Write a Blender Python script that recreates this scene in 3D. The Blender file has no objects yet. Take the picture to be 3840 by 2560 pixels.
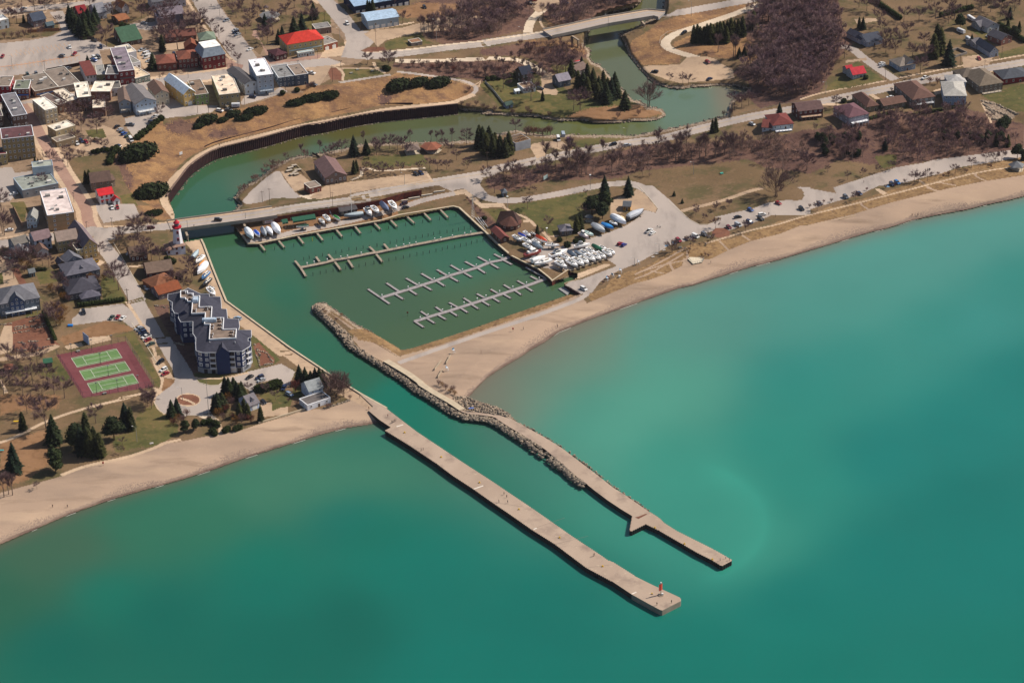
import bpy,math,random
import numpy as np
from mathutils import Vector,Matrix
from mathutils.geometry import tessellate_polygon
R=math.radians
random.seed(7)
NR=np.random.RandomState(11)
sc=bpy.context.scene
# camera
FPX,PITCH,ROLL,CAMH=10200.0,R(28.05),R(-1.15),662.0
cam=bpy.data.cameras.new('camera');co=bpy.data.objects.new('camera',cam)
sc.collection.objects.link(co);sc.camera=co
cam.sensor_width=36.0;cam.lens=36.0*FPX/3840.0
cam.clip_start=5.0;cam.clip_end=60000.0
FW=Vector((0,math.cos(PITCH),-math.sin(PITCH)));UP=Vector((0,math.sin(PITCH),math.cos(PITCH)))
RT=Vector((1,0,0));cr,sr=math.cos(ROLL),math.sin(ROLL)
CX=RT*cr+UP*sr;CY=UP*cr-RT*sr
co.matrix_world=Matrix(((CX.x,CY.x,-FW.x,0),(CX.y,CY.y,-FW.y,0),(CX.z,CY.z,-FW.z,CAMH),(0,0,0,1)))
# sky, sun, exposure
SUN_EL=R(44);SUN_DIR=Vector((0.94,0.34,0)).normalized()
w=bpy.data.worlds.new('World');sc.world=w;w.use_nodes=True
wt=w.node_tree;sky=wt.nodes.new('ShaderNodeTexSky');sky.sky_type='NISHITA';sky.sun_disc=False
sky.sun_elevation=SUN_EL;sky.sun_rotation=math.atan2(SUN_DIR.x,SUN_DIR.y)
sky.air_density=1.0;sky.dust_density=1.5;sky.ozone_density=1.0
wt.links.new(sky.outputs[0],wt.nodes['Background'].inputs[0]);wt.nodes['Background'].inputs[1].default_value=0.08
sun=bpy.data.lights.new('sun','SUN');so=bpy.data.objects.new('sun',sun);sc.collection.objects.link(so)
sun.energy=5.0;sun.angle=R(0.5);sun.color=(1.0,0.90,0.78)
sv=Vector((SUN_DIR.x*math.cos(SUN_EL),SUN_DIR.y*math.cos(SUN_EL),math.sin(SUN_EL)))
so.rotation_euler=sv.to_track_quat('Z','Y').to_euler()
so.location=(0,1200,900)
sc.view_settings.view_transform='Standard';sc.view_settings.look='None'
sc.view_settings.exposure=0.15;sc.view_settings.gamma=1.0
# photo-zoom tables -> ground points
REG=dict(a=(0,0,3.675),b=(600,0,3.675),c=(1200,0,3.675),d=(1800,0,3.675),e=(2400,0,3.675),f=(3000,0,2.8),g=(0,380,3.675),h=(600,380,3.675),i=(1200,380,3.675),j=(1800,380,3.675),k=(2400,380,3.675),l=(3000,400,2.8),m=(0,780,4.3556),n=(500,780,4.3556),o=(880,720,4.3556),p=(1380,720,4.3556),q=(1880,720,4.3556),r=(2380,720,4.3556),s=(1380,980,2.8),t=(0,1100,3.92),u=(540,1060,4.3556),v=(540,1340,4.3556),w=(1020,1100,2.9037),x=(0,1480,3.92),y=(1400,1400,2.94),z=(1700,1700,3.92),A=(2200,1850,3.1367),V=(0,0,0.6125),S=(0,0,1.0))
def P(s):
 out=[];r=REG['V']
 for tok in s.split():
  if tok in REG:r=REG[tok];continue
  a,b=tok.split(',');out.append((r[0]+float(a)/r[2],r[1]+float(b)/r[2]))
 return out
def ray(px,py):
 X=px-1920.0;Y=py-1280.0
 X,Y=cr*X+sr*Y,-sr*X+cr*Y
 return X/FPX,math.cos(PITCH)-Y/FPX*math.sin(PITCH),-math.sin(PITCH)-Y/FPX*math.cos(PITCH)
def at(px,py,z=0.0):
 dx,dy,dz=ray(px,py);t=(z-CAMH)/dz
 return Vector((dx*t,dy*t,z))
def at_np(px,py,z):
 X=px-1920.0;Y=py-1280.0
 X,Y=cr*X+sr*Y,-sr*X+cr*Y
 dx=X/FPX;dy=math.cos(PITCH)-Y/FPX*math.sin(PITCH);dz=-math.sin(PITCH)-Y/FPX*math.cos(PITCH)
 t=(z-CAMH)/dz
 return dx*t,dy*t
def proj(v):
 x,y,z=v[0],v[1],v[2]-CAMH
 d=y*math.cos(PITCH)-z*math.sin(PITCH);u=y*math.sin(PITCH)+z*math.cos(PITCH)
 X=FPX*x/d;Y=-FPX*u/d
 return 1920+cr*X-sr*Y,1280+sr*X+cr*Y
HC=[("V -200,-100 200,-60 450,-40 700,-20 0,60 200,100 100,250 300,200 500,60 450,200 600,130 640,190 700,130 0,330 100,330",16),("V 880,20 900,100 820,130 760,160 1000,60 1100,20 0,0 300,0 800,0",15),("V 1150,100 1280,80 1340,70 1450,55 1560,30 1700,8 1850,-20",11.5),("V 1000,115 1100,112",13),("V 700,190 560,225 450,260 300,260 280,320 370,270 800,175 880,165 950,158 760,185",15),("V 1060,150 1150,155 1090,190",9),("V 900,230 780,255 620,290 520,320 440,365 1000,225",7.6),("h 150,1225 60,1250 100,1400",5.4),("h 380,915 480,830 600,750 830,640 1450,490 2000,330 330,900",6.8),("i 400,220 1200,110",6.8),("i 1900,38 2000,20 c 2150,1290",4.5),("V 820,200 700,240 560,270 430,300",11.5),("V 1060,190 960,185",11),("V 1090,230 1150,270",3.5),("i 1950,110 2352,140 j 400,180 1100,240 1900,270 k 300,190",1.0),("V 1180,200 1250,200 1350,220 1450,240 1280,240 1200,140",2.8),("V 1350,120 1330,150",1.5),("V 1480,240 1500,265",1.5),("V 1450,95 1500,130",5),("V 1530,95 1600,60 1650,45",6.5),("V 1580,170 1650,170 1500,160",2.0),("V 1470,150 1560,195 1650,195 1450,120",0.9),("V 1700,235 1730,215",1.2),("V 1600,110 1700,60 1800,30 1800,100",8),("V 1750,180 1850,150",7),("V 1900,80 2000,60 2200,50 2352,0 2352,150 2200,130 2050,150 2500,60 2352,-80 1950,-80 2100,-100",14),("V 2000,190 2150,160 2352,130",13.5),("V 1850,225 1900,210",11.5),("V 1700,265 1750,250",9.5),("V 1560,295 1400,330",7),("V 1150,385 1080,410",6.2),("V 900,440 750,465",6.4),("V 420,520 300,530 560,500",6.6),("V 1780,290 1850,290 1950,275 2050,260 2200,260 2352,240",12),("V 1700,310 1620,325",7),("V 1500,350 1650,345 1750,345 1850,340",4.2),("V 1300,385",5),("V 1950,345 2050,330 2200,320 2352,300",6),("V 2000,380 2150,370 2352,345",3.5),("V 1180,400 1180,370 1130,430",5.5),("V 1150,440 1200,460",4.2),("V 1300,440 1450,430 1400,470 1250,490",3.4),("V 1550,500 1450,540 1650,510 1900,460 1800,480 1600,440 1800,400 1600,380",3),("V 1350,640 1400,610 1500,580",2.4),("V 1300,600 1200,560 1150,520 1120,540 1250,620",2.6),("V 1100,480 1070,470 900,500 750,520 620,545 1000,470",1.9),("V 1050,450 950,470 800,490 700,505",2.2),("V 1350,660 1300,690 1200,730 1100,770 980,800",2.0),("V 940,800 1000,790",1.6),("V 740,710 800,760 850,790",2.4),("V 950,830 1000,880 1050,930 1020,870",2.2),("V 1100,950 1180,980 1300,1050",2.4),("V 700,400 620,440 560,460 700,430",3.2),("V 600,460 560,440",1.2),("V 640,360 800,390 900,370 1000,340 1150,330 1250,320",3.2),("V 800,420 950,410",4.6),("V 780,350 900,320 1000,300",2.4),("V 1200,330 1300,335",4.5),("V 1400,305 1350,300",5.5),("V 120,380 160,400",13.5),("V 200,480 150,460",10.5),("V 240,545 180,540 0,550",8.5),("V 100,500 0,450",12),("V 260,430 220,400",11.5),("V 260,500 300,480",9.5),("V 330,330 300,380",11),("V 330,520 300,560 370,560",7.2),("V 420,570 440,590",2.6),("V 270,600 200,640",6.5),("V 60,620 150,600 0,600",8.2),("V 50,700 20,680 200,670 100,650",6.8),("V 310,690 250,690",4.6),("V 250,720 180,730",4),("V 60,760 100,780",4.6),("V 340,750 400,850 250,860 150,800 350,900 450,920",3.0),("V 480,640 560,780 480,700 350,640 420,700 600,860 680,860 500,750",3.0),("V 480,680 600,800 700,830 780,890",2.4),("V 100,900 250,950 0,900 350,980 0,1050 200,1030",3.4),("V 550,960 620,940 720,920",2.6),("V 400,1020 300,1050 150,1080 0,1140",2.4),("V 500,1000 700,960 820,930",1.8),("V 840,925 870,940 900,960",2.2),("V -200,1150 -200,800 -200,500 -200,300",5)]
hp=[];hz=[]
for s_,z_ in HC:
 for q_ in P(s_):hp.append(q_);hz.append(z_)
hp=np.array(hp);hz=np.array(hz,float)
GX0,GY0,GS,GNX,GNY=-804,-408,8,690,330
gxs=GX0+GS*np.arange(GNX);gys=GY0+GS*np.arange(GNY)
GXX,GYY=np.meshgrid(gxs,gys)
num=np.zeros(GXX.shape);den=np.zeros(GXX.shape)
for (a_,b_),z_ in zip(hp,hz):
 d2=(GXX-a_)**2+((GYY-b_)*1.5)**2
 w_=1.0/(d2+3000.0)**1.5
 num+=w_*z_;den+=w_
HG=num/den
def seg_dist(pts,XX,YY):
 D=np.full(XX.shape,1e9)
 for (x0,y0),(x1,y1) in zip(pts[:-1],pts[1:]):
  dx,dy=x1-x0,y1-y0;L=dx*dx+dy*dy+1e-9
  t=np.clip(((XX-x0)*dx+(YY-y0)*dy)/L,0,1)
  D=np.minimum(D,np.hypot(XX-x0-t*dx,YY-y0-t*dy))
 return D
HLINES=[("w 640,260 900,560 1240,770 y 400,85 800,330 1020,450 1340,500 1640,690 1950,890 2340,1210",1.9,22),("o 40,600 215,850 380,850 1000,720 2352,480 p 520,380 1390,240 1480,262 1900,650 2090,840 2290,1010 q 170,1050",1.7,34),("q 170,1050 600,1262 760,1390 820,1460",2.3,20),("h 150,1225 260,1080 380,915 480,830 600,750 830,640 1100,575 1450,490 1750,400 2000,330 i 0,310 400,220 800,150 1200,110",6.8,24),("o 20,580 600,510 830,470 1500,370 2000,300 2352,230 i 1450,1270",2.2,34),("n 640,290 1400,190 2352,60 o 1000,250 2352,70 i 800,1250 1500,1120 2000,1040",6.5,26),("n 1095,512 1135,590 1275,960 1400,1270 u 1330,300 2352,1050 w 500,800 950,1090 1240,1250",2.3,26)]
SHORE_W=P("V -500,1420 -200,1325 -10,1254 80,1215 160,1180 260,1145 340,1122 420,1100 500,1074 560,1052 640,1027 720,1002 790,983 850,974 868,970")
SHORE_E=P("s 1050,1425 1150,1320 1250,1220 1350,1150 1500,1060 1650,970 1700,930 1850,850 2000,740 2200,660 2352,600 r 720,1568 960,1520 1160,1450 1450,1360 1700,1280 1900,1220 2180,1150 2352,1105 l 560,1370 760,1310 920,1275 1180,1190 1470,1130 1750,1080 1950,1030 2150,990 2352,940 V 2600,390 3000,300")
SPIT_IN=P("s 2180,345 2100,352 1850,440 1500,560 1140,690 780,810 430,920 340,930 w 1390,600 1270,530 1100,430 900,330 700,190 590,110 500,98 440,130 430,180 480,230 560,300 700,430 800,560 900,640 1000,700 1150,790 1250,860 1400,950 y 420,180 540,250 650,320 780,400 880,470 970,500 1100,520 1200,520 1300,560 1400,610 1520,690 1620,760 1720,830 1800,890 1900,960 2000,1040 2120,1120 2200,1200 2300,1250")
BANKS=[P("i 1900,100 2000,125 2352,145 j 0,170 400,190 700,200 900,230 1100,265 1400,255 1550,285 1900,290 2140,270 2352,260 k 250,250 360,190 340,160 e 290,1500 100,1480 d 2310,1470 2200,1400 2100,1380 1900,1180 1650,900 1540,860 1500,800 1520,700 1430,620 1560,290 1640,230 1750,190 1900,150 2100,100 V 1470,8 1490,-60"),P("V 1527,-60 1527,0 1523,30 d 1930,480 1990,600 2050,750 2150,880 2230,980 e 130,1090 250,1170 400,1210 580,1225 720,1200 1050,1180 1300,1180 1500,1230 1400,1320 1250,1400 1230,1500 k 1200,200 1000,240 740,310 400,380 0,460 j 2100,480 1900,470 1500,470 1250,460 950,470 700,440 500,400 330,430 i 2100,540 1900,550 1700,570 1500,560 1200,570 900,580 650,580 550,600 300,660 100,700 h 2100,740 1900,760 1800,780 1700,830 1600,880 1500,950 1350,1080 1200,1150 1100,1230 1030,1330 1060,1380 1100,1420 1050,1500 1000,1540")]
for pts_,D_ in ((SHORE_W,60),(SHORE_E,70),(SPIT_IN,14),(BANKS[0],14),(BANKS[1],14)):
 dd=seg_dist(pts_,GXX,GYY);HG=HG*np.clip(dd/D_,0.03,1)**0.8
for s_,z_,r_ in HLINES:
 k_=np.exp(-(seg_dist(P(s_),GXX,GYY)/r_)**2);HG=HG*(1-k_)+z_*k_
def H(px,py):
 fx=min(max((px-GX0)/GS,0),GNX-1.001);fy=min(max((py-GY0)/GS,0),GNY-1.001)
 i,j=int(fx),int(fy);u,v=fx-i,fy-j
 return float(HG[j,i]*(1-u)*(1-v)+HG[j,i+1]*u*(1-v)+HG[j+1,i]*(1-u)*v+HG[j+1,i+1]*u*v)
def H_np(X,Y):
 fx=np.clip((X-GX0)/GS,0,GNX-1.001);fy=np.clip((Y-GY0)/GS,0,GNY-1.001)
 i=fx.astype(int);j=fy.astype(int);u=fx-i;v=fy-j
 return HG[j,i]*(1-u)*(1-v)+HG[j,i+1]*u*(1-v)+HG[j+1,i]*(1-u)*v+HG[j+1,i+1]*u*v
def G(p,dz=0.0):
 v=at(p[0],p[1],H(p[0],p[1]));v.z+=dz
 return v
# materials
MATS={}
def lin(c):
 if isinstance(c,str):
  c=[int(c[k:k+2],16)/255 for k in (0,2,4)]
  return tuple(x/12.92 if x<.04045 else ((x+.055)/1.055)**2.4 for x in c)
 return c
def mat(name,col,rough=0.8,var=0.12,scale=0.8,metallic=0.0,col2=None,spec=0.3,bump=0.0,coat=0.0):
 key=name
 if key in MATS:return MATS[key]
 m=bpy.data.materials.new(name);m.use_nodes=True;nt=m.node_tree;b=nt.nodes['Principled BSDF']
 c=lin(col);c2=lin(col2) if col2 else tuple(x*(1-var) for x in c);c1=c if col2 else tuple(min(1,x*(1+var)) for x in c)
 tc=nt.nodes.new('ShaderNodeTexCoord');n=nt.nodes.new('ShaderNodeTexNoise');n.inputs['Scale'].default_value=scale;n.inputs['Detail'].default_value=4
 nt.links.new(tc.outputs['Object'],n.inputs['Vector'])
 rp=nt.nodes.new('ShaderNodeValToRGB');rp.color_ramp.elements[0].position=.35;rp.color_ramp.elements[1].position=.65
 rp.color_ramp.elements[0].color=(*c2,1);rp.color_ramp.elements[1].color=(*c1,1)
 nt.links.new(n.outputs['Fac'],rp.inputs[0]);nt.links.new(rp.outputs[0],b.inputs['Base Color'])
 b.inputs['Roughness'].default_value=rough;b.inputs['Metallic'].default_value=metallic;b.inputs['Specular IOR Level'].default_value=spec
 if coat:b.inputs['Coat Weight'].default_value=coat;b.inputs['Coat Roughness'].default_value=.1
 MATS[key]=m;return m
def gmat(name,layers,rough=0.95,bump=0.0,bscale=2.0,spec=0.15):
 """ground material: base colour, then (colour, noise scale, lo, hi, stretch) layers mixed by world-space noise"""
 m=bpy.data.materials.new(name);m.use_nodes=True;nt=m.node_tree;b=nt.nodes['Principled BSDF']
 tc=nt.nodes.new('ShaderNodeTexCoord');cur=None
 base=nt.nodes.new('ShaderNodeRGB');base.outputs[0].default_value=(*lin(layers[0]),1);cur=base.outputs[0]
 for k,L in enumerate(layers[1:]):
  col,s_,lo,hi=L[:4];st=L[4] if len(L)>4 else (1,1,1)
  mp=nt.nodes.new('ShaderNodeMapping');mp.inputs['Scale'].default_value=st;mp.inputs['Location'].default_value=(k*37.1,k*11.7,0)
  if len(L)>5:mp.inputs['Rotation'].default_value=(0,0,L[5])
  nt.links.new(tc.outputs['Object'],mp.inputs[0])
  n=nt.nodes.new('ShaderNodeTexNoise');n.inputs['Scale'].default_value=s_;n.inputs['Detail'].default_value=6;n.inputs['Roughness'].default_value=.6
  nt.links.new(mp.outputs[0],n.inputs['Vector'])
  mr=nt.nodes.new('ShaderNodeMapRange');mr.inputs[1].default_value=lo;mr.inputs[2].default_value=hi
  nt.links.new(n.outputs['Fac'],mr.inputs[0])
  mx=nt.nodes.new('ShaderNodeMix');mx.data_type='RGBA';nt.links.new(mr.outputs[0],mx.inputs[0]);nt.links.new(cur,mx.inputs[6])
  mx.inputs[7].default_value=(*lin(col),1);cur=mx.outputs[2]
 nt.links.new(cur,b.inputs['Base Color']);b.inputs['Roughness'].default_value=rough;b.inputs['Specular IOR Level'].default_value=spec
 if bump:
  n=nt.nodes.new('ShaderNodeTexNoise');n.inputs['Scale'].default_value=bscale;n.inputs['Detail'].default_value=5;nt.links.new(tc.outputs['Object'],n.inputs['Vector'])
  bp=nt.nodes.new('ShaderNodeBump');bp.inputs['Strength'].default_value=.6;bp.inputs['Distance'].default_value=bump
  nt.links.new(n.outputs['Fac'],bp.inputs['Height']);nt.links.new(bp.outputs[0],b.inputs['Normal'])
 MATS[name]=m;return m
# object helpers
def link(o):sc.collection.objects.link(o);return o
def tag(o,label=None,cat=None,group=None,kind=None):
 if label:o['label']=label
 if cat:o['category']=cat
 if group:o['group']=group
 if kind:o['kind']=kind
 return o
def empty(name,loc,rz=0.0,label=None,cat=None,group=None,scale=None):
 o=link(bpy.data.objects.new(name,None));o.location=loc;o.rotation_euler=(0,0,rz)
 if scale:o.scale=scale
 return tag(o,label,cat,group)
def inst(name,me,parent=None,loc=(0,0,0),rz=0.0,scale=None):
 o=link(bpy.data.objects.new(name,me));o.parent=parent;o.location=loc;o.rotation_euler=(0,0,rz)
 if scale:o.scale=scale
 return o
class MB:
 def __init__(s):s.v=[];s.f=[];s.m=[];s.mats=[]
 def mi(s,m):
  if m not in s.mats:s.mats.append(m)
  return s.mats.index(m)
 def add(s,vs,fs,m):
  k=len(s.v);s.v+=[tuple(x) for x in vs];s.f+=[tuple(k+i for i in f) for f in fs];s.m+=[s.mi(m)]*len(fs);return s
 def box(s,x0,x1,y0,y1,z0,z1,m,M=None):
  vs=[Vector((x,y,z)) for z in (z0,z1) for x,y in ((x0,y0),(x1,y0),(x1,y1),(x0,y1))]
  if M:vs=[M@v for v in vs]
  return s.add(vs,[(0,3,2,1),(4,5,6,7),(0,1,5,4),(1,2,6,5),(2,3,7,6),(3,0,4,7)],m)
 def prism(s,poly,z0,z1,m,mt=None,bottom=False):
  """poly: (x,y) list; z0,z1 numbers or lists"""
  n=len(poly);Z0=z0 if isinstance(z0,(list,tuple)) else [z0]*n;Z1=z1 if isinstance(z1,(list,tuple)) else [z1]*n
  vs=[(p[0],p[1],a) for p,a in zip(poly,Z0)]+[(p[0],p[1],a) for p,a in zip(poly,Z1)]
  area=sum(poly[i][0]*poly[(i+1)%n][1]-poly[(i+1)%n][0]*poly[i][1] for i in range(n))
  sides=[(i,(i+1)%n,n+(i+1)%n,n+i) for i in range(n)]
  if area<0:sides=[f[::-1] for f in sides]
  s.add(vs,sides,m)
  top=tuple(range(n)) if area>0 else tuple(range(n-1,-1,-1))
  s.add([(p[0],p[1],a) for p,a in zip(poly,Z1)],[top],mt or m)
  if bottom:s.add([(p[0],p[1],a) for p,a in zip(poly,Z0)],[top[::-1]],m)
  return s
 def tube(s,a,b,r0,r1,m,n=6,cap=True):
  a=Vector(a);b=Vector(b);d=(b-a)
  if d.length<1e-6:return s
  q=d.to_track_quat('Z','Y');vs=[]
  for c,r in ((a,r0),(b,r1)):
   for k in range(n):
    t=2*math.pi*k/n;vs.append(c+q@Vector((r*math.cos(t),r*math.sin(t),0)))
  fs=[(k,(k+1)%n,n+(k+1)%n,n+k) for k in range(n)]
  if cap:fs+=[tuple(range(n,2*n)),tuple(range(n-1,-1,-1))]
  return s.add(vs,fs,m)
 def loft(s,rings,m,cap=True):
  n=len(rings[0]);vs=[v for r in rings for v in r];fs=[]
  for i in range(len(rings)-1):
   for k in range(n):
    fs.append((i*n+k,i*n+(k+1)%n,(i+1)*n+(k+1)%n,(i+1)*n+k))
  if cap:fs+=[tuple(range(n-1,-1,-1)),tuple((len(rings)-1)*n+k for k in range(n))]
  return s.add(vs,fs,m)
 def mesh(s,name,smooth=False):
  me=bpy.data.meshes.new(name);me.from_pydata(s.v,[],s.f)
  for m in s.mats:me.materials.append(m)
  me.polygons.foreach_set('material_index',s.m)
  if smooth:me.polygons.foreach_set('use_smooth',[True]*len(me.polygons))
  me.update();return me
 def obj(s,name,parent=None,smooth=False,loc=(0,0,0)):
  return inst(name,s.mesh(name,smooth),parent,loc)
def np_mesh(name,V,F,mats,fm=None,smooth=False):
 """V (n,3), F (m,k) with constant k"""
 me=bpy.data.meshes.new(name);k=F.shape[1]
 me.vertices.add(len(V));me.vertices.foreach_set('co',V.astype(np.float32).ravel())
 me.loops.add(F.size);me.loops.foreach_set('vertex_index',F.astype(np.int32).ravel())
 me.polygons.add(len(F));me.polygons.foreach_set('loop_start',(np.arange(len(F))*k).astype(np.int32))
 me.polygons.foreach_set('loop_total',np.full(len(F),k,np.int32)) if hasattr(me.polygons[0],'loop_total') and False else None
 for m in mats:me.materials.append(m)
 if fm is not None:me.polygons.foreach_set('material_index',fm.astype(np.int32))
 if smooth:me.polygons.foreach_set('use_smooth',np.ones(len(F),bool))
 me.update(calc_edges=True);return me
# GROUND
LOW=P("w 430,180 480,235 560,305 700,435 800,562 900,642 1000,702 1150,792 1250,862 1400,952 y 420,184 540,254 650,324 780,402 880,472 970,502 1100,522 1200,522 1300,562 1400,612 1520,692 1620,762 1720,832 1800,892 1900,962 2000,1042 2120,1122 2200,1202 2300,1252")
UPP=P("w 500,110 560,230 640,260 800,400 870,480 900,560 1000,620 1150,720 1240,770 1400,860 y 400,85 500,150 650,245 800,330 900,395 950,425 1020,450 1100,460 1250,480 1340,500 1450,570 1560,640 1640,690 1750,750 1850,820 1950,890 2050,970 2150,1060 2250,1140 2340,1210")
CS,X0,Y0,NXC,NYC=3,-402,-300,1548,800
cxx,cyy=np.meshgrid(X0+CS*(np.arange(NXC)+.5),Y0+CS*(np.arange(NYC)+.5))
CL=np.full((NYC,NXC),1,np.uint8)
WJ=(NR.rand(NYC,NXC)-.5)*1.6;WJ2=(NR.rand(NYC,NXC)-.5)*1.6
def fill(pts,cls,only=None,jit=0.0):
 if isinstance(pts,str):pts=P(pts)
 a=np.array(pts);x0,y0=a.min(0);x1,y1=a.max(0)
 i0,i1=max(0,int((x0-X0)/CS)-1),min(NXC,int((x1-X0)/CS)+2);j0,j1=max(0,int((y0-Y0)/CS)-1),min(NYC,int((y1-Y0)/CS)+2)
 if i1<=i0 or j1<=j0:return
 xx=cxx[j0:j1,i0:i1]+jit*WJ[j0:j1,i0:i1];yy=cyy[j0:j1,i0:i1]+jit*WJ2[j0:j1,i0:i1];ins=np.zeros(xx.shape,bool)
 n=len(a)
 for k in range(n):
  xa,ya=a[k];xb,yb=a[(k+1)%n]
  if ya==yb:continue
  c=((ya>yy)!=(yb>yy))&(xx<(xb-xa)*(yy-ya)/(yb-ya)+xa);ins^=c
 sub=CL[j0:j1,i0:i1]
 if only is not None:ins&=np.isin(sub,only)
 sub[ins]=cls
def smooth(pts,n=2):
 for _ in range(n):
  o=[pts[0]]
  for (a,b),(c,d) in zip(pts[:-1],pts[1:]):o+=[(a*.75+c*.25,b*.75+d*.25),(a*.25+c*.75,b*.25+d*.75)]
  pts=o+[pts[-1]]
 return pts
def offs(pts,wl,wr):
 """pixel polyline -> world points, left/right offset lists"""
 W=[G(p) for p in pts];L=[];Rr=[]
 for i,v in enumerate(W):
  a=W[max(0,i-1)];b=W[min(len(W)-1,i+1)];d=Vector((b.x-a.x,b.y-a.y,0)).normalized();nrm=Vector((-d.y,d.x,0))
  L.append(v+nrm*wl);Rr.append(v-nrm*wr)
 return L,Rr
def strip(s,wid,cls,only=None,sm=2):
 pts=P(s) if isinstance(s,str) else s
 if sm:pts=smooth(pts,sm)
 L,Rr=offs(pts,wid/2,wid/2)
 fill([proj(v) for v in L]+[proj(v) for v in Rr[::-1]],cls,only)
LAWN,GREEN,ASPH,CONC,SAND,WET,DRY,BRUSH,GRAV,MAROON,COURT,DUNE,DIRT,MULCH,STONE,BLUE,TOWN,PALE,BRICKST,DAMP=range(1,21)
fill("V -300,-200 690,-200 800,60 850,130 700,215 430,262 330,262 270,330 225,420 262,520 200,560 -300,560",TOWN)
fill("a -900,240 0,240 420,260 460,400 800,330 820,430 700,500 0,560 -900,620",LAWN);fill("a 960,80 1250,60 1640,0 2200,-100 2352,0 2250,150 1780,330 1640,400 1660,640 1500,650 1300,540 1100,540 960,310",LAWN)
fill("b 780,60 1200,-200 2060,-200 2352,250 2352,420 2060,430 1700,490 1640,600 1450,620 1380,760 1280,680 1000,330 730,-100",LAWN);fill("b 1900,200 2352,160 2352,420 2060,430 1900,400",GREEN,jit=4)
fill("b 380,30 470,0 700,400 860,600 1060,880 940,800 640,420",LAWN);fill("b 930,750 1050,850 1000,880 910,850",LAWN)
fill("c -400,1180 0,1180 270,1150 960,1050 1060,1000 1700,1080 2050,1140 2130,1250 1950,1370 i 1400,40 900,45 400,160 0,230 h 1900,310 1450,420 1100,500 800,580 600,660 450,740 300,850 150,1050 20,1200 -20,1350 60,1568 -60,1568 g 2300,1540 1900,1350 1800,1250 1650,1000 1560,850 1650,700 1850,560 2050,420 2250,200 h 50,330 b 700,1568 1200,1480 1650,1300 2000,1280",DRY)
fill("n 40,-40 560,-40 640,180 400,200 200,100",DRY);fill("h 60,330 260,250 500,300 420,440 250,460 100,400",BRUSH,jit=9);fill("h 700,400 1050,370 1100,460 800,520 640,500",BRUSH,jit=9);fill("c 800,1300 1000,1310 960,1440 820,1450",BRUSH,jit=9);fill("g 1560,850 1650,700 1720,760 1760,960 1850,1000 1800,1250 1650,1000",BRUSH,jit=9)
fill("c 1000,870 2352,840 d 0,840 500,850 750,960 740,1000 540,1050 60,1090 0,1180 c 2200,1110 1700,1060 1200,980 1000,920",BRUSH,jit=5)
fill("d 0,680 1000,540 1430,640 1500,800 1400,800 1250,1000 1000,1020 850,900 600,780 0,760",BRUSH,jit=5);fill("d 600,560 1000,540 1430,640 1450,750 1150,640 800,640",DRY,jit=5);fill("e -100,560 300,300 800,140 1400,60 1500,100 900,340 500,440 350,480 260,600 400,700 560,740 560,880 0,900 -120,760 -200,700",DRY,jit=4)
fill("e 440,600 700,480 1450,520 1700,600 1700,860 1100,800 700,750 500,700",DRY,jit=3)
fill("e 1500,150 2352,-300 f 350,-300 450,300 550,420 350,700 210,970 0,1060 e 1950,1430 1650,1500 1500,1350 1500,1150 1250,1000 1700,800 1350,400",BRUSH,jit=5)
fill("c 1400,470 1700,240 2352,-300 d 560,-300 760,150 600,420 180,520 0,540 c 2300,560 1700,620",BRUSH,jit=5);fill("d 860,200 1200,-300 2352,-400 2200,60 1560,290 1300,330 1000,400",BRUSH,jit=5);fill("c 1250,50 1700,-50 2352,-200 2352,100 1700,200",BRUSH,jit=4)
fill("d 860,220 1000,330 1300,330 1000,420",DRY);fill("c 1000,1020 2000,1080 2130,1200 1700,1070",LAWN)
fill("k 0,600 1300,560 1800,520 f 0,1370 500,1330 1000,1180 1700,1130 2352,1300 2600,1300 l 2600,420 1400,560 1000,640 400,560 k 2352,1000 1700,900 1500,800 0,960 j 1900,1060 900,1100 400,1250 130,1200 60,1080 900,900 1900,700",BRUSH,jit=5)
fill("l 780,520 1020,500 1000,620 860,650",GREEN,jit=4)
fill("d 0,1180 60,1110 540,1060 760,990 1000,1040 1250,1300 1850,1350 2200,1400 2300,1470 k 340,170 0,260 j 2140,265 1550,280 1100,260 700,195 300,180 d 300,1500 100,1300",GREEN)
fill("j 1150,220 1500,100 1900,60 2300,40 k 340,170 0,255 j 1550,280 1300,230",DIRT,jit=5);fill("d 960,900 1250,880 1400,860 1250,1000 1050,1020",GREEN)
fill("d 830,970 960,1000 1050,1050 1000,1180 1080,1260 1060,1310 850,1300 780,1250 850,1190",GRAV)
strip('e 1700,50 1500,120 1250,215 850,350 550,440 400,520 335,600 400,680 560,735 800,800',6.5,PALE);fill('e 20,930 100,910 280,905 550,890 650,790 900,780 1060,820 1100,870 1280,960 1300,1080 900,1120 560,1150 400,1110 100,1000',GRAV)
strip("a -700,270 0,165 640,105 1100,60 1500,0 1900,-60",9,ASPH);strip("a 0,130 640,60 1100,15",1.8,CONC);strip("a 0,235 640,165",1.8,CONC)
fill("a -900,620 0,600 400,560 700,505 850,440 820,330 680,170 860,150 960,310 1100,550 1300,540 1490,650 1600,660 1370,700 1420,900 1060,910 640,990 640,1030 350,1020 -900,1180",ASPH)
fill("a 1880,690 2080,690 2150,800 2150,900 1990,950 1880,760",GRAV);fill("a 1780,330 2150,300 2180,390 2040,420 1800,390",ASPH)
fill("b 70,600 400,560 560,600 560,660 60,700",GRAV)
strip("a -300,1545 480,1430 900,1345 1600,1240 b 0,1125 600,1055 1180,970 1800,900 2352,850 c 200,830",20,CONC)
strip("a -300,1545 480,1430 900,1345 1600,1240 b 0,1125 600,1055 1180,970 1800,900 2352,850 c 200,830",12.5,ASPH)
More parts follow.
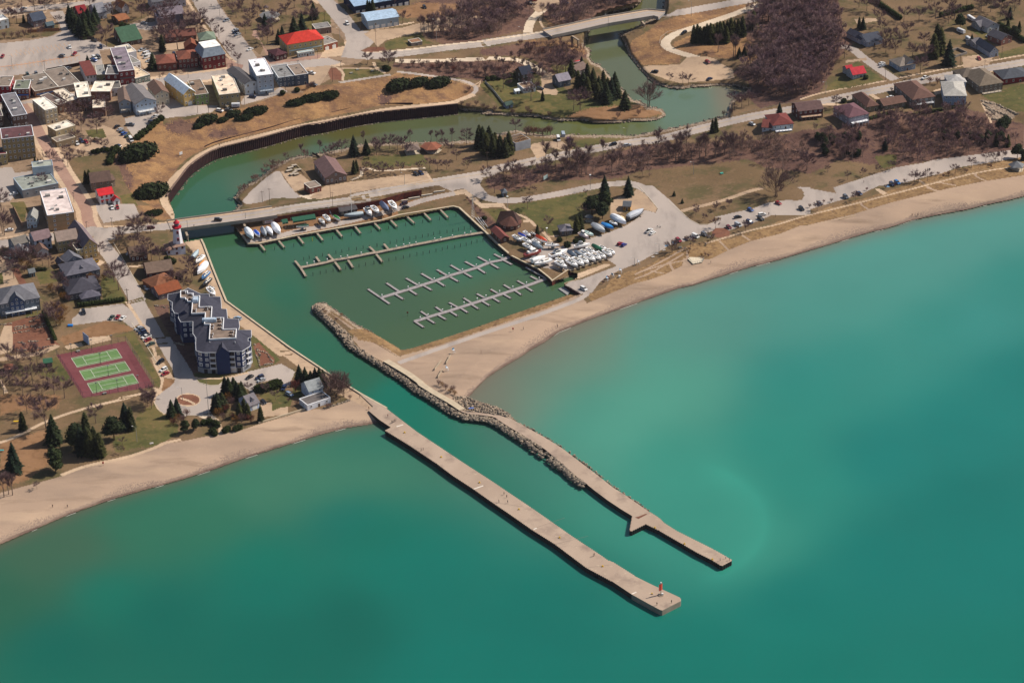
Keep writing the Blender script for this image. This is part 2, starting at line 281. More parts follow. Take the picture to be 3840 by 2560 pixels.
strip("b 540,-120 700,170 900,430 1080,680 1240,920",15.5,ASPH);strip("b 370,0 560,300 760,560 920,770 1040,860",1.9,CONC)
fill("b 905,790 1050,870 1150,900 1130,950 940,1010",BRICKST);fill("b 1330,800 1470,770 1560,850 1760,820 2260,740 2352,720 2352,790 1400,900",BRICKST);fill("b 1440,660 1490,700 1500,760 1470,770 1380,560 1270,490 1290,400 1330,420 1350,500",BRICKST)
fill("c -400,-200 -200,-200 0,40 -40,60",CONC)
fill("c -200,-200 0,60 200,300 340,470 365,580 290,790 560,820 1000,770 900,700 640,735 560,700 690,640 760,570 700,440 560,420 430,250 330,130 180,0 60,-200",ASPH)
fill("c 50,690 250,650 370,560 300,770 0,800",CONC);fill("c 150,460 270,480 330,560 340,640 250,650",LAWN)
strip("c 600,785 1100,745 1800,645 2352,595 d 0,600 600,510 1000,460 2352,255 e 200,235 800,130 1400,20 1800,-60 2200,-140",10.5,ASPH);strip("c 640,727 1200,690 1800,610 2352,560 d 0,570 600,488 900,430",2.3,PALE)
fill("c 600,470 700,420 1150,380 1700,230 2000,200 2352,250 2000,380 1300,470 900,560 800,650 720,560",GRAV);fill("c 880,600 1000,540 1400,450 1450,560 1600,600 1250,640 920,700",GREEN,jit=4);fill("c 1050,160 1350,40 2000,60 1800,200 1200,260",DIRT,jit=4)
fill("c 560,700 700,650 880,650 900,700 700,725",MULCH);strip("c 700,410 950,370 1300,310",2.5,CONC)
fill("c 330,950 860,960 880,1030 330,1110 300,1040",GREEN);fill("c 230,920 720,860 740,930 300,940",LAWN);fill("c 80,930 230,940 300,1020 290,1110 150,1100",MULCH)
strip("c 230,930 330,1000 310,1110",1.6,CONC);strip("c 240,945 740,940 900,1000",1.6,CONC);strip("c 740,860 760,930 900,1010",2,CONC);strip("c 270,1140 970,1030",3,ASPH);strip("c 1060,990 1250,1010 1700,1070 2050,1130 2160,1200 2140,1280 1950,1370 1850,1410",3,ASPH)
strip("d -300,1110 d -100,1190 c 2220,1120 2180,1200",2,GRAV,sm=0)
strip("c 1040,840 1500,845 2352,810 d 0,805 400,810 600,850 750,930 860,1010",6,PALE);strip("d 660,450 680,320 800,180 950,80 1000,-150",6.0,PALE);fill("d 700,100 760,-20 1100,-80 1090,60 900,150 800,180",GRAV);strip("d 840,230 830,330 910,410",1.5,CONC)
strip("a 300,1440 g 430,200 600,560 760,800 960,1130 1200,1480 m 1420,190 1530,400",12,CONC)
strip("a 300,1440 g 430,200 600,560 760,800 960,1130 1200,1480 m 1420,190 1530,400",6.5,BRICKST)
fill("g 1050,640 1100,600 1220,560 1250,410 1420,330 1560,380 1830,570 1650,670 1240,700 1050,700",GRAV);fill("g 1720,240 2200,120 2352,100 2200,260 2000,420 1880,500 1830,480 1740,350",ASPH)
fill("g 1180,400 1420,380 1470,500 1330,520 1220,480",GREEN);fill("h -200,60 130,-40 480,50 620,60 800,60 720,150 350,210 180,220 -60,260",ASPH);fill("b 1100,1430 1180,1310 1560,1270 1650,1200 1760,1260 1650,1300 1270,1410 1150,1450",ASPH);fill("b 2050,930 2352,900 2352,930 2290,1050 2200,1180 2050,1180",GRAV)
fill("g 930,790 1550,700 1500,850 1640,900 1740,1200 1640,1230 1550,1100 1230,1280 1100,1090 1000,950",LAWN);fill("g 1650,1300 1820,1260 1900,1450 1830,1400 1690,1420",GREEN)
fill("g -200,930 160,905 210,990 440,960 430,1040 220,1075 230,1290 120,1380 -200,1430",ASPH);fill("m 1560,-60 2200,-60 2290,150 1690,245 1590,60",ASPH);fill("g 130,1400 330,1380 430,1568 m 430,60 400,220 350,220 240,0",GREEN)
strip("m -400,640 0,590 500,515 900,460 1500,400 2100,360 n 0,330 640,290",10,ASPH);strip("m -200,530 0,495 450,430 900,395 1330,350",1.8,CONC);strip("m 1700,300 2300,290 n 0,290 600,230",1.6,CONC)
fill("m 1340,330 1500,300 1860,340 1900,500 1620,560 1500,430",ASPH)
fill("m -100,380 330,370 420,420 0,490",GRAV);fill("m -100,830 0,790 280,800 290,900 180,990 330,1290 60,1310 -100,1330",GRAV);fill("m -100,1060 40,1060 60,1240 -100,1270",GREEN)
fill("m 580,1060 900,990 940,1200 660,1250",GREEN);fill("m 600,830 960,800 1050,990 740,1000",LAWN);fill("m 180,990 300,980 460,1280 340,1290",MULCH);fill("m 1310,860 1640,850 1720,880 1640,940 1400,920",CONC)
strip("m 1560,470 1700,640 1830,800 2050,1150 2280,1560 t 1960,60 2200,480 2340,740 u 330,900 460,1150 620,1400 v 640,250 700,400",9.0,ASPH)
fill("m 1700,1010 1800,1010 1970,1330 2100,1560 1700,1560 1640,1250",GREEN,only=[TOWN,LAWN]);fill("m 1640,950 1720,940 1980,1330 1720,1340 1640,1240 1700,1130",CONC,only=[TOWN])
fill("n 0,420 500,420 860,600 950,780 1230,1300 900,1250 650,900 0,950",LAWN,only=[TOWN]);strip("m 2110,960 2352,940",2.0,CONC);fill("n 180,1160 360,1150 330,1300 170,1340",CONC)
fill("t 1060,470 1060,370 1150,300 1180,230 1800,150 1900,220 2060,440 1940,510 1800,400 1570,400",ASPH)
strip("t 1860,120 2070,430 2310,900 u 130,1230 300,1560 v 300,400",1.7,CONC)
fill("t 1950,520 2110,450 2340,780 2200,800",GRAV);fill("u 110,1230 250,1180 440,1480 500,1568 v 520,360 330,330 230,180",GRAV)
fill("t 870,650 1560,400 1900,480 1960,540 1650,600 950,760 900,700",DIRT,jit=3);fill("t 60,450 650,280 830,720 880,750 760,790 480,850 190,850 40,640",MULCH);strip("t -200,1000 250,930 600,880 850,760",4,GRAV);fill("t 0,640 60,480 180,480 190,850 0,900",GRAV)
fill("t 360,340 420,280 590,260 600,300 400,360",GREEN);fill("t 640,1000 830,930 1050,1250 900,1300 600,1200",GREEN,jit=5);fill("t 1650,640 1850,630 1900,700 2262,1300 2352,1400 2352,1250 1960,560",GREEN);fill("x 0,0 900,0 850,200 300,230 0,300",DIRT,jit=8);fill("x 0,700 700,500 800,950 400,1250 0,1400",DIRT,jit=8)
fill("x 2050,250 2300,330 2352,700 1700,850 1650,620 1900,560",GREEN,jit=6);fill("v 0,850 170,760 350,930 550,1100 560,1230 300,1400 0,1480",GREEN,jit=3)
fill("t 830,905 1850,700 2265,1370 1220,1535",MAROON)
for q_ in ("1048,950 1708,812 1797,946 1136,1087","1166,1138 1832,997 1920,1132 1250,1277","1282,1322 1950,1181 2040,1315 1364,1464"):fill("t "+q_,COURT)
fill("t 940,780 1000,825 1230,770 1190,720",CONC);fill("t 1330,755 1640,680 1600,620 1300,650",CONC);strip("x -200,760 200,640 700,370 1300,180 2000,20 t 1650,1560 2200,1450",2.2,CONC)
fill("t 0,1260 30,1270 120,1460 60,1470",CONC)
fill("v 300,560 510,370 450,150 600,100 780,250 850,350 900,410 1080,455 1220,450 1300,380 1310,330 1700,230 2250,100 w 100,765 250,850 190,1000 v 2220,480 2200,380 2100,360 1830,430 1850,560 1760,580 1670,500 1560,410 1400,400 1300,540 1100,650 1100,900 1000,920 860,940 600,960 340,920 230,850 170,740 200,650",ASPH)
fill("v 140,480 280,520 310,560 200,640 180,740 260,860 350,920 320,930 200,830 150,700 190,580",CONC);strip("v 300,330 310,430 260,530",1.8,CONC)
fill("v 335,345 500,365 500,400 420,480 300,555 290,520",DIRT)
fill([(705.5+47*math.cos(t_/5),1498.5+24.5*math.sin(t_/5)) for t_ in range(32)],CONC);fill([(705.5+42*math.cos(t_/5),1498.5+21*math.sin(t_/5)) for t_ in range(32)],MULCH)
strip("v 590,660 720,700 830,760",1.4,CONC);fill("v 850,355 1300,350 1280,410 1180,450 1050,455 930,420",GREEN);fill("v 790,200 1000,240 1300,250 1300,330 850,330",GREEN);strip("v 830,335 1100,350 1300,340 1700,250",1.6,CONC)
fill("v 860,940 1110,925 1200,1000 1150,1040 1020,1030",PALE);strip("v 1180,1000 1240,1100 1250,1260",2.0,CONC)
fill("v 1870,570 2230,510 2352,540 2352,640 2100,730 1900,650",GREEN);fill("v 1900,740 2000,730 2250,750 2352,800 2352,930 1950,970",GRAV);fill("w 0,1000 150,1080 230,1110 200,1230 100,1240 0,1280",GREEN);fill("w 230,1020 330,1030 330,1150 230,1130",GREEN)
fill("u 160,370 400,360 400,520 700,940 860,1130 1180,1470 800,1470 500,1000 240,540",BRUSH,jit=2);fill("u 1550,740 1760,830 2110,1130 2220,1260 2130,1330 1830,1380 1760,1300",GREEN)
fill("u 1830,1180 1780,1000 1880,980 2130,1250 2120,1320 1880,1370 1900,1200",MULCH,jit=2)
strip("n 1060,560 1160,800 1230,1050 1380,1350 1470,1530 u 1230,300 1540,570 1930,860 2330,1190 w 150,620 450,850 700,1010 900,1130",7.5,GRAV);fill("w 830,1150 930,1070 1240,1250 1200,1290 1100,1280 1060,1270 900,1180",GRAV);fill("n 830,560 1090,510 1150,640 1180,800 1000,760 880,600",GRAV)
strip("o 500,345 1000,255 2352,80 i 400,1340 800,1255 1500,1125 2000,1045 2352,985 j 150,945 900,790 1500,665 2352,525 k 150,555 1000,335 1500,215 2352,65 f 112,1095 900,930 1500,800 2352,655 2700,590",9.6,ASPH)
fill("i 1500,1100 2000,1030 2250,1060 2200,1140 2352,1330 p 2352,170 2100,130 1750,20 1640,-60 1450,-40 1370,-10",ASPH)
fill("p 1370,0 1580,-50 1720,60 1850,180 2200,175 2290,300 2230,240 1850,262 1740,180 1580,40 1430,50",CONC)
strip("j -150,1180 50,1330 400,1385 1000,1295 1650,1155 2000,1125 2150,1145 2352,1250 k 150,1275 450,1500 r 500,350 800,560",7.0,ASPH)
fill("h 1130,1380 1250,1240 1450,1060 1600,960 1660,970 1720,1080 1860,1250 1950,1320 1850,1340 1700,1330 1540,1340 1400,1390 1200,1420",ASPH);fill("h 1900,1300 2050,1350 2352,1300 2352,1200 2050,1290",PALE);fill("h 1660,960 1950,1010 2100,1130 1900,1230 1850,1240 1740,1080",GRAV)
fill("i 60,1170 350,1120 800,1060 1270,1000 1450,960 1550,1105 1200,1150 800,1200 300,1290 0,1350 -150,1330",GRAV);strip("i 430,1085 580,1030 560,930 680,920 780,965 1000,950 1450,920",1.8,PALE);strip("i 1450,960 1550,1110",1.4,CONC)
fill("j 740,580 900,560 1150,560 1280,680 1170,690 1000,640 880,680 920,750 780,790 680,620",GRAV);fill("j 1240,560 1700,470 1980,490 1900,540 1290,660",GREEN,jit=3);fill("i 600,760 1400,720 1500,860 800,930 560,880",GREEN,jit=5)
fill("o 20,560 600,520 1400,400 2352,220 p 1400,30 1400,230 1250,250 0,470 o 200,840",DIRT);strip("p 1420,20 900,130 620,230 440,290 0,400 o 1700,520 1000,640 700,730 200,800",5.5,ASPH)
fill("p 480,320 900,180 1580,30 1600,200 1400,220 900,290 500,370",LAWN);fill("p 1500,230 1600,60 1740,180 1850,270 2280,300 2352,560 2300,900 2100,830 1900,640 1700,430",LAWN);fill("p 1600,60 1740,200 1850,300 2150,560 2000,600 1900,500 1700,260",BRUSH,jit=2)
fill("q 100,220 700,130 1250,30 1400,0 1400,200 1300,500 1150,600 950,700 820,720 600,560 400,370 150,320",GREEN,jit=3);fill("p 1850,270 2180,280 2352,320 2352,560 2200,560 1950,330",GREEN)
strip("q 30,240 200,350 350,390 480,470 560,560",1.8,CONC);strip("q 680,650 820,810",1.8,CONC);strip("q 770,730 950,710",1.6,CONC);strip("q 360,480 450,470",3,CONC)
fill("q 330,1090 450,1050 640,870 950,900 1200,800 1500,740 1700,680 2050,540 2330,350 r 0,420 170,290 340,340 380,270 200,50 60,-100 300,-100 600,150 900,450 1050,530 1200,530 1450,420 2352,170 2352,330 1950,500 1750,560 1500,640 1250,640 900,790 680,830 560,880 330,1010 0,1180 q 1900,1290 1700,1400 1600,1480 s 2352,330 2230,345 q 1040,1520 1130,1460 1300,1430 1880,1210 1870,1190 1720,1090 1080,1280 700,1240",ASPH)
fill("r -400,150 60,-40 200,60 360,260 330,335 170,290 -40,300 -400,380",GRAV,jit=2);fill("q 1100,1300 1250,1330 1700,1170 1800,1190 1300,1400 1130,1440",CONC)
fill("r 1300,410 1700,320 2352,170 l 0,980 60,960 40,900 0,840 380,910 350,850 1000,640 1300,590 1400,560 2352,440 2800,400 2800,500 2352,530 1650,640 1500,700 1300,740 1100,800 830,830 680,900 500,960 60,1090 0,1110 r 2352,330 1950,500",ASPH)
fill("k 1250,1568 1500,1500 1750,1400 2100,1350 2250,1290 2270,1230 2150,1180 2352,1180 2352,1568",ASPH);strip("r 780,320 k 600,1500 1150,1370 1500,1240 1700,1190",3.2,GRAV);fill("l 0,900 50,930 20,980 -60,990 -150,960",LAWN)
strip("f 0,1045 250,965 900,850",1.9,CONC);strip("f 1040,820 1700,690 2352,580 2700,520",1.9,CONC);strip("f 1000,840 700,640 540,500 430,490",6.5,ASPH);fill("f 1700,600 1900,570 2030,600 1980,680 1720,720",GRAV);fill("f 1400,950 1520,920 1650,820 2060,740 1900,800 1680,860 1500,980 1420,1000",CONC)
strip("f 480,650 700,620",4,GRAV);fill("f 570,200 800,195 820,220 600,260",GRAV);strip("f 740,990 860,1070",3,CONC);strip("f 180,1105 380,1090 460,1140",3,CONC);fill("f 1890,1050 2100,1080 2290,1200 2200,1270 2020,1265",STONE,jit=3);fill("f 1180,1180 1480,1130 1700,1100 1720,1130 1300,1210",GREEN)
fill("f 300,900 600,640 880,840 640,900 260,960",GREEN,jit=2);fill("f 2080,560 2352,480 2352,560 2100,620",GREEN);fill("f 1900,1000 2352,880 2600,900 2352,1180 2200,1160",GREEN,jit=4);fill("f 1880,230 2200,330 2000,460 1800,330",GREEN,jit=4);strip("f 1910,1080 2010,1290",1.5,CONC)
fill("l 2700,480 2352,530 1650,650 1300,760 1000,860 680,960 300,1050 0,1170 r 2352,480 1950,640 1600,760 1300,800 1000,830 800,900 560,990 300,1150 0,1290 q 2100,1290 1800,1420 1700,1568 s 2300,345 2352,430 r 0,1500 250,1430 500,1340 780,1200 800,1080 1130,1100 1250,1090 1530,950 1900,800 2352,690 l 0,1250 80,1245 560,1130 720,1080 950,1010 1270,930 1600,850 1900,790 2352,720 2700,660",DUNE,jit=2)
fill("w 590,180 700,260 900,420 880,500 1000,640 1200,740 s 160,1052 250,1105 400,1195 510,1275 y 500,130 800,320 990,420 1050,440 1200,330 s 1050,1425 1150,1320 1250,1220 1350,1150 1500,1060 1650,970 1700,930 1850,850 2000,740 2200,660 2352,600 r 720,1568 960,1520 1160,1450 1450,1360 1700,1280 1900,1220 2180,1150 2352,1105 l 560,1370 760,1310 920,1275 1180,1190 1470,1130 1750,1080 1950,1030 2150,990 2352,940 V 2600,390 3000,300 3000,240 2600,340 l 2352,720 1900,790 1600,850 1270,930 950,1010 720,1080 560,1130 80,1245 0,1250 r 2352,690 1900,800 1530,950 1250,1090 1130,1100 800,1080 780,1200 500,1340 250,1430 0,1490 s 2300,440 2230,345 1850,450 1140,710 430,940 340,1000 100,850 0,820 w 1390,700",SAND)
fill("V 2600,380 3000,300 3000,200 2352,300 2352,452",SAND)
for s_ in ("l 1040,560 1330,850 1500,900","l 640,1010 640,1030 720,1080","l 1840,700 1850,740 1980,790","l 1330,850 1470,900","l 1460,795 1640,830","r 1380,800 1550,960","r 1750,700 1880,790","r 0,1350 400,1160 850,900","r 0,1420 250,1330 560,1150 800,1010","r 260,1290 480,1330","r 560,1150 640,1290","r 870,960 860,1090","r 100,1300 500,1180 800,1120"):strip(s_,1.3,SAND,only=[DUNE])
strip("l 2352,620 1900,680 1500,780 1000,910 500,1040 0,1160 r 2352,530 1900,620 1400,770 1150,840",1.5,CONC);fill("r 1255,650 1320,590 1480,580 1560,660 1540,730 1350,750 1270,700",MULCH);fill("l 780,860 830,860 920,910 870,930",CONC)
fill("r 480,860 550,855 560,880 500,890",BLUE);fill("r 610,815 680,810 690,840 620,850",BLUE);fill("l 890,830 930,822 950,840 905,850",BLUE)
fill("s 2200,350 2100,352 1850,440 1500,560 1140,690 780,810 430,920 340,930 330,990 430,970 780,870 1150,740 1500,620 1850,500 2100,400",DUNE,jit=2);fill("s 0,730 100,780 210,850 300,900 350,930 330,990 200,900 0,830",DUNE,jit=2)
fill("w 820,400 1000,370 1250,510 1380,600 1400,690 1300,630 1150,540 950,510",DUNE,jit=3);fill("w 430,180 440,130 500,98 590,110 730,210 900,330 1000,390 920,380 760,260 640,190 600,240 560,300 480,230",STONE,jit=2);fill("y 1040,250 1260,340 1370,370 1480,430 1560,520 1300,450 1020,430 900,330 860,240",STONE,jit=3)
strip("s 320,1065 700,930 1250,740 1800,560 2352,350 q 1250,1568 1500,1450 1700,1370",3.4,ASPH);fill("w 1568,900 1700,1000 1568,970 1200,735 1220,720",CONC)
fill("V -300,1290 -10,1165 x 0,1440 400,1330 780,1230 1000,1160 1200,1080 1500,1000 1900,920 2352,770 v 261,1420 600,1370 1000,1290 1250,1250 1600,1180 1880,1085 2352,950 w 0,1390 360,1270 560,1250 850,1150 1050,1260 1170,1400 1100,1430 V 868,970 850,974 790,983 720,1002 640,1027 560,1052 500,1074 420,1100 340,1122 260,1145 160,1180 80,1215 -10,1254 -300,1350",SAND)
strip("x 900,1180 1200,1060 1500,990 1900,910 2352,750 v 300,1400 600,1340",2.4,CONC)
strip("c 2130,1300 1950,1370 i 1850,20 1400,60 900,110 400,215 0,290 h 1900,345 1450,455 1100,545 830,610 600,710 450,820 300,960 150,1110 60,1230 50,1380 130,1500 180,1568 n 640,90 700,170",4.6,CONC)
fill(UPP[:14]+LOW[13::-1] if False else UPP+LOW[::-1],STONE)
for b_ in BANKS:CL[(seg_dist(b_,cxx,cyy)<6+5*NR.rand(NYC,NXC))&(CL!=PALE)]=STONE
wsd=np.minimum(seg_dist(SHORE_W,cxx,cyy),seg_dist(SHORE_E,cxx,cyy));CL[(wsd<12+26*NR.rand(NYC,NXC)*(.6+.5*np.sin(cxx/61.)))&(CL==SAND)]=DAMP;CL[(wsd<8+3*np.sin(cxx/37.)*np.sin(cxx/91.+1))&((CL==SAND)|(CL==DAMP))]=WET
# water cuts
WATERS=[SHORE_W+P("w 1240,1250 950,1090 690,930 500,800 0,450 u 2352,1050 1330,300 n 1400,1270 1275,960 1135,590 1095,512 830,560 760,420 o -40,560 40,600 215,850 380,850 1000,720 2352,480 p 0,520 1390,240 1480,262 1900,650 2090,840 2290,1010 q 170,1050 600,1262 760,1390 820,1460 1100,1380 1080,1290 1250,1330 1250,1400 1030,1490 s 2060,240 2230,345")+SPIT_IN+P("y 2400,1330 S 2300,1850 2700,2200 2700,2700 -900,2700"),SHORE_E+P("S 5200,480 5200,2700 1700,2700 1700,1700 y 1560,520 1480,430 1370,370 1260,340 1150,300"),P("h 105,1300 150,1225 260,1080 380,915 480,830 600,750 700,690 830,640 1100,575 1450,490 1750,400 2000,330 i 0,310 400,220 800,150 1200,110 1600,70 1900,38")+BANKS[0]+BANKS[1]+P("o -60,560 n 830,560 760,420 640,300 h 200,1568")]
for w_ in WATERS:fill(w_,0)
# meshes per class
GM={LAWN:('lawn',gmat('lawn',['6a573f',('78624a',.018,.4,.6),('585035',.06,.48,.62),('7f6750',.3,.55,.75),('544638',.9,.55,.72),('8f795f',2.0,.66,.76)])),GREEN:('green_lawn',gmat('green_lawn',['545430',('675c38',.03,.38,.62),('474a2a',.15,.45,.65),('766142',.4,.55,.75)])),ASPH:('road',gmat('road',['a0968f',('ab9f96',.02,.35,.65),('8f8680',.12,.5,.7,(1,.3,1)),('b3a89f',.5,.62,.8),('7d7570',2.0,.66,.75)])),CONC:('pavement',gmat('pavement',['b49c83',('c4ab90',.05,.35,.65),('a08a75',.6,.5,.75)])),SAND:('beach',gmat('beach',bump=.12,bscale=.8,layers=['a48d79',('8f7c6c',.03,.45,.65,(.35,1,1),-.45),('b09881',.05,.5,.7,(.3,1,1),-.45),('83705f',.09,.56,.74,(.25,1.2,1),-.45),('bba68f',1.1,.6,.8),('6c5b4f',2.5,.68,.74)])),WET:('wet_sand',gmat('wet_sand',['67544a',('7d6a5c',.1,.4,.65),('54433a',.6,.55,.8)],rough=.6)),DAMP:('damp_sand',gmat('damp_sand',['8f7c6d',('7d6b60',.08,.4,.65),('a18c7a',.8,.5,.7)])),DRY:('slope_grass',gmat('slope_grass',['876648',('9a7852',.04,.4,.65),('6d5240',.12,.45,.65),('ae8c62',.5,.58,.75),('5a4236',.9,.58,.75)],bump=.6,bscale=.6)),BRUSH:('undergrowth',gmat('undergrowth',['5f473f',('6e5447',.05,.4,.65),('423130',.3,.5,.7),('7c624f',.8,.6,.8)],bump=.5,bscale=.8)),GRAV:('gravel_lot',gmat('gravel_lot',['a38c75',('b59c82',.04,.4,.65),('8f7a68',.2,.5,.75),('bfa88d',1.0,.6,.8)])),MAROON:('court_surround',gmat('court_surround',['6c3c40',('754549',.1,.4,.65),('603438',.5,.5,.8)])),COURT:('court_surface',gmat('court_surface',['5d7c4c',('678654',.12,.4,.65),('557347',.5,.5,.8)])),DUNE:('dune_grass',gmat('dune_grass',['7f6546',('927653',.1,.4,.6),('664e39',.4,.48,.68),('a38a69',.8,.58,.75),('513f33',1.4,.62,.78)],bump=.7,bscale=.7)),DIRT:('bare_earth',gmat('bare_earth',['7f6045',('8d6c4f',.05,.4,.65),('6f5238',.25,.5,.7),('a3855f',.8,.6,.8)])),MULCH:('planting_bed',gmat('planting_bed',['704a3a',('805846',.1,.4,.65),('5a3d33',.6,.5,.75),('a58a74',1.5,.66,.78)])),STONE:('rocky_bank',gmat('rocky_bank',['8a7866',('a59482',.5,.45,.6),('57493f',.9,.5,.62),('c0b09d',1.8,.58,.68)],bump=.8,bscale=1.0)),BLUE:('parking_space',gmat('parking_space',['5d86a8',('7196b3',.5,.4,.65)])),TOWN:('yard_ground',gmat('yard_ground',['86705c',('978069',.05,.4,.65),('6c5a48',.2,.5,.7),('a38f7a',.7,.6,.8)])),PALE:('concrete_path',gmat('concrete_path',['c4b29c',('d0bfa9',.1,.4,.65),('ab9a86',.5,.55,.8)])),BRICKST:('paved_street',gmat('paved_street',['97796b',('a38576',.05,.4,.65),('8a6e63',.5,.5,.8)]))}
vx,vy=np.meshgrid(X0+CS*np.arange(NXC+1),Y0+CS*np.arange(NYC+1))
vz=H_np(vx,vy);wx,wy=at_np(vx.astype(float),vy.astype(float),vz)
VV=np.stack([wx,wy,vz],-1).reshape(-1,3)
jj,ii=np.mgrid[0:NYC,0:NXC];base_i=jj*(NXC+1)+ii
for c_,(nm,m_) in GM.items():
 sel=CL==c_
 if not sel.any():continue
 b_=base_i[sel];F=np.stack([b_+NXC+1,b_+NXC+2,b_+1,b_],-1)
 u_,inv=np.unique(F,return_inverse=True)
 me=np_mesh(nm,VV[u_],inv.reshape(F.shape),[m_]);tag(inst(nm,me),kind='structure')
def CLS(p):
 i=int((p[0]-X0)/CS);j=int((p[1]-Y0)/CS)
 return CL[min(max(j,0),NYC-1),min(max(i,0),NXC-1)]
mb=MB()
for x0_,x1_,y0_,y1_,z_ in ((-9000,13000,-3700,-300,14.5),(-9000,-402,-300,1330,6.0),(4242,13000,-300,330,7.0)):
 nx_=12;ny_=8
 g_=[[at(x0_+(x1_-x0_)*i/nx_,y0_+(y1_-y0_)*j/ny_,z_) for i in range(nx_+1)] for j in range(ny_+1)]
 mb.add([v for r_ in g_ for v in r_],[(j*(nx_+1)+i,(j+1)*(nx_+1)+i,(j+1)*(nx_+1)+i+1,j*(nx_+1)+i+1) for j in range(ny_) for i in range(nx_)],gmat('countryside',['6f5f3e',('59502f',.002,.4,.6),('7d6a45',.01,.4,.6)]))
tag(mb.obj('ground'),kind='structure')
# water, coloured by its own silt
WC=[("S 600,2300 200,2400 1000,2400 1300,2300",'206e60'),("S 2600,2450 3000,2500 3700,2500 2000,2500 1700,2450",'207a6d'),("S 3300,2100 3700,2100 3000,2250 3600,1900",'227c72'),("S 3600,1600 3300,1700 3800,1400",'308178'),("S 2700,1900 2600,1800 2800,2050 2500,1700",'469684'),("S 2400,1500 2300,1600 2550,1450 2450,1350",'599f8b'),("S 2900,1650 3000,1450",'3a8f80'),("S 2600,1250 2750,1150 2450,1300",'5d9688'),("S 3200,1100 3000,1200 3400,1050",'54978a'),("S 3600,900 3800,820 3400,980 3200,980 3000,1010 2800,1050",'5b998d'),("S 3800,1050 3500,1200 3200,1350",'3f8c80'),("S 2000,1700 1900,1640",'2c7564'),("S 1900,1450 2050,1330 2200,1250 1830,1500",'7d7d6c'),("S 2100,1400 2250,1320 2000,1480",'6c917e'),("S 2150,1600 2200,1500",'4f9583'),("S 300,2050 100,2130",'506f58'),("S 1200,1800 1000,1850 1400,1750",'4c8068'),("S 800,1950 500,2000",'407860'),("S 1000,2200",'227365'),("S 2000,2400",'26786c'),("S 3000,1800",'398b7c'),("S 3000,1400",'3d8c82'),("S 3700,1200",'459288'),("S 3000,2300",'227d70'),("S 1500,2100",'247c6d'),("S 1000,2100 1400,2000 400,2220",'2c7866'),("S 1600,2150 2000,2300 1300,1950",'26776a'),("S 1400,1650 1450,1640",'3f7a66'),("S 0,2250 50,2200",'3c6c56'),("S 1800,1750 2200,2000 1500,1500 1700,1650 2400,2080",'2f7a66'),("S 1300,1400 1200,1300 1050,1120",'3c6e56'),("S 900,1000 850,950 900,1100 1000,1150",'4a6e53'),("S 1300,1060 1400,1020 1500,1150 1300,1180",'506950'),("S 1700,1200 1600,1250 1650,1300 1500,1280 1900,1130",'536a4e'),("S 1500,850 1700,820 1700,950 1800,900",'48705a'),("S 1100,900 1300,880",'48705a'),("S 720,760 800,700 750,660 850,780",'446e58'),("S 780,650 900,600 850,560",'4f6b4c'),("S 1000,590 1100,530 1250,490 1350,480",'64603e'),("S 1200,560 1000,650 900,690",'58705a'),("S 1500,440 1400,450 1600,440",'646d50'),("S 1750,440 1900,470",'66684e'),("S 2100,480 2250,490 2400,480",'6b7048'),("S 2300,264 2250,200 2330,320",'6a7158'),("S 2500,400 2600,380 2450,440",'6c8370'),("S 2750,360 2850,370",'86806a'),("S 2500,40 2450,60",'6a6a4a'),("S 500,3000 2000,3200 3500,3000 5000,2500 -500,3000",'207468'),("S -1500,2600 6000,1500 8000,800",'2c8074')]
wp=[];wcl=[]
for s_,c_ in WC:
 for q_ in P(s_):wp.append(q_);wcl.append([max(.003,(v_/1.27-.018)/1.03) for v_ in lin(c_)])
wp=np.array(wp);wcl=np.array(wcl)
def inside_np(pts,XX,YY):
 c=np.zeros(XX.shape,bool)
 for (xa,ya),(xb,yb) in zip(pts,pts[1:]+pts[:1]):
  if ya!=yb:c^=((ya>YY)!=(yb>YY))&(XX<(xb-xa)*(YY-ya)/(yb-ya)+xa)
 return c
HARB=[(1420,1560),(1700,1740),(2200,2080),(2480,2240),(2750,2120),(2400,1930),(2150,1760),(1900,1610),(1740,1540),(1600,1480),(1480,1390),(1500,1310),(2150,1130),(2400,960),(4000,300),(4000,-700),(-500,-700),(-500,1400),(1300,1450)]
whb=[bool(inside_np(HARB,np.array(float(a)),np.array(float(b)))) for a,b in wp]
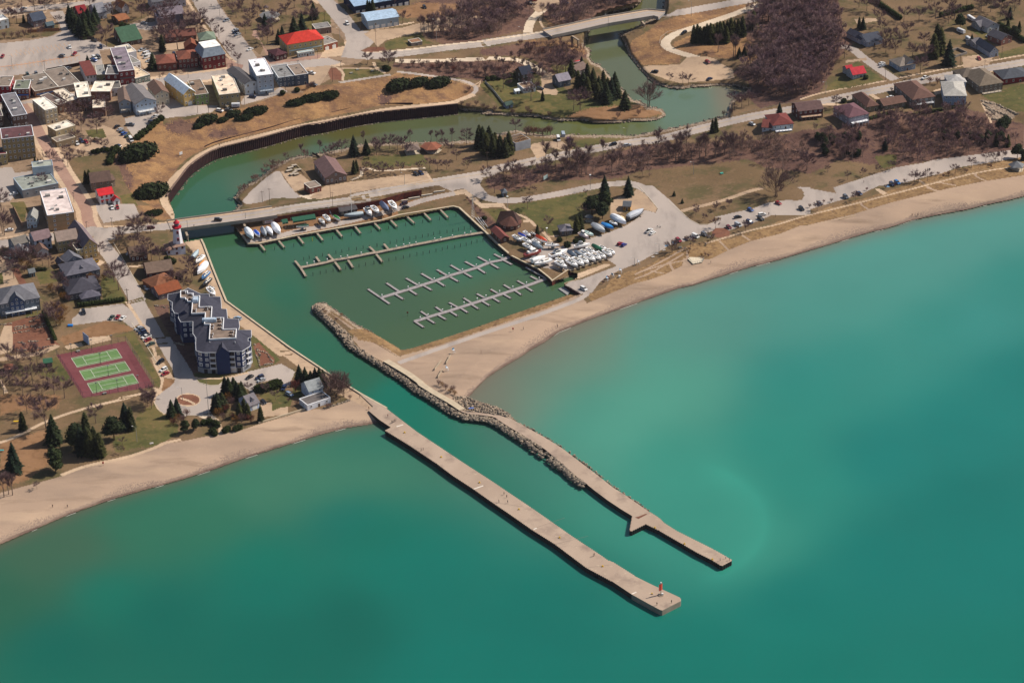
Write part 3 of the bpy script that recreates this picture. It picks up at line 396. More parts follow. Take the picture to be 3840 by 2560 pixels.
def wgrid(x0,x1,y0,y1,st):
 nx=int((x1-x0)/st)+1;ny=int((y1-y0)/st)+1
 XX,YY=np.meshgrid(x0+st*np.arange(nx),y0+st*np.arange(ny));XX=XX.astype(float);YY=YY.astype(float)
 wx,wy=at_np(XX,YY,0.0);fl=[]
 for inside,sf in ((False,26000.),(True,5000.)):
  num=np.zeros(XX.shape+(3,));den=np.zeros(XX.shape)
  for (a,b),c,hb in zip(wp,wcl,whb):
   if hb==inside:w_=1/((XX-a)**2+((YY-b)*1.4)**2+sf)**2.2;num+=w_[...,None]*c;den+=w_
  fl.append(num/den[...,None])
 hw=(inside_np(HARB,XX,YY)*np.where(YY>1300,np.clip((2450-XX)/900,0,1),1))[...,None];col=fl[0]*(1-hw)+fl[1]*hw
 r_=np.hypot(XX-2530,(YY-1960)*1.5)/340;pl=np.where(r_<1,.5*r_**3,.5*np.exp(-((r_-1)/.08)))*(XX>2600)*np.clip((XX-2600)/120,0,1);col=col*(1+.35*pl[...,None])
 for sh,cc,ww in ((SHORE_E,lin('6b6252'),26),(SHORE_W,lin('565543'),22)):
  d=np.exp(-(seg_dist(sh,XX,YY)/ww)**1.3)[...,None]*.75;col=col*(1-d)+np.array(cc)*d
 i,j=np.meshgrid(np.arange(nx-1),np.arange(ny-1));b=(j*nx+i).ravel();F=np.stack([b+nx,b+nx+1,b+1,b],-1)
 return np.stack([wx,wy,np.zeros(XX.shape)],-1).reshape(-1,3),F,col.reshape(-1,3)
parts_=[wgrid(-480,4320,-720,2640,12),wgrid(-12000,16320,-3600,-720,240),wgrid(-12000,-480,-720,2640,240),wgrid(4320,16320,-720,2640,240),wgrid(-12000,16320,2640,6000,240)]
Vs,Fs,Cs,k_=[],[],[],0
for a_,b_,c_ in parts_:Vs.append(a_);Fs.append(b_+k_);Cs.append(c_);k_+=len(a_)
Vs=np.concatenate(Vs);Fs=np.concatenate(Fs);Cs=np.concatenate(Cs)
wm=bpy.data.materials.new('water');wm.use_nodes=True;nt=wm.node_tree;b=nt.nodes['Principled BSDF']
at_=nt.nodes.new('ShaderNodeAttribute');at_.attribute_name='silt'
tc=nt.nodes.new('ShaderNodeTexCoord');n1=nt.nodes.new('ShaderNodeTexNoise');n1.inputs['Scale'].default_value=.012;n1.inputs['Detail'].default_value=5;nt.links.new(tc.outputs['Object'],n1.inputs['Vector'])
hs=nt.nodes.new('ShaderNodeHueSaturation');mr=nt.nodes.new('ShaderNodeMapRange');mr.inputs[1].default_value=.3;mr.inputs[2].default_value=.7;mr.inputs[3].default_value=.94;mr.inputs[4].default_value=1.06
nt.links.new(n1.outputs['Fac'],mr.inputs[0]);nt.links.new(mr.outputs[0],hs.inputs['Value']);nt.links.new(at_.outputs['Color'],hs.inputs['Color']);nt.links.new(hs.outputs[0],b.inputs['Base Color'])
b.inputs['Roughness'].default_value=.12;b.inputs['Specular IOR Level'].default_value=.5;b.inputs['IOR'].default_value=1.33
n2=nt.nodes.new('ShaderNodeTexNoise');n2.inputs['Scale'].default_value=.6;n2.inputs['Detail'].default_value=6;mp=nt.nodes.new('ShaderNodeMapping');mp.inputs['Scale'].default_value=(1,.45,1);mp.inputs['Rotation'].default_value=(0,0,.5)
nt.links.new(tc.outputs['Object'],mp.inputs[0]);nt.links.new(mp.outputs[0],n2.inputs['Vector'])
bp=nt.nodes.new('ShaderNodeBump');bp.inputs['Strength'].default_value=.35;bp.inputs['Distance'].default_value=.12;nt.links.new(n2.outputs['Fac'],bp.inputs['Height']);nt.links.new(bp.outputs[0],b.inputs['Normal'])
me=np_mesh('water',Vs,Fs,[wm]);ca=me.color_attributes.new('silt','FLOAT_COLOR','POINT')
ca.data.foreach_set('color',np.concatenate([Cs,np.ones((len(Cs),1))],1).astype(np.float32).ravel());tag(inst('water',me),kind='structure')
# BUILDERS
ORD='first second third fourth fifth sixth seventh eighth ninth tenth eleventh twelfth thirteenth fourteenth fifteenth sixteenth seventeenth eighteenth nineteenth twentieth'.split()
def nth(k,n):
 if k==0:return 'leftmost'
 if k==n-1:return 'rightmost'
 return ORD[k]+' from left' if k<(n+1)//2 else ORD[n-1-k]+' from right'
def C(c,kind='paint'):
 """object material by hex colour"""
 kw=dict(paint=dict(rough=.75,var=.08,scale=.5),wall=dict(rough=.85,var=.10,scale=.35),roof=dict(rough=.9,var=.14,scale=.6),gloss=dict(rough=.3,var=.04,scale=.5,spec=.5),metal=dict(rough=.45,var=.1,scale=1.0,metallic=.4),glass=dict(rough=.12,var=.2,scale=.2,spec=.6),leaf=dict(rough=.9,var=.5,scale=.9,spec=.1),twig=dict(rough=.95,var=.2,scale=.3,spec=.05),tarp=dict(rough=.6,var=.06,scale=.8),wood=dict(rough=.9,var=.15,scale=1.5),flatroof=dict(rough=.92,var=.2,scale=.3))[kind]
 return mat(kind+'_'+c,c,**kw)
GLASS='1c2630'
_wc={}
def window_mesh(w_,h_,trim,t=.13):
 k=(round(w_,1),round(h_,1),trim,t)
 if k not in _wc:
  m=MB();T=C(trim,'paint')
  m.box(-w_/2,w_/2,-.09,.02,0,t,T);m.box(-w_/2,w_/2,-.09,.02,h_-t,h_,T);m.box(-w_/2,-w_/2+t,-.088,.02,t,h_-t,T);m.box(w_/2-t,w_/2,-.088,.02,t,h_-t,T)
  if w_>1.1:m.box(-t*.4,t*.4,-.07,.02,t,h_-t,T)
  if t>.15:m.box(-w_/2+t,-t*.41,-.069,.02,h_*.55,h_*.55+t*.8,T);m.box(t*.41,w_/2-t,-.069,.02,h_*.55,h_*.55+t*.8,T)
  m.box(-w_/2+t,w_/2-t,-.035,.01,t,h_-t,C(GLASS,'glass'));_wc[k]=m.mesh('window')
 return _wc[k]
def door_mesh(w_,h_,col):
 k=('d',w_,h_,col)
 if k not in _wc:
  m=MB();m.box(-w_/2,w_/2,-.07,.02,0,h_,C(col,'paint'));m.box(-w_/2-.1,w_/2+.1,-.05,.01,0,h_+.1,C('d8d4cc','paint'));_wc[k]=m.mesh('door')
 return _wc[k]
def frame_of(A,B,d,z=None):
 a=G(A);b=G(B);dx=Vector((b.x-a.x,b.y-a.y,0));w_=dx.length;dx.normalize();ny=Vector((-dx.y,dx.x,0))
 z0=min(a.z,b.z) if z is None else z
 c=Vector(((a.x+b.x)/2,(a.y+b.y)/2,z0))+ny*(d/2)
 return Matrix.Translation(c)@Matrix.Rotation(math.atan2(dx.y,dx.x),4,'Z'),w_
def roof_parts(root,put,w_,d,h,kind,rh,roofc,trim,wallc,o=.45):
 rm=C(roofc,'roof');m=MB();wm=MB();wmm=C(wallc,'wall')
 x,y=w_/2,d/2
 if kind in ('gx','gy','sx'):
  if kind=='gy':hx,hy=y,x
  else:hx,hy=x,y
  r_=0 if kind!='sx' else hy*.55
  sl=rh/(hy+r_);X=hx+o;Y=hy+o
  out=[(-Y,h-sl*o),(r_,h+rh),(Y,h+rh-rh/max(.3,hy-r_)*(Y-r_))];th=.22
  pr=[(a,b) for a,b in out]+[(a,b-th) for a,b in out[::-1]]
  vs=[]
  for xx in (-X,X):vs+=[((xx,a,b+.06) if kind!='gy' else (-a,xx,b+.06)) for a,b in pr]
  fs=[(i,(i+1)%6,6+(i+1)%6,6+i) for i in range(6)]+[(0,5,4,1),(1,4,3,2),(6,7,10,11),(7,8,9,10)]
  if kind!='gy':fs=[f[::-1] for f in fs]
  m.add(vs,[f[::-1] for f in fs],rm)
  gv=[]
  for xx in (-hx,hx):
   gv+=[((xx,a,b) if kind!='gy' else (-a,xx,b)) for a,b in ((-hy,h),(hy,h),(r_,h+rh))]
  wm.add(gv,[(0,1,2),(5,4,3)],wmm)
 elif kind in ('hip','mansard'):
  X,Y=x+o,y+o
  if kind=='hip':
   r_=min(X,Y);tx,ty=max(X-r_,.05),max(Y-r_,.05)
  else:tx,ty=x-2.0,y-2.0
  vs=[(-X,-Y,h-.18),(X,-Y,h-.18),(X,Y,h-.18),(-X,Y,h-.18),(-X,-Y,h+.04),(X,-Y,h+.04),(X,Y,h+.04),(-X,Y,h+.04),(-tx,-ty,h+rh),(tx,-ty,h+rh),(tx,ty,h+rh),(-tx,ty,h+rh)]
  fs=[(3,2,1,0)]+[(i,(i+1)%4,4+(i+1)%4,4+i) for i in range(4)]+[(4+i,4+(i+1)%4,8+(i+1)%4,8+i) for i in range(4)]+[(8,9,10,11)]
  m.add(vs[:],fs,rm)
  if kind=='mansard':m.box(-tx-.15,tx+.15,-ty-.15,ty+.15,h+rh+.01,h+rh+.25,C('e6e6e2','flatroof'))
 else:
  fr=C(roofc,'flatroof');m.box(-x+.28,x-.28,-y+.28,y-.28,h-.5,h+.05,fr)
  t=MB();tm=C(trim or wallc,'paint');p_=.34
  t.box(-x-.06,x+.06,-y-.06,-y+.3,h+.002,h+p_,tm);t.box(-x-.06,x+.06,y-.3,y+.06,h+.002,h+p_,tm);t.box(-x-.06,-x+.3,-y+.3,y-.3,h+.002,h+p_,tm);t.box(x-.3,x+.06,-y+.3,y-.3,h+.002,h+p_,tm)
  put(t.obj('parapet',root))
  rr=random.Random(int(w_*100+d*7));area=w_*d
  for k in range(min(6,int(area/60))):
   v=MB();a,b=rr.uniform(-x*.7,x*.7),rr.uniform(-y*.7,y*.7);s_=rr.choice([.35,.5,.9,1.3]);v.box(a-s_,a+s_,b-s_*.7,b+s_*.7,h+.06,h+.06+min(1.2,s_+.3),C(rr.choice(['c9c6c0','8d8a86','6a6662']),'paint'));put(v.obj('roof_unit',root))
 ro=m.obj('roof',root);put(ro)
 return ro,wm
def building(spec,label,cat='house',name='house',group=None,trim='d9d5cc'):
 """spec lines: A B|d|h|roof|rh|wall|roof|floors|cols ; extra lines are wings; opts after: z=..,ch(imney),gd(garage doors),nw,side=,chcol"""
 root=None;out=[]
 for ln in spec.strip().split('\n'):
  f_=[t.strip() for t in ln.split('|')]
  pts=P(f_[0]);d=float(f_[1]);h=float(f_[2]);kind=f_[3];rh=float(f_[4]);wallc,roofc=f_[5],f_[6];fl=int(f_[7]);cols=int(f_[8]);opt=f_[9] if len(f_)>9 else ''
  oz=0.0;tr=trim
  for t in opt.split():
   if t.startswith('z='):oz=float(t[2:])
   if t.startswith('t='):tr=t[2:]
  A,B=pts[0],pts[1];M,w_=frame_of(A,B,d)
  if root is None:
   root=empty(name,M.translation,M.to_euler().z,label,cat,group);bpy.context.view_layer.update();RI=M.inverted();z_root=M.translation.z
  elif oz:M.translation.z=z_root
  F=RI@M
  def put(o,L=None):o.matrix_basis=F@(L or Matrix.Identity(4));return o
  x,y=w_/2,d/2;h1=h
  wmsh=MB();wmm=C(wallc,'wall');z_lo=oz if oz else -2.5
  wmsh.box(-x,x,-y,y,z_lo,h1,wmm)
  ro,gw=roof_parts(root,put,w_,d,h,kind,rh,roofc,tr if kind=='flat' else None,wallc)
  for v,fcs,in ((gw.v,gw.f),):
   if v:wmsh.add(v,fcs,wmm)
  if 'bands' in opt:
   for zz in (3.0,6.0,9.0):wmsh.box(-x-.05,x+.05,-y-.05,y+.05,zz,zz+.18,C('8e7458','wall'))
  put(wmsh.obj('wall',root))
  def win(ww,hh,X,Y,Z,rz):o=inst('window',window_mesh(ww,hh,tr),root);put(o,Matrix.Translation((X,Y,Z))@Matrix.Rotation(rz,4,'Z'))
  if 'nw' not in opt.split():
   fh=(h-oz)/max(1,fl);hh=min(1.6,fh*.5)
   for q in range(fl):
    Z=oz+fh*q+fh*.36
    for c_ in range(cols):
     if q==0 and not oz and c_==cols//2 and 'gd' not in opt:continue
     win(1.15,hh,-x+w_*(c_+.5)/cols,-y,Z,0)
    ns=max(1,min(4,int(d/5)))
    for c_ in range(ns):win(1.1,hh,-x,-y+d*(c_+.5)/ns,Z,-math.pi/2);
    for c_ in range(ns):win(1.1,hh,x,-y+d*(c_+.5)/ns,Z,math.pi/2)
   if kind=='gy' and rh>2:win(1.1,1.1,0,-y,h+rh*.15,0)
  if not oz and 'nd' not in opt.split():
   if 'gd' in opt:
    n_=max(1,int(w_/4))
    for c_ in range(n_):
     m_=MB();m_.box(-1.35,1.35,-.08,.02,0,2.5,C('e0e0dc','paint'))
     for k in range(1,4):m_.box(-1.33,1.33,-.1,.0,k*.62,k*.62+.04,C('a9a9a5','paint'))
     o=m_.obj('garage_door',root);put(o,Matrix.Translation((-x+w_*(c_+.5)/n_,-y,.0)))
   else:
    o=inst('door',door_mesh(1.0,2.1,'4a3a32' if 'rd' not in opt else '9c2320'),root);put(o,Matrix.Translation((-x+w_*(cols//2+.5)/max(cols,1),-y,0)))
  for t in opt.split():
   if t=='ch':
    m_=MB();m_.box(-.45,.45,-.4,.4,0,rh*.6+2.0,C('7a4a3c','wall'));m_.box(-.5,.5,-.45,.45,rh*.6+2.0,rh*.6+2.15,C('5a4a42','wall'));o=m_.obj('chimney',ro);o.matrix_basis=Matrix.Translation((w_*.22,d*.1,h))
   if t.startswith('deck'):
    m_=MB();c_=C(t[4:] or 'cfc8bc','wood');dd=2.6;zz=2.7 if h>5 else.5
    m_.box(-x*.8,x*.8,-y-dd,-y-.02,zz-.2,zz,c_)
    for X in np.linspace(-x*.8+.08,x*.8-.08,6):m_.box(X-.07,X+.07,-y-dd,-y-dd+.14,-2,zz+.95,c_)
    m_.box(-x*.8,x*.8,-y-dd-.03,-y-dd+.05,zz+.9,zz+1.0,c_);m_.box(-x*.8,x*.8,-y-dd-.02,-y-dd+.03,zz+.45,zz+.5,c_);put(m_.obj('deck',root))
   if t.startswith('dorm'):
    n_=int(t[4:] or 1)
    for k in range(n_):
     X=-x+w_*(k+1)/(n_+1);m_=MB();yy=-y*.55;zb=h+rh*.1
     m_.box(X-.9,X+.9,yy-1.0,yy+1.6,h-.2,zb+1.3,wmm);m_.add([(X-1.15,yy-1.25,zb+1.2),(X+1.15,yy-1.25,zb+1.2),(X,yy-1.25,zb+2.2),(X-1.15,yy+2.4,zb+1.2),(X+1.15,yy+2.4,zb+1.2),(X,yy+2.4,zb+2.2)],[(0,1,2),(0,2,5,3),(1,4,5,2)],C(roofc,'roof'))
     o=m_.obj('dormer',root);put(o);win(1.0,1.0,X,yy-1.0,zb+.1,0)
   if t=='sky':m_=MB();m_.box(-1.2,1.2,-2,-.4,h+rh*.45,h+rh*.8,C('c8d4dc','glass'));put(m_.obj('skylight',root))
   if t.startswith('awn'):
    n_=3;m_=MB();c_=C(t[3:],'tarp')
    for k in range(n_):X=-x+w_*(k+.5)/n_;m_.add([(X-.9,-y-.05,h*.5),(X+.9,-y-.05,h*.5),(X+.9,-y-.8,h*.5-.5),(X-.9,-y-.8,h*.5-.5)],[(0,1,2,3),(3,2,1,0)],c_)
    put(m_.obj('awning',root))
   if t.startswith('sign'):
    m_=MB();m_.box(-x*.9,x*.9,-y-.25,-y-.01,h*.45,h*.45+.8,C(t[4:],'paint'));put(m_.obj('sign_band',root))
 return root
# vehicles
_cars={}
def car_proto(kind,col):
 k=(kind,col)
 if k in _cars:return _cars[k]
 body=MB();gl=MB();cm=mat('car_'+col,col,rough=.28,var=.03,spec=.5,coat=.5);gm=C('10161c','glass');dk=C('15161a','paint');W2=.9
 if kind=='sedan':prof=[(-2.3,.35),(-2.35,.8),(-2.2,.98),(-1.6,1.02),(1.0,1.0),(2.1,.82),(2.33,.6),(2.3,.3)];cab=(-1.75,1.25,.98,-1.05,.35,1.45)
 elif kind=='hatch':prof=[(-2.0,.35),(-2.05,.9),(-1.9,1.0),(1.0,1.0),(1.9,.82),(2.1,.6),(2.05,.3)];cab=(-1.95,1.2,.98,-1.55,.4,1.48)
 elif kind=='pickup':prof=[(-2.8,.5),(-2.85,1.05),(1.1,1.08),(2.6,1.0),(2.75,.7),(2.7,.4)];cab=(-.75,1.45,1.05,-.5,.75,1.78);W2=.98
 elif kind=='van':prof=[(-2.4,.4),(-2.45,1.15),(1.6,1.12),(2.4,.85),(2.45,.4)];cab=(-2.4,1.9,1.1,-2.3,1.1,1.9);W2=.96
 elif kind=='bigvan':prof=[(-2.8,.4),(-2.85,1.3),(2.0,1.2),(2.8,.95),(2.8,.4)];cab=(-2.8,2.2,1.25,-2.75,1.5,2.4);W2=1.0
 else:prof=[(-2.25,.4),(-2.3,1.0),(-2.2,1.1),(1.1,1.1),(2.15,.98),(2.35,.7),(2.3,.35)];cab=(-2.2,1.35,1.08,-2.0,.45,1.72);W2=.94
 n=len(prof);vs=[]
 for yy,sh in ((-W2,0),(W2,0)):
  vs+=[(x,yy*(1 if z<.95 else.95),z) for x,z in prof]
 body.add(vs,[(i,n+i,n+(i+1)%n,(i+1)%n) for i in range(n)]+[tuple(range(n)),tuple(range(2*n-1,n-1,-1))],cm)
 x0,x1,z0,x2,x3,z1=cab;a,b=W2*.9,W2*.76
 gl.add([(x0,-a,z0),(x1,-a,z0),(x1,a,z0),(x0,a,z0),(x2,-b,z1),(x3,-b,z1),(x3,b,z1),(x2,b,z1)],[(0,1,5,4),(1,2,6,5),(2,3,7,6),(3,0,4,7),(4,5,6,7)],gm)
 body.box(x2-.04,x3+.06,-b-.03,b+.03,z1-.03,z1+.05,cm)
 for xx in np.linspace(x0+.7,x1-1.0,2):
  for s_ in (-1,1):body.add([(xx,s_*a*1.01,z0),(xx+.12,s_*a*1.01,z0),(xx+.12,s_*b*1.02,z1),(xx,s_*b*1.02,z1)],[(0,1,2,3) if s_<0 else (3,2,1,0)],cm)
 if kind=='pickup':body.box(-2.7,-.85,-.78,.78,1.0,1.1,dk)
 if kind in ('van','bigvan'):
  for s_ in (-1,1):body.box(-2.35,.3,s_*a-.03,s_*a+.03,z0,z1-.15,cm)
 xf=prof[-2][0];xb=prof[1][0];lights=MB()
 for s_ in (-1,1):lights.box(xf-.12,xf+.03,s_*W2*.75-.15,s_*W2*.75+.15,.6,.74,C('e8e8e4','gloss'));lights.box(xb-.03,xb+.1,s_*W2*.8-.12,s_*W2*.8+.12,.7,.9,C('8c1512','gloss'))
 wh=MB();wh.tube((0,-.11,0),(0,.11,0),.33,.33,dk,10);wh.tube((0,-.12,0),(0,.12,0),.18,.18,C('9a9a9c','metal'),8)
 _cars[k]=(body.mesh('body'),gl.mesh('window_glass'),lights.mesh('lights'),wh.mesh('wheel'),W2,xf,xb);return _cars[k]
def car(ctr,head,kind,col,label,group,z=None,cat=None):
 b,g_,l_,wmsh,W2,xf,xb=car_proto(kind,col);c=at(ctr[0],ctr[1],(H(*ctr) if z is None else z)+.7);c.z-=.7
 hv=at(ctr[0]+head[0],ctr[1]+head[1],c.z)-at(ctr[0],ctr[1],c.z);nm={'pickup':'pickup_truck','van':'minivan','bigvan':'cargo_van','suv':'suv'}.get(kind,'car')
 o=empty(nm,(c.x,c.y,c.z+.03),math.atan2(hv.y,hv.x),label,cat or {'pickup':'pickup truck','van':'minivan','bigvan':'van','suv':'SUV'}.get(kind,'car'),group)
 inst('body',b,o);inst('window_glass',g_,o);inst('lights',l_,o)
 for x in (xb+.85,xf-.85):
  for s_ in (-1,1):inst('wheel',wmsh,o,(x,s_*(W2-.08),.33))
 return o
# boats
_boats={}
def boat_proto(kind,L,hullc,topc):
 k=(kind,round(L),hullc,topc)
 if k in _boats:return _boats[k]
 L=round(L);sail=kind in ('sail','sailmast','sailtarp');Bm=L*(.31 if sail else.33);st=1.5 if sail else.7;fb=L*(.11 if sail else.14)
 hull=MB();parts={};hm=C(hullc,'gloss');N=11;rings=[];sheer=[]
 for i in range(N):
  t=i/(N-1);bw=Bm/2*((.74+.26*math.sin(min(1,t/.42)*math.pi/2)) if t<.42 else max(.02,(1-((t-.42)/.58)**2.1)));zk=st+.1+(.35*fb)*(t**3)*1.3;zs=st+fb+.3+fb*.25*t*t;x=(t-.5)*L+(.0 if t<1 else.0)
  rings.append([(x,-bw,zs),(x,-bw*.93,st+fb*.45),(x,-bw*.45,zk),(x,0,zk-.15),(x,bw*.45,zk),(x,bw*.93,st+fb*.45),(x,bw,zs)]);sheer.append((x,bw,zs))
 hull.loft(rings,hm);hull.box(-L*.4,L*.3,-.01,.01,st+.05,st+.1,hm)
 parts['hull']=hull
 dk=C('f4f2ec' if hullc!='5f6f7c' else '8f9aa3','gloss');top=MB();tm=C(topc,'tarp' if kind in ('wrap','tarp','sailtarp') else 'gloss')
 if kind in ('wrap','tarp','sailtarp'):
  rg=[];hgt=dict(wrap=L*.14,tarp=L*.09,sailtarp=L*.12)[kind]
  for i,(x,b,z) in enumerate(sheer):
   t=i/(N-1);hh=hgt*(.55+.45*math.sin(math.pi*min(1,t*1.35+.12)))*(1 if t<.75 else (1.02-t)/.27)+(.12 if kind=='wrap' and i%3==1 else 0)
   if kind=='wrap':rg.append([(x,-b*1.03,z-.35),(x,-b*.93,z+hh*.5),(x,-b*.4,z+hh*.96),(x,0,z+hh*1.05),(x,b*.4,z+hh*.96),(x,b*.93,z+hh*.5),(x,b*1.03,z-.35)])
   else:rg.append([(x,-b*1.03,z-.3),(x,-b*.75,z+hh*.3),(x,-b*.3,z+hh*.8),(x,0,z+hh*1.1),(x,b*.3,z+hh*.8),(x,b*.75,z+hh*.3),(x,b*1.03,z-.3)])
  top.loft(rg,tm);parts['cover']=top
 else:
  poly=[(x,-b*.97) for x,b,z in sheer]+[(x,b*.97) for x,b,z in sheer[::-1]];zz=[z-.04 for x,b,z in sheer];top.prism(poly,[z-.1 for z in zz+zz[::-1]],zz+zz[::-1],dk);parts['deck']=top
  zd=st+fb+.3;cab=MB()
  def trunk(m_,x0,x1,w0,w1,h0,h1,mm,zb=zd):m_.add([(x0,-w0,zb),(x1,-w1,zb),(x1,w1,zb),(x0,w0,zb),(x0+.15,-w0*.8,zb+h0),(x1-.5,-w1*.7,zb+h1),(x1-.5,w1*.7,zb+h1),(x0+.15,w0*.8,zb+h0)],[(0,1,5,4),(1,2,6,5),(2,3,7,6),(3,0,4,7),(4,5,6,7)],mm)
  if kind in ('sail','sailmast'):
   trunk(cab,-L*.08,L*.27,Bm*.30,Bm*.15,.55,.28,C('f0eee8','gloss'));cab.box(L*.16,L*.22,-.28,.28,zd+.3,zd+.48,C('2a3036','glass'));cab.box(0,L*.09,-Bm*.22,Bm*.22,zd+.48,zd+.58,C('39424a','glass'))
   for s_ in (-1,1):cab.box(0,L*.12,s_*Bm*.285-.03,s_*Bm*.285+.03,zd+.15,zd+.33,C('2a3036','glass'))
   parts['cabin']=cab;ck=MB();ck.box(-L*.38,-L*.1,-Bm*.2,Bm*.2,zd-.02,zd+.05,C('a99a84','wood'));ck.box(-L*.3,-L*.13,-Bm*.1,Bm*.1,zd+.052,zd+.07,C('3c3a38','paint'))
   for s_ in (-1,1):ck.box(-L*.4,-L*.09,s_*Bm*.24-.07,s_*Bm*.24+.07,zd,zd+.25,dk)
   parts['cockpit']=ck;bm_=MB();bm_.tube((-L*.33,0,zd+1.1),(L*.05,0,zd+1.1),.14,.1,C(topc,'tarp'),6);bm_.tube((L*.05,0,zd+.4),(L*.05,0,zd+1.4),.07,.07,C('d8d8d8','metal'));bm_.tube((-L*.33,0,zd),(-L*.33,0,zd+1.1),.04,.04,C('d8d8d8','metal'));parts['boom']=bm_
   if kind=='sailmast':ms=MB();ms.tube((L*.06,0,zd),(L*.06,0,zd+L*1.25),.11,.07,C('f2f2f0','gloss'),6);ms.box(L*.06-.04,L*.06+.04,-.9,.9,zd+L*.6,zd+L*.6+.06,C('f2f2f0','gloss'));parts['mast']=ms
  elif kind=='cruiser':
   trunk(cab,-L*.25,L*.28,Bm*.38,Bm*.22,1.3,.6,C('f0eee8','gloss'));parts['cabin']=cab;gl=MB();trunk(gl,-L*.2,L*.08,Bm*.34,Bm*.3,.75,.6,C('1d2730','glass'),zd+.95);parts['windscreen']=gl
   fb_=MB();fb_.box(-L*.2,L*.02,-Bm*.3,Bm*.3,zd+1.72,zd+1.84,C('f0eee8','gloss'));fb_.box(-L*.17,-L*.02,-Bm*.22,Bm*.22,zd+1.85,zd+2.25,C(topc,'gloss'));parts['flybridge']=fb_;ck=MB();ck.box(-L*.45,-L*.27,-Bm*.3,Bm*.3,zd-.02,zd+.06,C('6a5a4a','wood'));parts['cockpit']=ck
  elif kind=='tug':
   cab.box(-L*.1,L*.12,-Bm*.28,Bm*.28,zd,zd+2.0,C('f0eee8','gloss'));cab.box(-L*.3,-L*.1,-Bm*.26,Bm*.26,zd,zd+1.2,C('e8e6e0','gloss'));cab.box(-L*.12,L*.14,-Bm*.31,Bm*.31,zd+2.0,zd+2.12,C('f0eee8','gloss'));parts['wheelhouse']=cab
   gl=MB();gl.box(-L*.08,L*.125,-Bm*.285,Bm*.285,zd+1.1,zd+1.7,C('1d2730','glass'));parts['windscreen']=gl;rl=MB();
   for s_ in (-1,1):rl.box(-L*.45,L*.35,s_*Bm*.42-.03,s_*Bm*.42+.03,zd+.6,zd+.66,C('8c3a2a','paint'))
   parts['rail']=rl
  else:
   ck=MB();ck.box(-L*.42,L*.15,-Bm*.33,Bm*.33,zd-.02,zd+.04,C('6b6e72','paint'));parts['cockpit']=ck;gl=MB();trunk(gl,L*.02,L*.15,Bm*.36,Bm*.3,.5,.1,C('26323c','glass'));parts['windscreen']=gl;cab.box(-L*.3,-L*.2,-Bm*.25,Bm*.25,zd+.05,zd+.45,C(topc,'tarp'));parts['seat']=cab
 kl=MB()
 if sail:kl.add([(-L*.06,-.12,.25),(L*.12,-.12,.25),(L*.16,-.1,st+.1),(-L*.1,-.1,st+.1),(-L*.06,.12,.25),(L*.12,.12,.25),(L*.16,.1,st+.1),(-L*.1,.1,st+.1)],[(0,1,2,3),(7,6,5,4),(0,4,5,1),(1,5,6,2),(3,7,4,0)],C('5a6c78' if hullc!='23405c' else '7a2a24','paint'));parts['keel']=kl
 cr_=MB();cm=C('6a5a4c','wood')
 for x in (-L*.25,L*.18):
  for s_ in (-1,1):cr_.tube((x,s_*Bm*.42,0),(x,s_*Bm*.33,st+fb*.35),.07,.06,cm,4)
  cr_.box(x-.12,x+.12,-Bm*.45,Bm*.45,0,.22,cm)
 cr_.box(-L*.3,L*.25,-.15,.15,.01,.26,cm);parts['cradle']=cr_
 _boats[k]={a:m_.mesh(a,False) for a,m_ in parts.items()};return _boats[k]
def boat(bow,stern,kind,hullc,topc,label,group,z=None):
 hullc='f4f4f4' if hullc=='dcdcda' else hullc;topc='f4f4f4' if topc=='dcdcda' else topc
 hh=(H(*stern) if z is None else z);lift=2.6 if kind.startswith('sail') else 1.9;zb=hh+lift
 a=at(bow[0],bow[1],zb);b=at(stern[0],stern[1],zb);d=a-b;c=(a+b)/2;L=min(14,max(5,d.length))
 o=empty('boat',(c.x,c.y,hh+.02),math.atan2(d.y,d.x),label,'sailboat' if kind.startswith('sail') else 'boat',group)
 for n_,me in boat_proto(kind,L,hullc,topc).items():inst(n_,me,o)
 return o
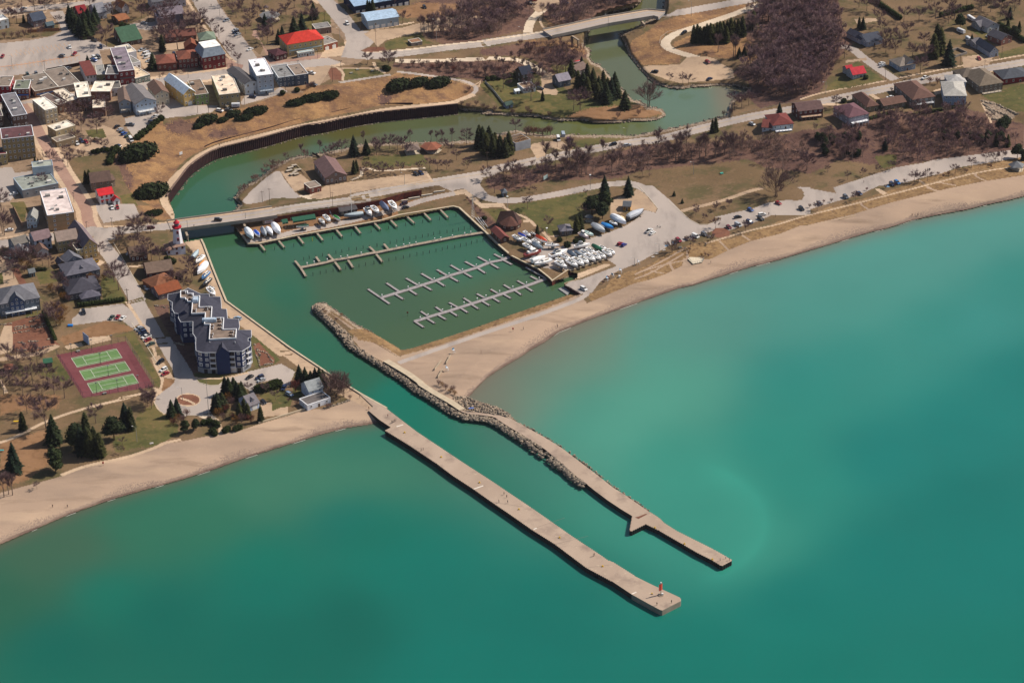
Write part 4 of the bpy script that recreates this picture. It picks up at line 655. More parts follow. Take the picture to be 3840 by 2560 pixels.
# trees
def quads_mesh(name,Cc,U,Vv,mats,mi=None):
 n=len(Cc);Vx=np.stack([Cc-U-Vv,Cc+U-Vv,Cc+U+Vv,Cc-U+Vv],1).reshape(-1,3);F=np.arange(4*n).reshape(n,4)
 return np_mesh(name,Vx,F,mats,mi)
def bare_tree(seed,H_=10.0,spread=.42,trunk_h=.28,nt=1100,tw=.045,upright=.5,multi=1,tcol='77665c',ccol='6e585a'):
 r=random.Random(seed);nr=np.random.RandomState(seed);m=MB();tm=C(tcol,'twig');ends=[];segs=[]
 R_=H_*spread
 for q in range(multi):
  off=Vector((r.uniform(-.5,.5),r.uniform(-.5,.5),0))*(multi>1);lean=Vector((r.uniform(-.3,.3),r.uniform(-.3,.3),1)) if multi>1 else Vector((r.uniform(-.05,.05),r.uniform(-.05,.05),1))
  th=H_*trunk_h;p0=off;p1=off+lean*th;m.tube(p0-Vector((0,0,.3)),p1,H_*.020,H_*.014,tm,6)
  lead=p1+Vector((r.uniform(-.1,.1),r.uniform(-.1,.1),1))*H_*.45;m.tube(p1,lead,H_*.012,H_*.003,tm,5,False);segs.append((p1,lead))
  for i in range(9):
   a=i*2.4+r.uniform(-.4,.4);f=r.random();st=p1.lerp(lead,f*.85);el=upright+r.uniform(-.25,.3);L_=R_*(1.15-.45*f)*r.uniform(.8,1.1)
   en=st+Vector((math.cos(a)*math.cos(el),math.sin(a)*math.cos(el),math.sin(el)))*L_;m.tube(st,en,H_*.006,H_*.002,tm,3,False);segs.append((st,en))
   for j in range(4):
    s2=st.lerp(en,r.uniform(.3,.9));a2=a+r.uniform(-1.1,1.1);e2=el+r.uniform(-.3,.6);e3=s2+Vector((math.cos(a2)*math.cos(e2),math.sin(a2)*math.cos(e2),math.sin(e2)))*L_*r.uniform(.35,.6);m.tube(s2,e3,H_*.003,H_*.001,tm,3,False);segs.append((s2,e3));segs.append((s2,e3))
 A=np.array([s_[0] for s_ in segs]);B=np.array([s_[1] for s_ in segs]);k=nr.randint(0,len(A),nt);t=nr.uniform(.25,1.0,(nt,1));st=A[k]*(1-t)+B[k]*t;dr=(B-A)[k];dr/=np.linalg.norm(dr,axis=1)[:,None]+1e-6
 dr=dr+nr.normal(0,.55,(nt,3))+np.array([0,0,.35]);dr/=np.linalg.norm(dr,axis=1)[:,None];L_=nr.uniform(.06,.15,(nt,1))*H_;sd=np.cross(dr,nr.normal(0,1,(nt,3)));sd/=np.linalg.norm(sd,axis=1)[:,None]
 me=quads_mesh('crown',st+dr*L_/2,sd*tw*(H_/10)**.5*.5,dr*L_/2,[C(ccol,'twig')])
 return m.mesh('trunk'),me
def leaf_cloud(seed,blobs,n,size,col,up=.3,core=True,name='crown'):
 """blobs: (cx,cy,cz,rx,ry,rz)"""
 nr=np.random.RandomState(seed);bl=np.array(blobs,float);wv=bl[:,3]*bl[:,4]+bl[:,4]*bl[:,5];k=nr.choice(len(bl),n,p=wv/wv.sum())
 d=nr.normal(0,1,(n,3));d/=np.linalg.norm(d,axis=1)[:,None];rad=nr.uniform(.72,1.1,(n,1))+.1*np.sin(d[:,:1]*7+d[:,1:2]*9)
 c=bl[k,:3]+d*bl[k,3:]*rad;c[:,2]=np.maximum(c[:,2],.05);nrm=d+nr.normal(0,.5,(n,3))+[0,0,up];nrm/=np.linalg.norm(nrm,axis=1)[:,None];u=np.cross(nrm,nr.normal(0,1,(n,3)));u/=np.linalg.norm(u,axis=1)[:,None];v=np.cross(nrm,u);s_=size*nr.uniform(.6,1.3,(n,1))
 q=np.stack([c-u*s_-v*s_*.6,c+u*s_-v*s_*.6,c+u*s_+v*s_*.6,c-u*s_+v*s_*.6],1).reshape(-1,3);m=MB();lm=C(col,'leaf');m.add([tuple(x) for x in q],[(4*i,4*i+1,4*i+2,4*i+3) for i in range(n)],lm)
 if core:
  for cx,cy,cz,rx,ry,rz in blobs:
   rg=[[(cx+rx*.8*math.cos(a)*math.sin(e),cy+ry*.8*math.sin(a)*math.sin(e),max(.0,cz+rz*.8*math.cos(e))) for a in np.linspace(0,2*math.pi,9)[:-1]] for e in np.linspace(3.0,.15,7)]
   m.loft(rg,lm)
 return m.mesh(name)
def spruce(seed,H_=10.0,R_=2.6,col='1f2b1c',power=.9,n=900,size=.34,z0=.06):
 nr=np.random.RandomState(seed);t=nr.beta(1.0,1.6,n);z=(z0+(1-z0)*t);a=nr.uniform(0,2*math.pi,n);lay=.82+.16*np.sin(z*46+np.sin(a*3+seed)*1.2)+.13*np.sin(a*5+z*9+seed);rr=R_*(1-z)**power*lay*nr.uniform(.7,1.1,n)
 c=np.stack([rr*np.cos(a),rr*np.sin(a),z*H_-rr*.12],-1);ou=np.stack([np.cos(a),np.sin(a),-.35+0*a],-1);ou/=np.linalg.norm(ou,axis=1)[:,None];sd=np.stack([-np.sin(a),np.cos(a),nr.uniform(-.3,.3,n)],-1);s_=size*nr.uniform(.6,1.25,(n,1))*(1.25-.6*z[:,None])
 q=np.stack([c-ou*s_-sd*s_*.7,c+ou*s_-sd*s_*.25,c+ou*s_*1.1+sd*s_*.25,c-ou*s_+sd*s_*.7],1).reshape(-1,3);m=MB();lm=C(col,'leaf');m.add([tuple(x) for x in q],[(4*i,4*i+1,4*i+2,4*i+3) for i in range(n)],lm)
 rg=[[(R_*.68*(1-zz)**power*math.cos(b),R_*.68*(1-zz)**power*math.sin(b),zz*H_) for b in np.linspace(0,2*math.pi,9)[:-1]] for zz in (z0,.2,.4,.6,.8,.98)];m.loft(rg,lm)
 tk=MB();tk.tube((0,0,-.4),(0,0,H_*.9),H_*.02,.03,C('4a3a2e','twig'),6)
 return tk.mesh('trunk'),m.mesh('crown')
TP={}
def tree_kinds():
 for i in range(5):TP['b%d'%i]=bare_tree(20+i,spread=.40+.03*(i%3),upright=.55+.1*(i%2),nt=2400,tw=.032)
 for i in range(3):TP['t%d'%i]=bare_tree(40+i,spread=.20,upright=.95,trunk_h=.28,nt=1000,tw=.032,tcol='806f64',ccol='76605f')
 for i in range(2):TP['w%d'%i]=bare_tree(50+i,spread=.62,upright=.75,trunk_h=.10,nt=4200,tw=.034,multi=3,ccol='745e5a',tcol='6a584e')
 for i in range(3):TP['s%d'%i]=bare_tree(60+i,spread=.55,upright=.85,trunk_h=.05,nt=1300,tw=.045,multi=4,ccol='745856',tcol='74605a')
 TP['r0']=bare_tree(70,spread=.5,upright=.8,trunk_h=.06,nt=900,tw=.06,multi=4,ccol='6f4038',tcol='6a4038')
 TP['y0']=bare_tree(71,spread=.5,upright=.8,trunk_h=.06,nt=900,tw=.07,multi=4,ccol='8a6434',tcol='6a5038')
 for i in range(3):TP['c%d'%i]=spruce(80+i,R_=2.9+.4*i,col=['1f2b20','29321f','303722'][i],n=1300,size=.42,power=.85)
 TP['k0']=spruce(90,R_=2.0,power=.5,col='30341e',n=1200,size=.4);TP['k1']=spruce(91,R_=2.3,power=.45,col='3a3c20',n=1200,size=.42)
 TP['p0']=(MB().tube((0,0,-.4),(0,0,6),.25,.12,C('5a4638','twig'),6).mesh('trunk'),leaf_cloud(95,[(0,0,6,3.2,3,2.4),(1.6,.8,4.4,2.3,2.2,1.5),(-1.7,-.6,4.6,2.2,2.3,1.5),(.2,.3,8,2,2,1.5)],1500,.34,'2b3420'))
 TP['p1']=(MB().tube((0,0,-.4),(0,0,7),.25,.12,C('5a4638','twig'),6).mesh('trunk'),leaf_cloud(96,[(0,.3,6.8,2.6,2.6,1.9),(1.5,-.8,5.0,2.0,1.8,1.1),(-1.4,.9,4.2,2.3,1.9,1.0),(.9,.6,3.0,2.1,2.1,1.0),(-.2,-.3,8.4,1.5,1.5,1.2)],1400,.32,'313a22'))
 TP['j0']=(None,leaf_cloud(97,[(0,0,.7,5,3,1.4),(3.2,1,.6,3,2.4,1.2),(-3.4,-.6,.6,3,2.2,1.1),(.5,-2,.6,3.2,1.8,1.2)],2200,.3,'262f1a'))
 TP['j1']=(None,leaf_cloud(98,[(0,0,1,2.6,2.4,1.5),(1.8,.6,.8,2,1.8,1.2),(-1.6,-.8,.7,1.9,1.7,1.1)],1300,.3,'272f1b'))
 TP['h0']=(None,leaf_cloud(99,[(0,0,.9,1.4,1.3,1.1)],420,.22,'2c3519'))
tree_kinds()
def tree(p,kind,h,label,group,cat='tree',sx=1.0,rz=None,name=None):
 tk,cw=TP[kind];v=G(p);s_=h/(10.0 if kind[0]!='p' else 8.8) if kind[0] not in 'jh' else h/2.1
 nm=name or {'c':'spruce_tree','k':'cedar_tree','p':'pine_tree','j':'juniper_shrub','h':'round_shrub','s':'bare_shrub','r':'bare_shrub','y':'bare_shrub'}.get(kind[0],'bare_tree')
 rz=random.uniform(0,6.28) if rz is None else rz
 if tk is None:
  o=inst(nm,cw,None,v,rz,(s_*sx,s_,s_));return tag(o,label,cat,group)
 o=empty(nm,v,rz,label,cat,group,(s_*sx,s_*sx,s_));inst('trunk',tk,o);inst('crown',cw,o);return o
# generic pieces
def ribbon_wall(pts,zt,zb,th,m_,m,side=1,zfun=None):
 """vertical wall under a polyline of pixel points; zt: offset above the ground (or absolute via zfun)"""
 W=[G(p) if zfun is None else at(p[0],p[1],zfun(p)) for p in pts];n=len(W);inn=[]
 for i,v in enumerate(W):
  a=W[max(0,i-1)];b=W[min(n-1,i+1)];d=Vector((b.x-a.x,b.y-a.y,0)).normalized();inn.append(v+Vector((-d.y,d.x,0))*th*side)
 vs=[]
 for v,q in zip(W,inn):vs+=[(v.x,v.y,v.z+zt),(v.x,v.y,zb),(q.x,q.y,v.z+zt),(q.x,q.y,zb)]
 fs=[]
 for i in range(n-1):
  a,b=4*i,4*i+4;fs+=[(a,a+1,b+1,b),(a+2,b+2,b+3,a+3),(a,b,b+2,a+2)]
 fs+=[(0,2,3,1),(4*n-4,4*n-3,4*n-1,4*n-2)]
 if side<0:fs=[f[::-1] for f in fs]
 return m.add(vs,fs,m_)
def densify(pts,step):
 out=[pts[0]]
 for a,b in zip(pts[:-1],pts[1:]):
  n=max(1,int(math.hypot(b[0]-a[0],b[1]-a[1])/step));out+=[(a[0]+(b[0]-a[0])*k/n,a[1]+(b[1]-a[1])*k/n) for k in range(1,n+1)]
 return out
# people
def person_mesh(pose,top,bottom,hair='2b211b'):
 import bmesh
 bm=bmesh.new();sk=bm.verts.layers.skin.verify();V_={}
 st=.22 if pose=='walk' else.06;ar=.25 if pose=='walk' else.05
 J=dict(pel=((0,0,.95),.14),spn=((0,0,1.15),.13),chs=((0,0,1.36),.155),nck=((0,0,1.5),.06),hd=((.01,0,1.62),.105),top=((0,0,1.72),.085),hl=((0,.09,.9),.09),kl=((st*.7,.10,.5),.065),al=((st,.10,.08),.05),tl=((st+.16,.10,.04),.04),hr=((0,-.09,.9),.09),kr=((-st*.2,-.10,.5),.065),arr=((-st,-.10,.08),.05),tr=((-st+.16,-.10,.04),.04),sl=((0,.19,1.4),.06),el=((-ar*.5,.25,1.12),.045),wl=((ar*.2,.26,.86),.035),fl=((ar*.3,.26,.76),.035),sr_=((0,-.19,1.4),.06),er=((ar*.4,-.25,1.12),.045),wr=((ar*.9,-.26,.88),.035),fr=((ar,-.26,.78),.035))
 for k,(c,rr) in J.items():v=bm.verts.new(c);v[sk].radius=(rr,rr);V_[k]=v
 V_['pel'][sk].use_root=True
 for a,b in ('pel spn','spn chs','chs nck','nck hd','hd top','pel hl','hl kl','kl al','al tl','pel hr','hr kr','kr arr','arr tr','chs sl','sl el','el wl','wl fl','chs sr_','sr_ er','er wr','wr fr').__iter__() if False else [s.split() for s in ('pel spn','spn chs','chs nck','nck hd','hd top','pel hl','hl kl','kl al','al tl','pel hr','hr kr','kr arr','arr tr','chs sl','sl el','el wl','wl fl','chs sr_','sr_ er','er wr','wr fr')]:bm.edges.new((V_[a],V_[b]))
 me=bpy.data.meshes.new('tmp');bm.to_mesh(me);bm.free();ob=link(bpy.data.objects.new('tmp',me));ob.modifiers.new('s','SKIN');ss=ob.modifiers.new('b','SUBSURF');ss.levels=1
 dg=bpy.context.evaluated_depsgraph_get();me2=bpy.data.meshes.new_from_object(ob.evaluated_get(dg));bpy.data.objects.remove(ob)
 me2.materials.clear()
 for c in (top,bottom,'b98a6c',hair):me2.materials.append(C(c,'paint'))
 for p in me2.polygons:
  z=p.center.z;y=abs(p.center.y)
  p.material_index=3 if (z>1.66 or (z>1.56 and p.center.x<-.03)) else (2 if z>1.5 or (y>.21 and z<.86) else (0 if z>.93 else 1));p.use_smooth=True
 me2.name='person';return me2
PM={}
def person(p,pose,top,bottom,label,group,rz=None,z=None,onz=0):
 k=(pose,top,bottom)
 if k not in PM:PM[k]=person_mesh(pose,top,bottom)
 v=G(p) if z is None else at(p[0],p[1],z);o=inst('person',PM[k],None,v,random.uniform(0,6.28) if rz is None else rz);return tag(o,label,'person',group)
# HARBOUR STRUCTURES
CONCR=C('9c8c7a','wall');STEEL=mat('rust_steel','3a1f20',rough=.85,var=.3,scale=.4,col2='2a1719');RUST=mat('rust_wall','6b2f22',rough=.85,col2='43201b',scale=.5);CAP=C('b7a890','wall');DARKC=mat('wet_concrete','35322f',rough=.8,col2='262523',scale=.6)
PIERTOP=gmat('pier_concrete',['9e8b7b',('ab9887',.04,.4,.65,(1,.4,1)),('8c7b6f',.12,.5,.7),('b8a690',.35,.62,.72),('7d6e63',.9,.66,.8)])
def saw(pts,amp=.35,pitch=.6,z=2.6):
 W=[at(p[0],p[1],z) for p in pts];out=[]
 for a,b in zip(W[:-1],W[1:]):
  d=b-a;n=max(2,int(d.length/pitch));nn=Vector((-d.y,d.x,0)).normalized()
  for k in range(n):
   q=a+d*k/n;out.append(q+nn*(amp if k%2 else 0));out.append(a+d*(k+.45)/n+nn*(amp if k%2 else 0))
 return out+[W[-1]]
def deck_obj(name,polyW,z,zb,label,cat,sidem,topm,extra=None):
 c=sum((Vector((v.x,v.y,0)) for v in polyW),Vector())/len(polyW);o=empty(name,(c.x,c.y,0),0,label,cat)
 m=MB();m.prism([(v.x-c.x,v.y-c.y) for v in polyW],zb,z,sidem,topm);m.obj('deck',o);return o,c
R1=P("w 950,1090 1240,1250 1568,1500 y 470,637 700,790 1000,990 1310,1190 z 850,600 1150,800 1750,1220 2100,1450 A 248,784 300,800 570,970")
E1=P("A 755,1062 1095,1218 1110,1240 1106,1262 890,1372 865,1366 735,1297 528,1182")
L1=P("A 300,1030 0,870 z 1500,1330 1150,1110 850,900 570,710 300,520 0,325 y 700,990 400,790 130,625")
pw=saw(R1)+[at(p[0],p[1],2.6) for p in E1]+saw(L1)+[at(p[0],p[1],2.6) for p in P("y 190,595 w 1290,1455 1170,1375 1050,1275 1100,1230")]
po,pc=deck_obj('harbour_pier',pw,2.6,-2,'long broad concrete pier with saw-toothed sheet pile edges, ending at the orange beacon','pier',DARKC,PIERTOP)
m=MB();ew=[at(p[0],p[1],2.72) for p in P("A 570,1172 755,1062 1095,1218 1110,1240 1106,1262 890,1372 865,1366 735,1297 528,1182")];m.prism([(v.x-pc.x,v.y-pc.y) for v in ew],-2,2.72,C('8a8174','wall'),PIERTOP);m.obj('end_block',po)
for a_,b_ in (("A 530,1180","A 585,1155"),("z 300,520","z 440,470"),("y 255,585","y 330,562"),("z 1180,1110","z 1225,1092")):
 a,b=[at(*P(q)[0],2.62) for q in (a_,b_)];d=(b-a).normalized();n_=Vector((-d.y,d.x,0))*.35;vs=[v-Vector((pc.x,pc.y,0)) for v in (a-n_,b-n_,b+n_,a+n_)];m=MB();m.add(vs,[(0,1,2,3)],C('d8cfc2','paint'));m.obj('painted_line',po)
for a_,b_ in (("z 1150,1110","z 1760,900"),("z 1500,1330","z 2100,1180"),("z 570,710","z 1150,800"),("A 0,870","A 330,830")):
 a,b=[at(*P(q)[0],2.62) for q in (a_,b_)];d=(b-a).normalized();n_=Vector((-d.y,d.x,0))*.08;b=a+(b-a)*.8;vs=[v-Vector((pc.x,pc.y,0)) for v in (a-n_,b-n_,b+n_,a+n_)];m=MB();m.add(vs,[(0,1,2,3)],C('6d6259','paint'));m.obj('joint',po)
def pier_things():
 bol=MB();bol.tube((0,0,0),(0,0,.45),.22,.18,C('c9a21c','paint'),8);bol.tube((0,0,.45),(0,0,.6),.3,.3,C('c9a21c','paint'),8);bol.box(-.5,.5,-.35,.35,0,.06,C('b08c1a','paint'));bme=bol.mesh('bollard')
 for q,lab in (("y 345,652",'yellow mooring bollard nearest the beach on the broad pier'),("y 748,922",'yellow bollard on the broad pier just past the walking couple'),("y 1170,1203",'third yellow bollard from the beach on the broad pier'),("y 1605,1497",'yellow bollard just beyond the four walkers on the broad pier'),("z 1562,1237",'yellow bollard midway along the outer half of the broad pier'),("A 188,856",'yellow bollard beyond the pair standing on the broad pier'),("A 768,1180",'yellow bollard beside the orange beacon')):
  o=inst('bollard',bme,None,at(*P(q)[0],2.66));tag(o,lab,'bollard','bollards on the broad pier')
 for q,lab in (("A 803,402",'yellow bollard on the narrow pier nearest its triangular spur'),("A 1150,592",'yellow bollard halfway along the narrow pier end'),("A 1478,775",'yellow bollard nearest the tip of the narrow pier')):
  o=inst('bollard',bme,None,at(*P(q)[0],2.46));tag(o,lab,'bollard','bollards on the narrow pier')
pier_things()
R2=P("y 1300,448 1400,462 1560,520 1700,600 1850,680 1950,740 2080,820 2250,950 z 2100,300 2352,500 A 430,0 560,90 740,215 850,285 910,345 1060,440 1300,560 1500,660 1640,740")
L2a=P("A 1585,845 1470,775 1300,690 1060,550 850,430 705,360");TRI=P("A 690,358 525,440 510,430 540,265");L2b=P("A 400,180 250,80 z 2100,560 1980,465 1960,440 1850,370 1700,240 1550,110 y 1900,840 1750,740 1600,650 1450,560 1350,490 1300,472 1050,443 1000,433 950,410")
at24=lambda L:[at(p[0],p[1],2.4) for p in L]
pw=at24(P("y 965,395 1010,422 1180,432")+R2[:-7])+saw(R2[-7:],.35,.6,2.4)+at24(P("A 1708,775 1708,785"))+saw(P("A 1708,785 1590,848"),.35,.6,2.4)+saw(L2a,.35,.6,2.4)+saw(TRI,.35,.6,2.4)+at24(L2b)
po2,pc2=deck_obj('breakwater_pier',pw,2.4,-2,'narrower concrete pier with a triangular spur, backed by boulders','pier',DARKC,PIERTOP)
m=MB();vs=[at(p[0],p[1],2.42)-Vector((pc2.x,pc2.y,0)) for p in P("A 565,278 605,270 690,237 715,240 610,296")];m.add(vs,[(4,3,2,1,0)],C('6b4332','paint'));m.obj('rust_plate',po2)
m=MB();a_=P("s 160,1052 250,1105 400,1195 510,1275 y 500,135 650,230 820,325 950,412");ribbon_wall(densify(a_,12),0,-.5,1.0,DARKC,m,1,lambda p:2.6);ribbon_wall(densify(a_,12),.25,2.3,3.4,CAP,m,1,lambda p:2.6)
tag(m.obj('breakwater_wall'),'low dark breakwater wall with a pale concrete walk between the beach and the boulders','wall')
def rock_mesh(seed):
 r=random.Random(seed);import bmesh
 bm=bmesh.new();bmesh.ops.create_icosphere(bm,subdivisions=1,radius=1.0)
 for v in bm.verts:v.co*=r.uniform(.72,1.15);v.co.z*=.72;v.co.x*=1.15
 me=bpy.data.meshes.new('boulder');bm.to_mesh(me);bm.free();me.materials.append(mat('rock%d'%(seed%3),['8f8171','a3937f','6f665c'][seed%3],rough=.95,col2=['5f574e','7d7062','45403a'][seed%3],scale=.9));return me
ROCKS=[rock_mesh(i) for i in range(9)];RV=[np.array([v.co[:] for v in me.vertices]) for me in ROCKS];RF=[np.array([p.vertices[:] for p in me.polygons]) for me in ROCKS]
def along(pl,t):
 d=[0]
 for a,b in zip(pl[:-1],pl[1:]):d.append(d[-1]+math.hypot(b[0]-a[0],b[1]-a[1]))
 s=t*d[-1]
 for i in range(len(pl)-1):
  if s<=d[i+1]:f=(s-d[i])/(d[i+1]-d[i]+1e-9);return (pl[i][0]*(1-f)+pl[i+1][0]*f,pl[i][1]*(1-f)+pl[i+1][1]*f)
 return pl[-1]
rs=random.Random(5);rk=[]
for i in range(1150):
 t=rs.random();v=rs.random();a=along(LOW,t);b=along(UPP,t);p=(a[0]*(1-v)+b[0]*v+rs.uniform(-2,2),a[1]*(1-v)+b[1]*v);z=max(.05,H(*p))+.1;big=rs.uniform(.5,1.0)*(.75 if t<.4 else 1.15);rk.append((p,z,big))
def rocks_stuff(lst,name,label,cat='rocks'):
 Vs,Fs,k=[],[],0
 for (p,z,s_) in lst:
  i=rs.randrange(9);w_=at(p[0],p[1],z);a=rs.uniform(0,6.28);ca_,sa_=math.cos(a),math.sin(a);v=RV[i]*s_;v=np.stack([v[:,0]*ca_-v[:,1]*sa_+w_.x,v[:,0]*sa_+v[:,1]*ca_+w_.y,v[:,2]+w_.z],-1);Vs.append(v);Fs.append(RF[i]+k);k+=len(v)
 me=np_mesh(name,np.concatenate(Vs),np.concatenate(Fs),[ROCKS[0].materials[0],ROCKS[1].materials[0],ROCKS[2].materials[0]],np.repeat(np.array([rs.randrange(3) for _ in lst]),20));return tag(inst(name,me),label,cat,kind='stuff')
rk.sort(key=lambda q:-q[2]*(q[0][1]+4155))
for p,z,s_ in rk[:300]:
 o=inst('boulder',ROCKS[rs.randrange(9)],None,at(p[0],p[1],z),rs.uniform(0,6.28),(s_,s_,s_));zi=0 if p[0]<1300 else 1 if p[0]<1480 else 2 if p[0]<1700 else 3 if p[0]<1900 else 4;pl_=('at the spit end','below the sand spit','below the breakwater walk','at the bend of the breakwater','below the narrow pier deck')[zi];tag(o,'large grey boulder beside the channel '+pl_,'boulder','large boulders '+pl_)
rocks_stuff(rk[300:],'smaller_boulders','smaller grey boulders filling the rock slope along the channel')
lst=[]
for pl,n_,s0 in ((P("y 1050,270 1200,330 1370,375 1480,432 1560,520 1700,590 1850,672 1960,738 2090,815 2260,940 2352,1020 z 1910,120 2110,290 2352,480 A 560,85 740,208"),420,.55),(P("w 500,98 590,110 700,190 900,330 1100,430"),160,.5)):
 for _ in range(n_):q=along(pl,rs.random());lst.append(((q[0]+rs.uniform(-5,3),q[1]+rs.uniform(-4,3)),rs.uniform(.1,.9),rs.uniform(.3,1)*s0))
for _ in range(300):t=rs.random();a=along(P("y 1040,262 1200,330 1370,372 1500,450"),t);b=along(P("y 860,260 1000,380 1250,440 1480,470"),t);v=rs.random();lst.append(((a[0]*(1-v)+b[0]*v,a[1]*(1-v)+b[1]*v),H(a[0]*(1-v)+b[0]*v,a[1]*(1-v)+b[1]*v)+.2,rs.uniform(.3,.8)))
rocks_stuff(lst,'rubble_edge','small pale rocks edging the lake side of the narrow pier')
lst=[]
for pl,n_ in ((BANKS[0],700),(BANKS[1],600)):
 for _ in range(n_):q=along(pl,rs.random());q=(q[0]+rs.uniform(-5,5),q[1]+rs.uniform(-4,3));lst.append((q,max(.1,H(*q)*.5),rs.uniform(.25,.75)))
wl=P("h 150,1225 260,1080 380,915 480,830 600,750 830,640 1100,575 1450,490 1750,400 2000,330 i 0,310 400,220 800,150 1200,110 1600,70 1880,40")
for _ in range(420):q=along(wl,rs.random());v=at(q[0],q[1],6.8);v.z=.1;q2=proj(v+Vector((rs.uniform(0,1),-rs.uniform(.2,1.3),0)));lst.append((q2,.15,rs.uniform(.2,.5)))
rocks_stuff(lst,'bank_stones','loose pale stones along the river banks and the foot of the steel wall')
lst=[]
for q0,n_,sp in (("o 380,840",24,18),("q 1300,1400",10,12)):
 c=P(q0)[0]
 for _ in range(n_):lst.append(((c[0]+rs.uniform(-8,30),c[1]+rs.uniform(0,9)),.1,rs.uniform(.3,.6)))
rocks_stuff(lst,'quay_stones','heap of brown stones at the corner of the harbour quay')
def corr(pts,z,zb,m_,amp=.28,pitch=.62):
 W=[at(p[0],p[1],z) for p in pts];L=[]
 for a,b in zip(W[:-1],W[1:]):
  d=b-a;n=max(1,int(d.length/pitch));nn=Vector((-d.y,d.x,0)).normalized()
  for k in range(n):L.append(a+d*k/n+nn*(amp if len(L)%2 else 0))
 L.append(W[-1]);m=MB();vs=[]
 for v in L:vs+=[(v.x,v.y,z),(v.x,v.y,zb)]
 m.add(vs,[(2*i,2*i+1,2*i+3,2*i+2) for i in range(len(L)-1)],m_);return m,L
WT=P("h 105,1300 150,1225 260,1080 380,915 480,830 600,750 700,690 830,640 1100,575 1450,490 1750,400 2000,330 i 0,310 400,220 800,150 1200,110 1600,70 1900,38");WTs=smooth(WT,1)
sw=empty('river_wall',at(*WT[5],0),0,'tall dark red corrugated steel wall curving along the river below the walkway','wall')
m,L_=corr(WTs,6.7,-1.5,STEEL);o=m.obj('sheet_piling');o.parent=sw;o.location=-Vector(sw.location)
m=MB();ribbon_wall(WTs,.28,6.6,.9,C('6e5a52','wall'),m,1,lambda p:6.75);o=m.obj('cap_rail');o.parent=sw;o.location=-Vector(sw.location)
m=MB();bp_=densify(smooth(P("h 620,640 750,580 950,525 1150,478 1500,385 1900,262 2352,180 i 0,215 350,125 700,70 980,45 1280,45"),1),20)
ribbon_wall(bp_,1.1,5.5,.3,STEEL,m,1,lambda p:6.9);tag(m.obj('upper_wall'),'low rust-brown wall at the foot of the grassy slope behind the river walkway','wall')
m=MB();qp=densify(P("o 20,585 60,640 215,850 380,850 1000,720 2352,480 p 520,380 1390,240 1480,262 1900,650 2090,840 2290,1010 q 170,1050"),20);ribbon_wall(qp,.0,-1.5,.5,DARKC,m,1,lambda p:1.75);ribbon_wall(qp,.25,1.0,1.1,CAP,m,1,lambda p:1.75);tag(m.obj('quay_wall'),'concrete-capped quay wall round the back of the marina basin','wall')
m=MB();qp=densify(P("q 160,1045 330,1130 600,1262 760,1390 830,1455"),20);ribbon_wall(qp,.0,-1.5,.4,STEEL,m,1,lambda p:2.5);ribbon_wall(qp,.2,1.9,.9,CAP,m,1,lambda p:2.5);tag(m.obj('boatyard_wall'),'dark steel wall with pale cap below the boat yard','wall')
m=MB();qp=densify(P("q 830,1455 1100,1270 1130,1285 1720,1095"),20);ribbon_wall(qp,.0,-.5,.3,RUST,m,1,lambda p:2.9);ribbon_wall(qp,.2,2.5,.7,CAP,m,1,lambda p:2.9);tag(m.obj('ramp_wall'),'rust-red wall between the boat yard and the boat ramp','wall')
m=MB();m.prism([(v.x,v.y) for v in [at(*q,.6) for q in P("q 810,1425 1080,1365 1100,1380 830,1462")]],-.5,.6,C('b3a48f','wood'));tag(m.obj('ramp_dock'),'flat wooden dock beside the boat ramp','dock')
m=MB();qp=P("s 2060,240 2230,345");ribbon_wall(densify(qp,20),.0,-1,.5,STEEL,m,1,lambda p:2.3);ribbon_wall(P("q 1035,1490 1130,1462 1300,1430"),.1,0,.4,CAP,m,1,lambda p:2.3);tag(m.obj('corner_wall'),'dark wall at the corner of the ramp beside the white SUV','wall')
m=MB();m.prism([(v.x,v.y) for v in [at(*q,.5) for q in P("s 1997,285 2060,262 2120,320 2090,350")]],-.5,.5,C('8b8b8b','wood'));tag(m.obj('small_float'),'small grey float below the dark corner wall','dock')
m=MB();qp=densify(P("n 1095,512 1135,590 1275,960 1400,1270 u 1330,300 2352,1050 w 500,800 690,930 950,1090 1240,1250"),20);ribbon_wall(qp,.0,-1.5,-.6,DARKC,m,1,lambda p:2.45);ribbon_wall(qp,.18,2.0,-1.0,CAP,m,-1,lambda p:2.45);tag(m.obj('channel_wall'),'long concrete-capped wall along the town side of the channel','wall')
m=MB();ribbon_wall(densify(P("o 610,415 700,405 830,385 1500,285 2000,205 2352,140 i 1150,1270 1400,1225"),20),.1,1.2,.3,RUST,m,1,lambda p:6.2);tag(m.obj('retaining_wall'),'rust-red retaining wall under the edge of the lakeside road','wall')
m=MB()
for a_,b_ in (("p 545,165","p 660,150"),("p 665,130","p 850,100"),("p 875,82","p 1060,45"),("p 1075,22","p 1260,-8")):
 a,b=[G(P(q)[0]) for q in (a_,b_)];d=(b-a).normalized();n_=Vector((-d.y,d.x,0))*.6;m.prism([(v.x,v.y) for v in (a,b,b+n_,a+n_)],a.z-1,a.z+1.0,C('a89f90','wall'),C('cfc6b6','paint'))
tag(m.obj('block_wall'),'stepped pale block wall beside the sloping lane above the marina','wall')
m=MB();sp_=P("w 0,1378 360,1268");ribbon_wall(P("v 1875,1085")+sp_,.9,.5,.5,CAP,m,1);tag(m.obj('sea_wall'),'white-topped low sea wall below the white cottage gardens','wall')
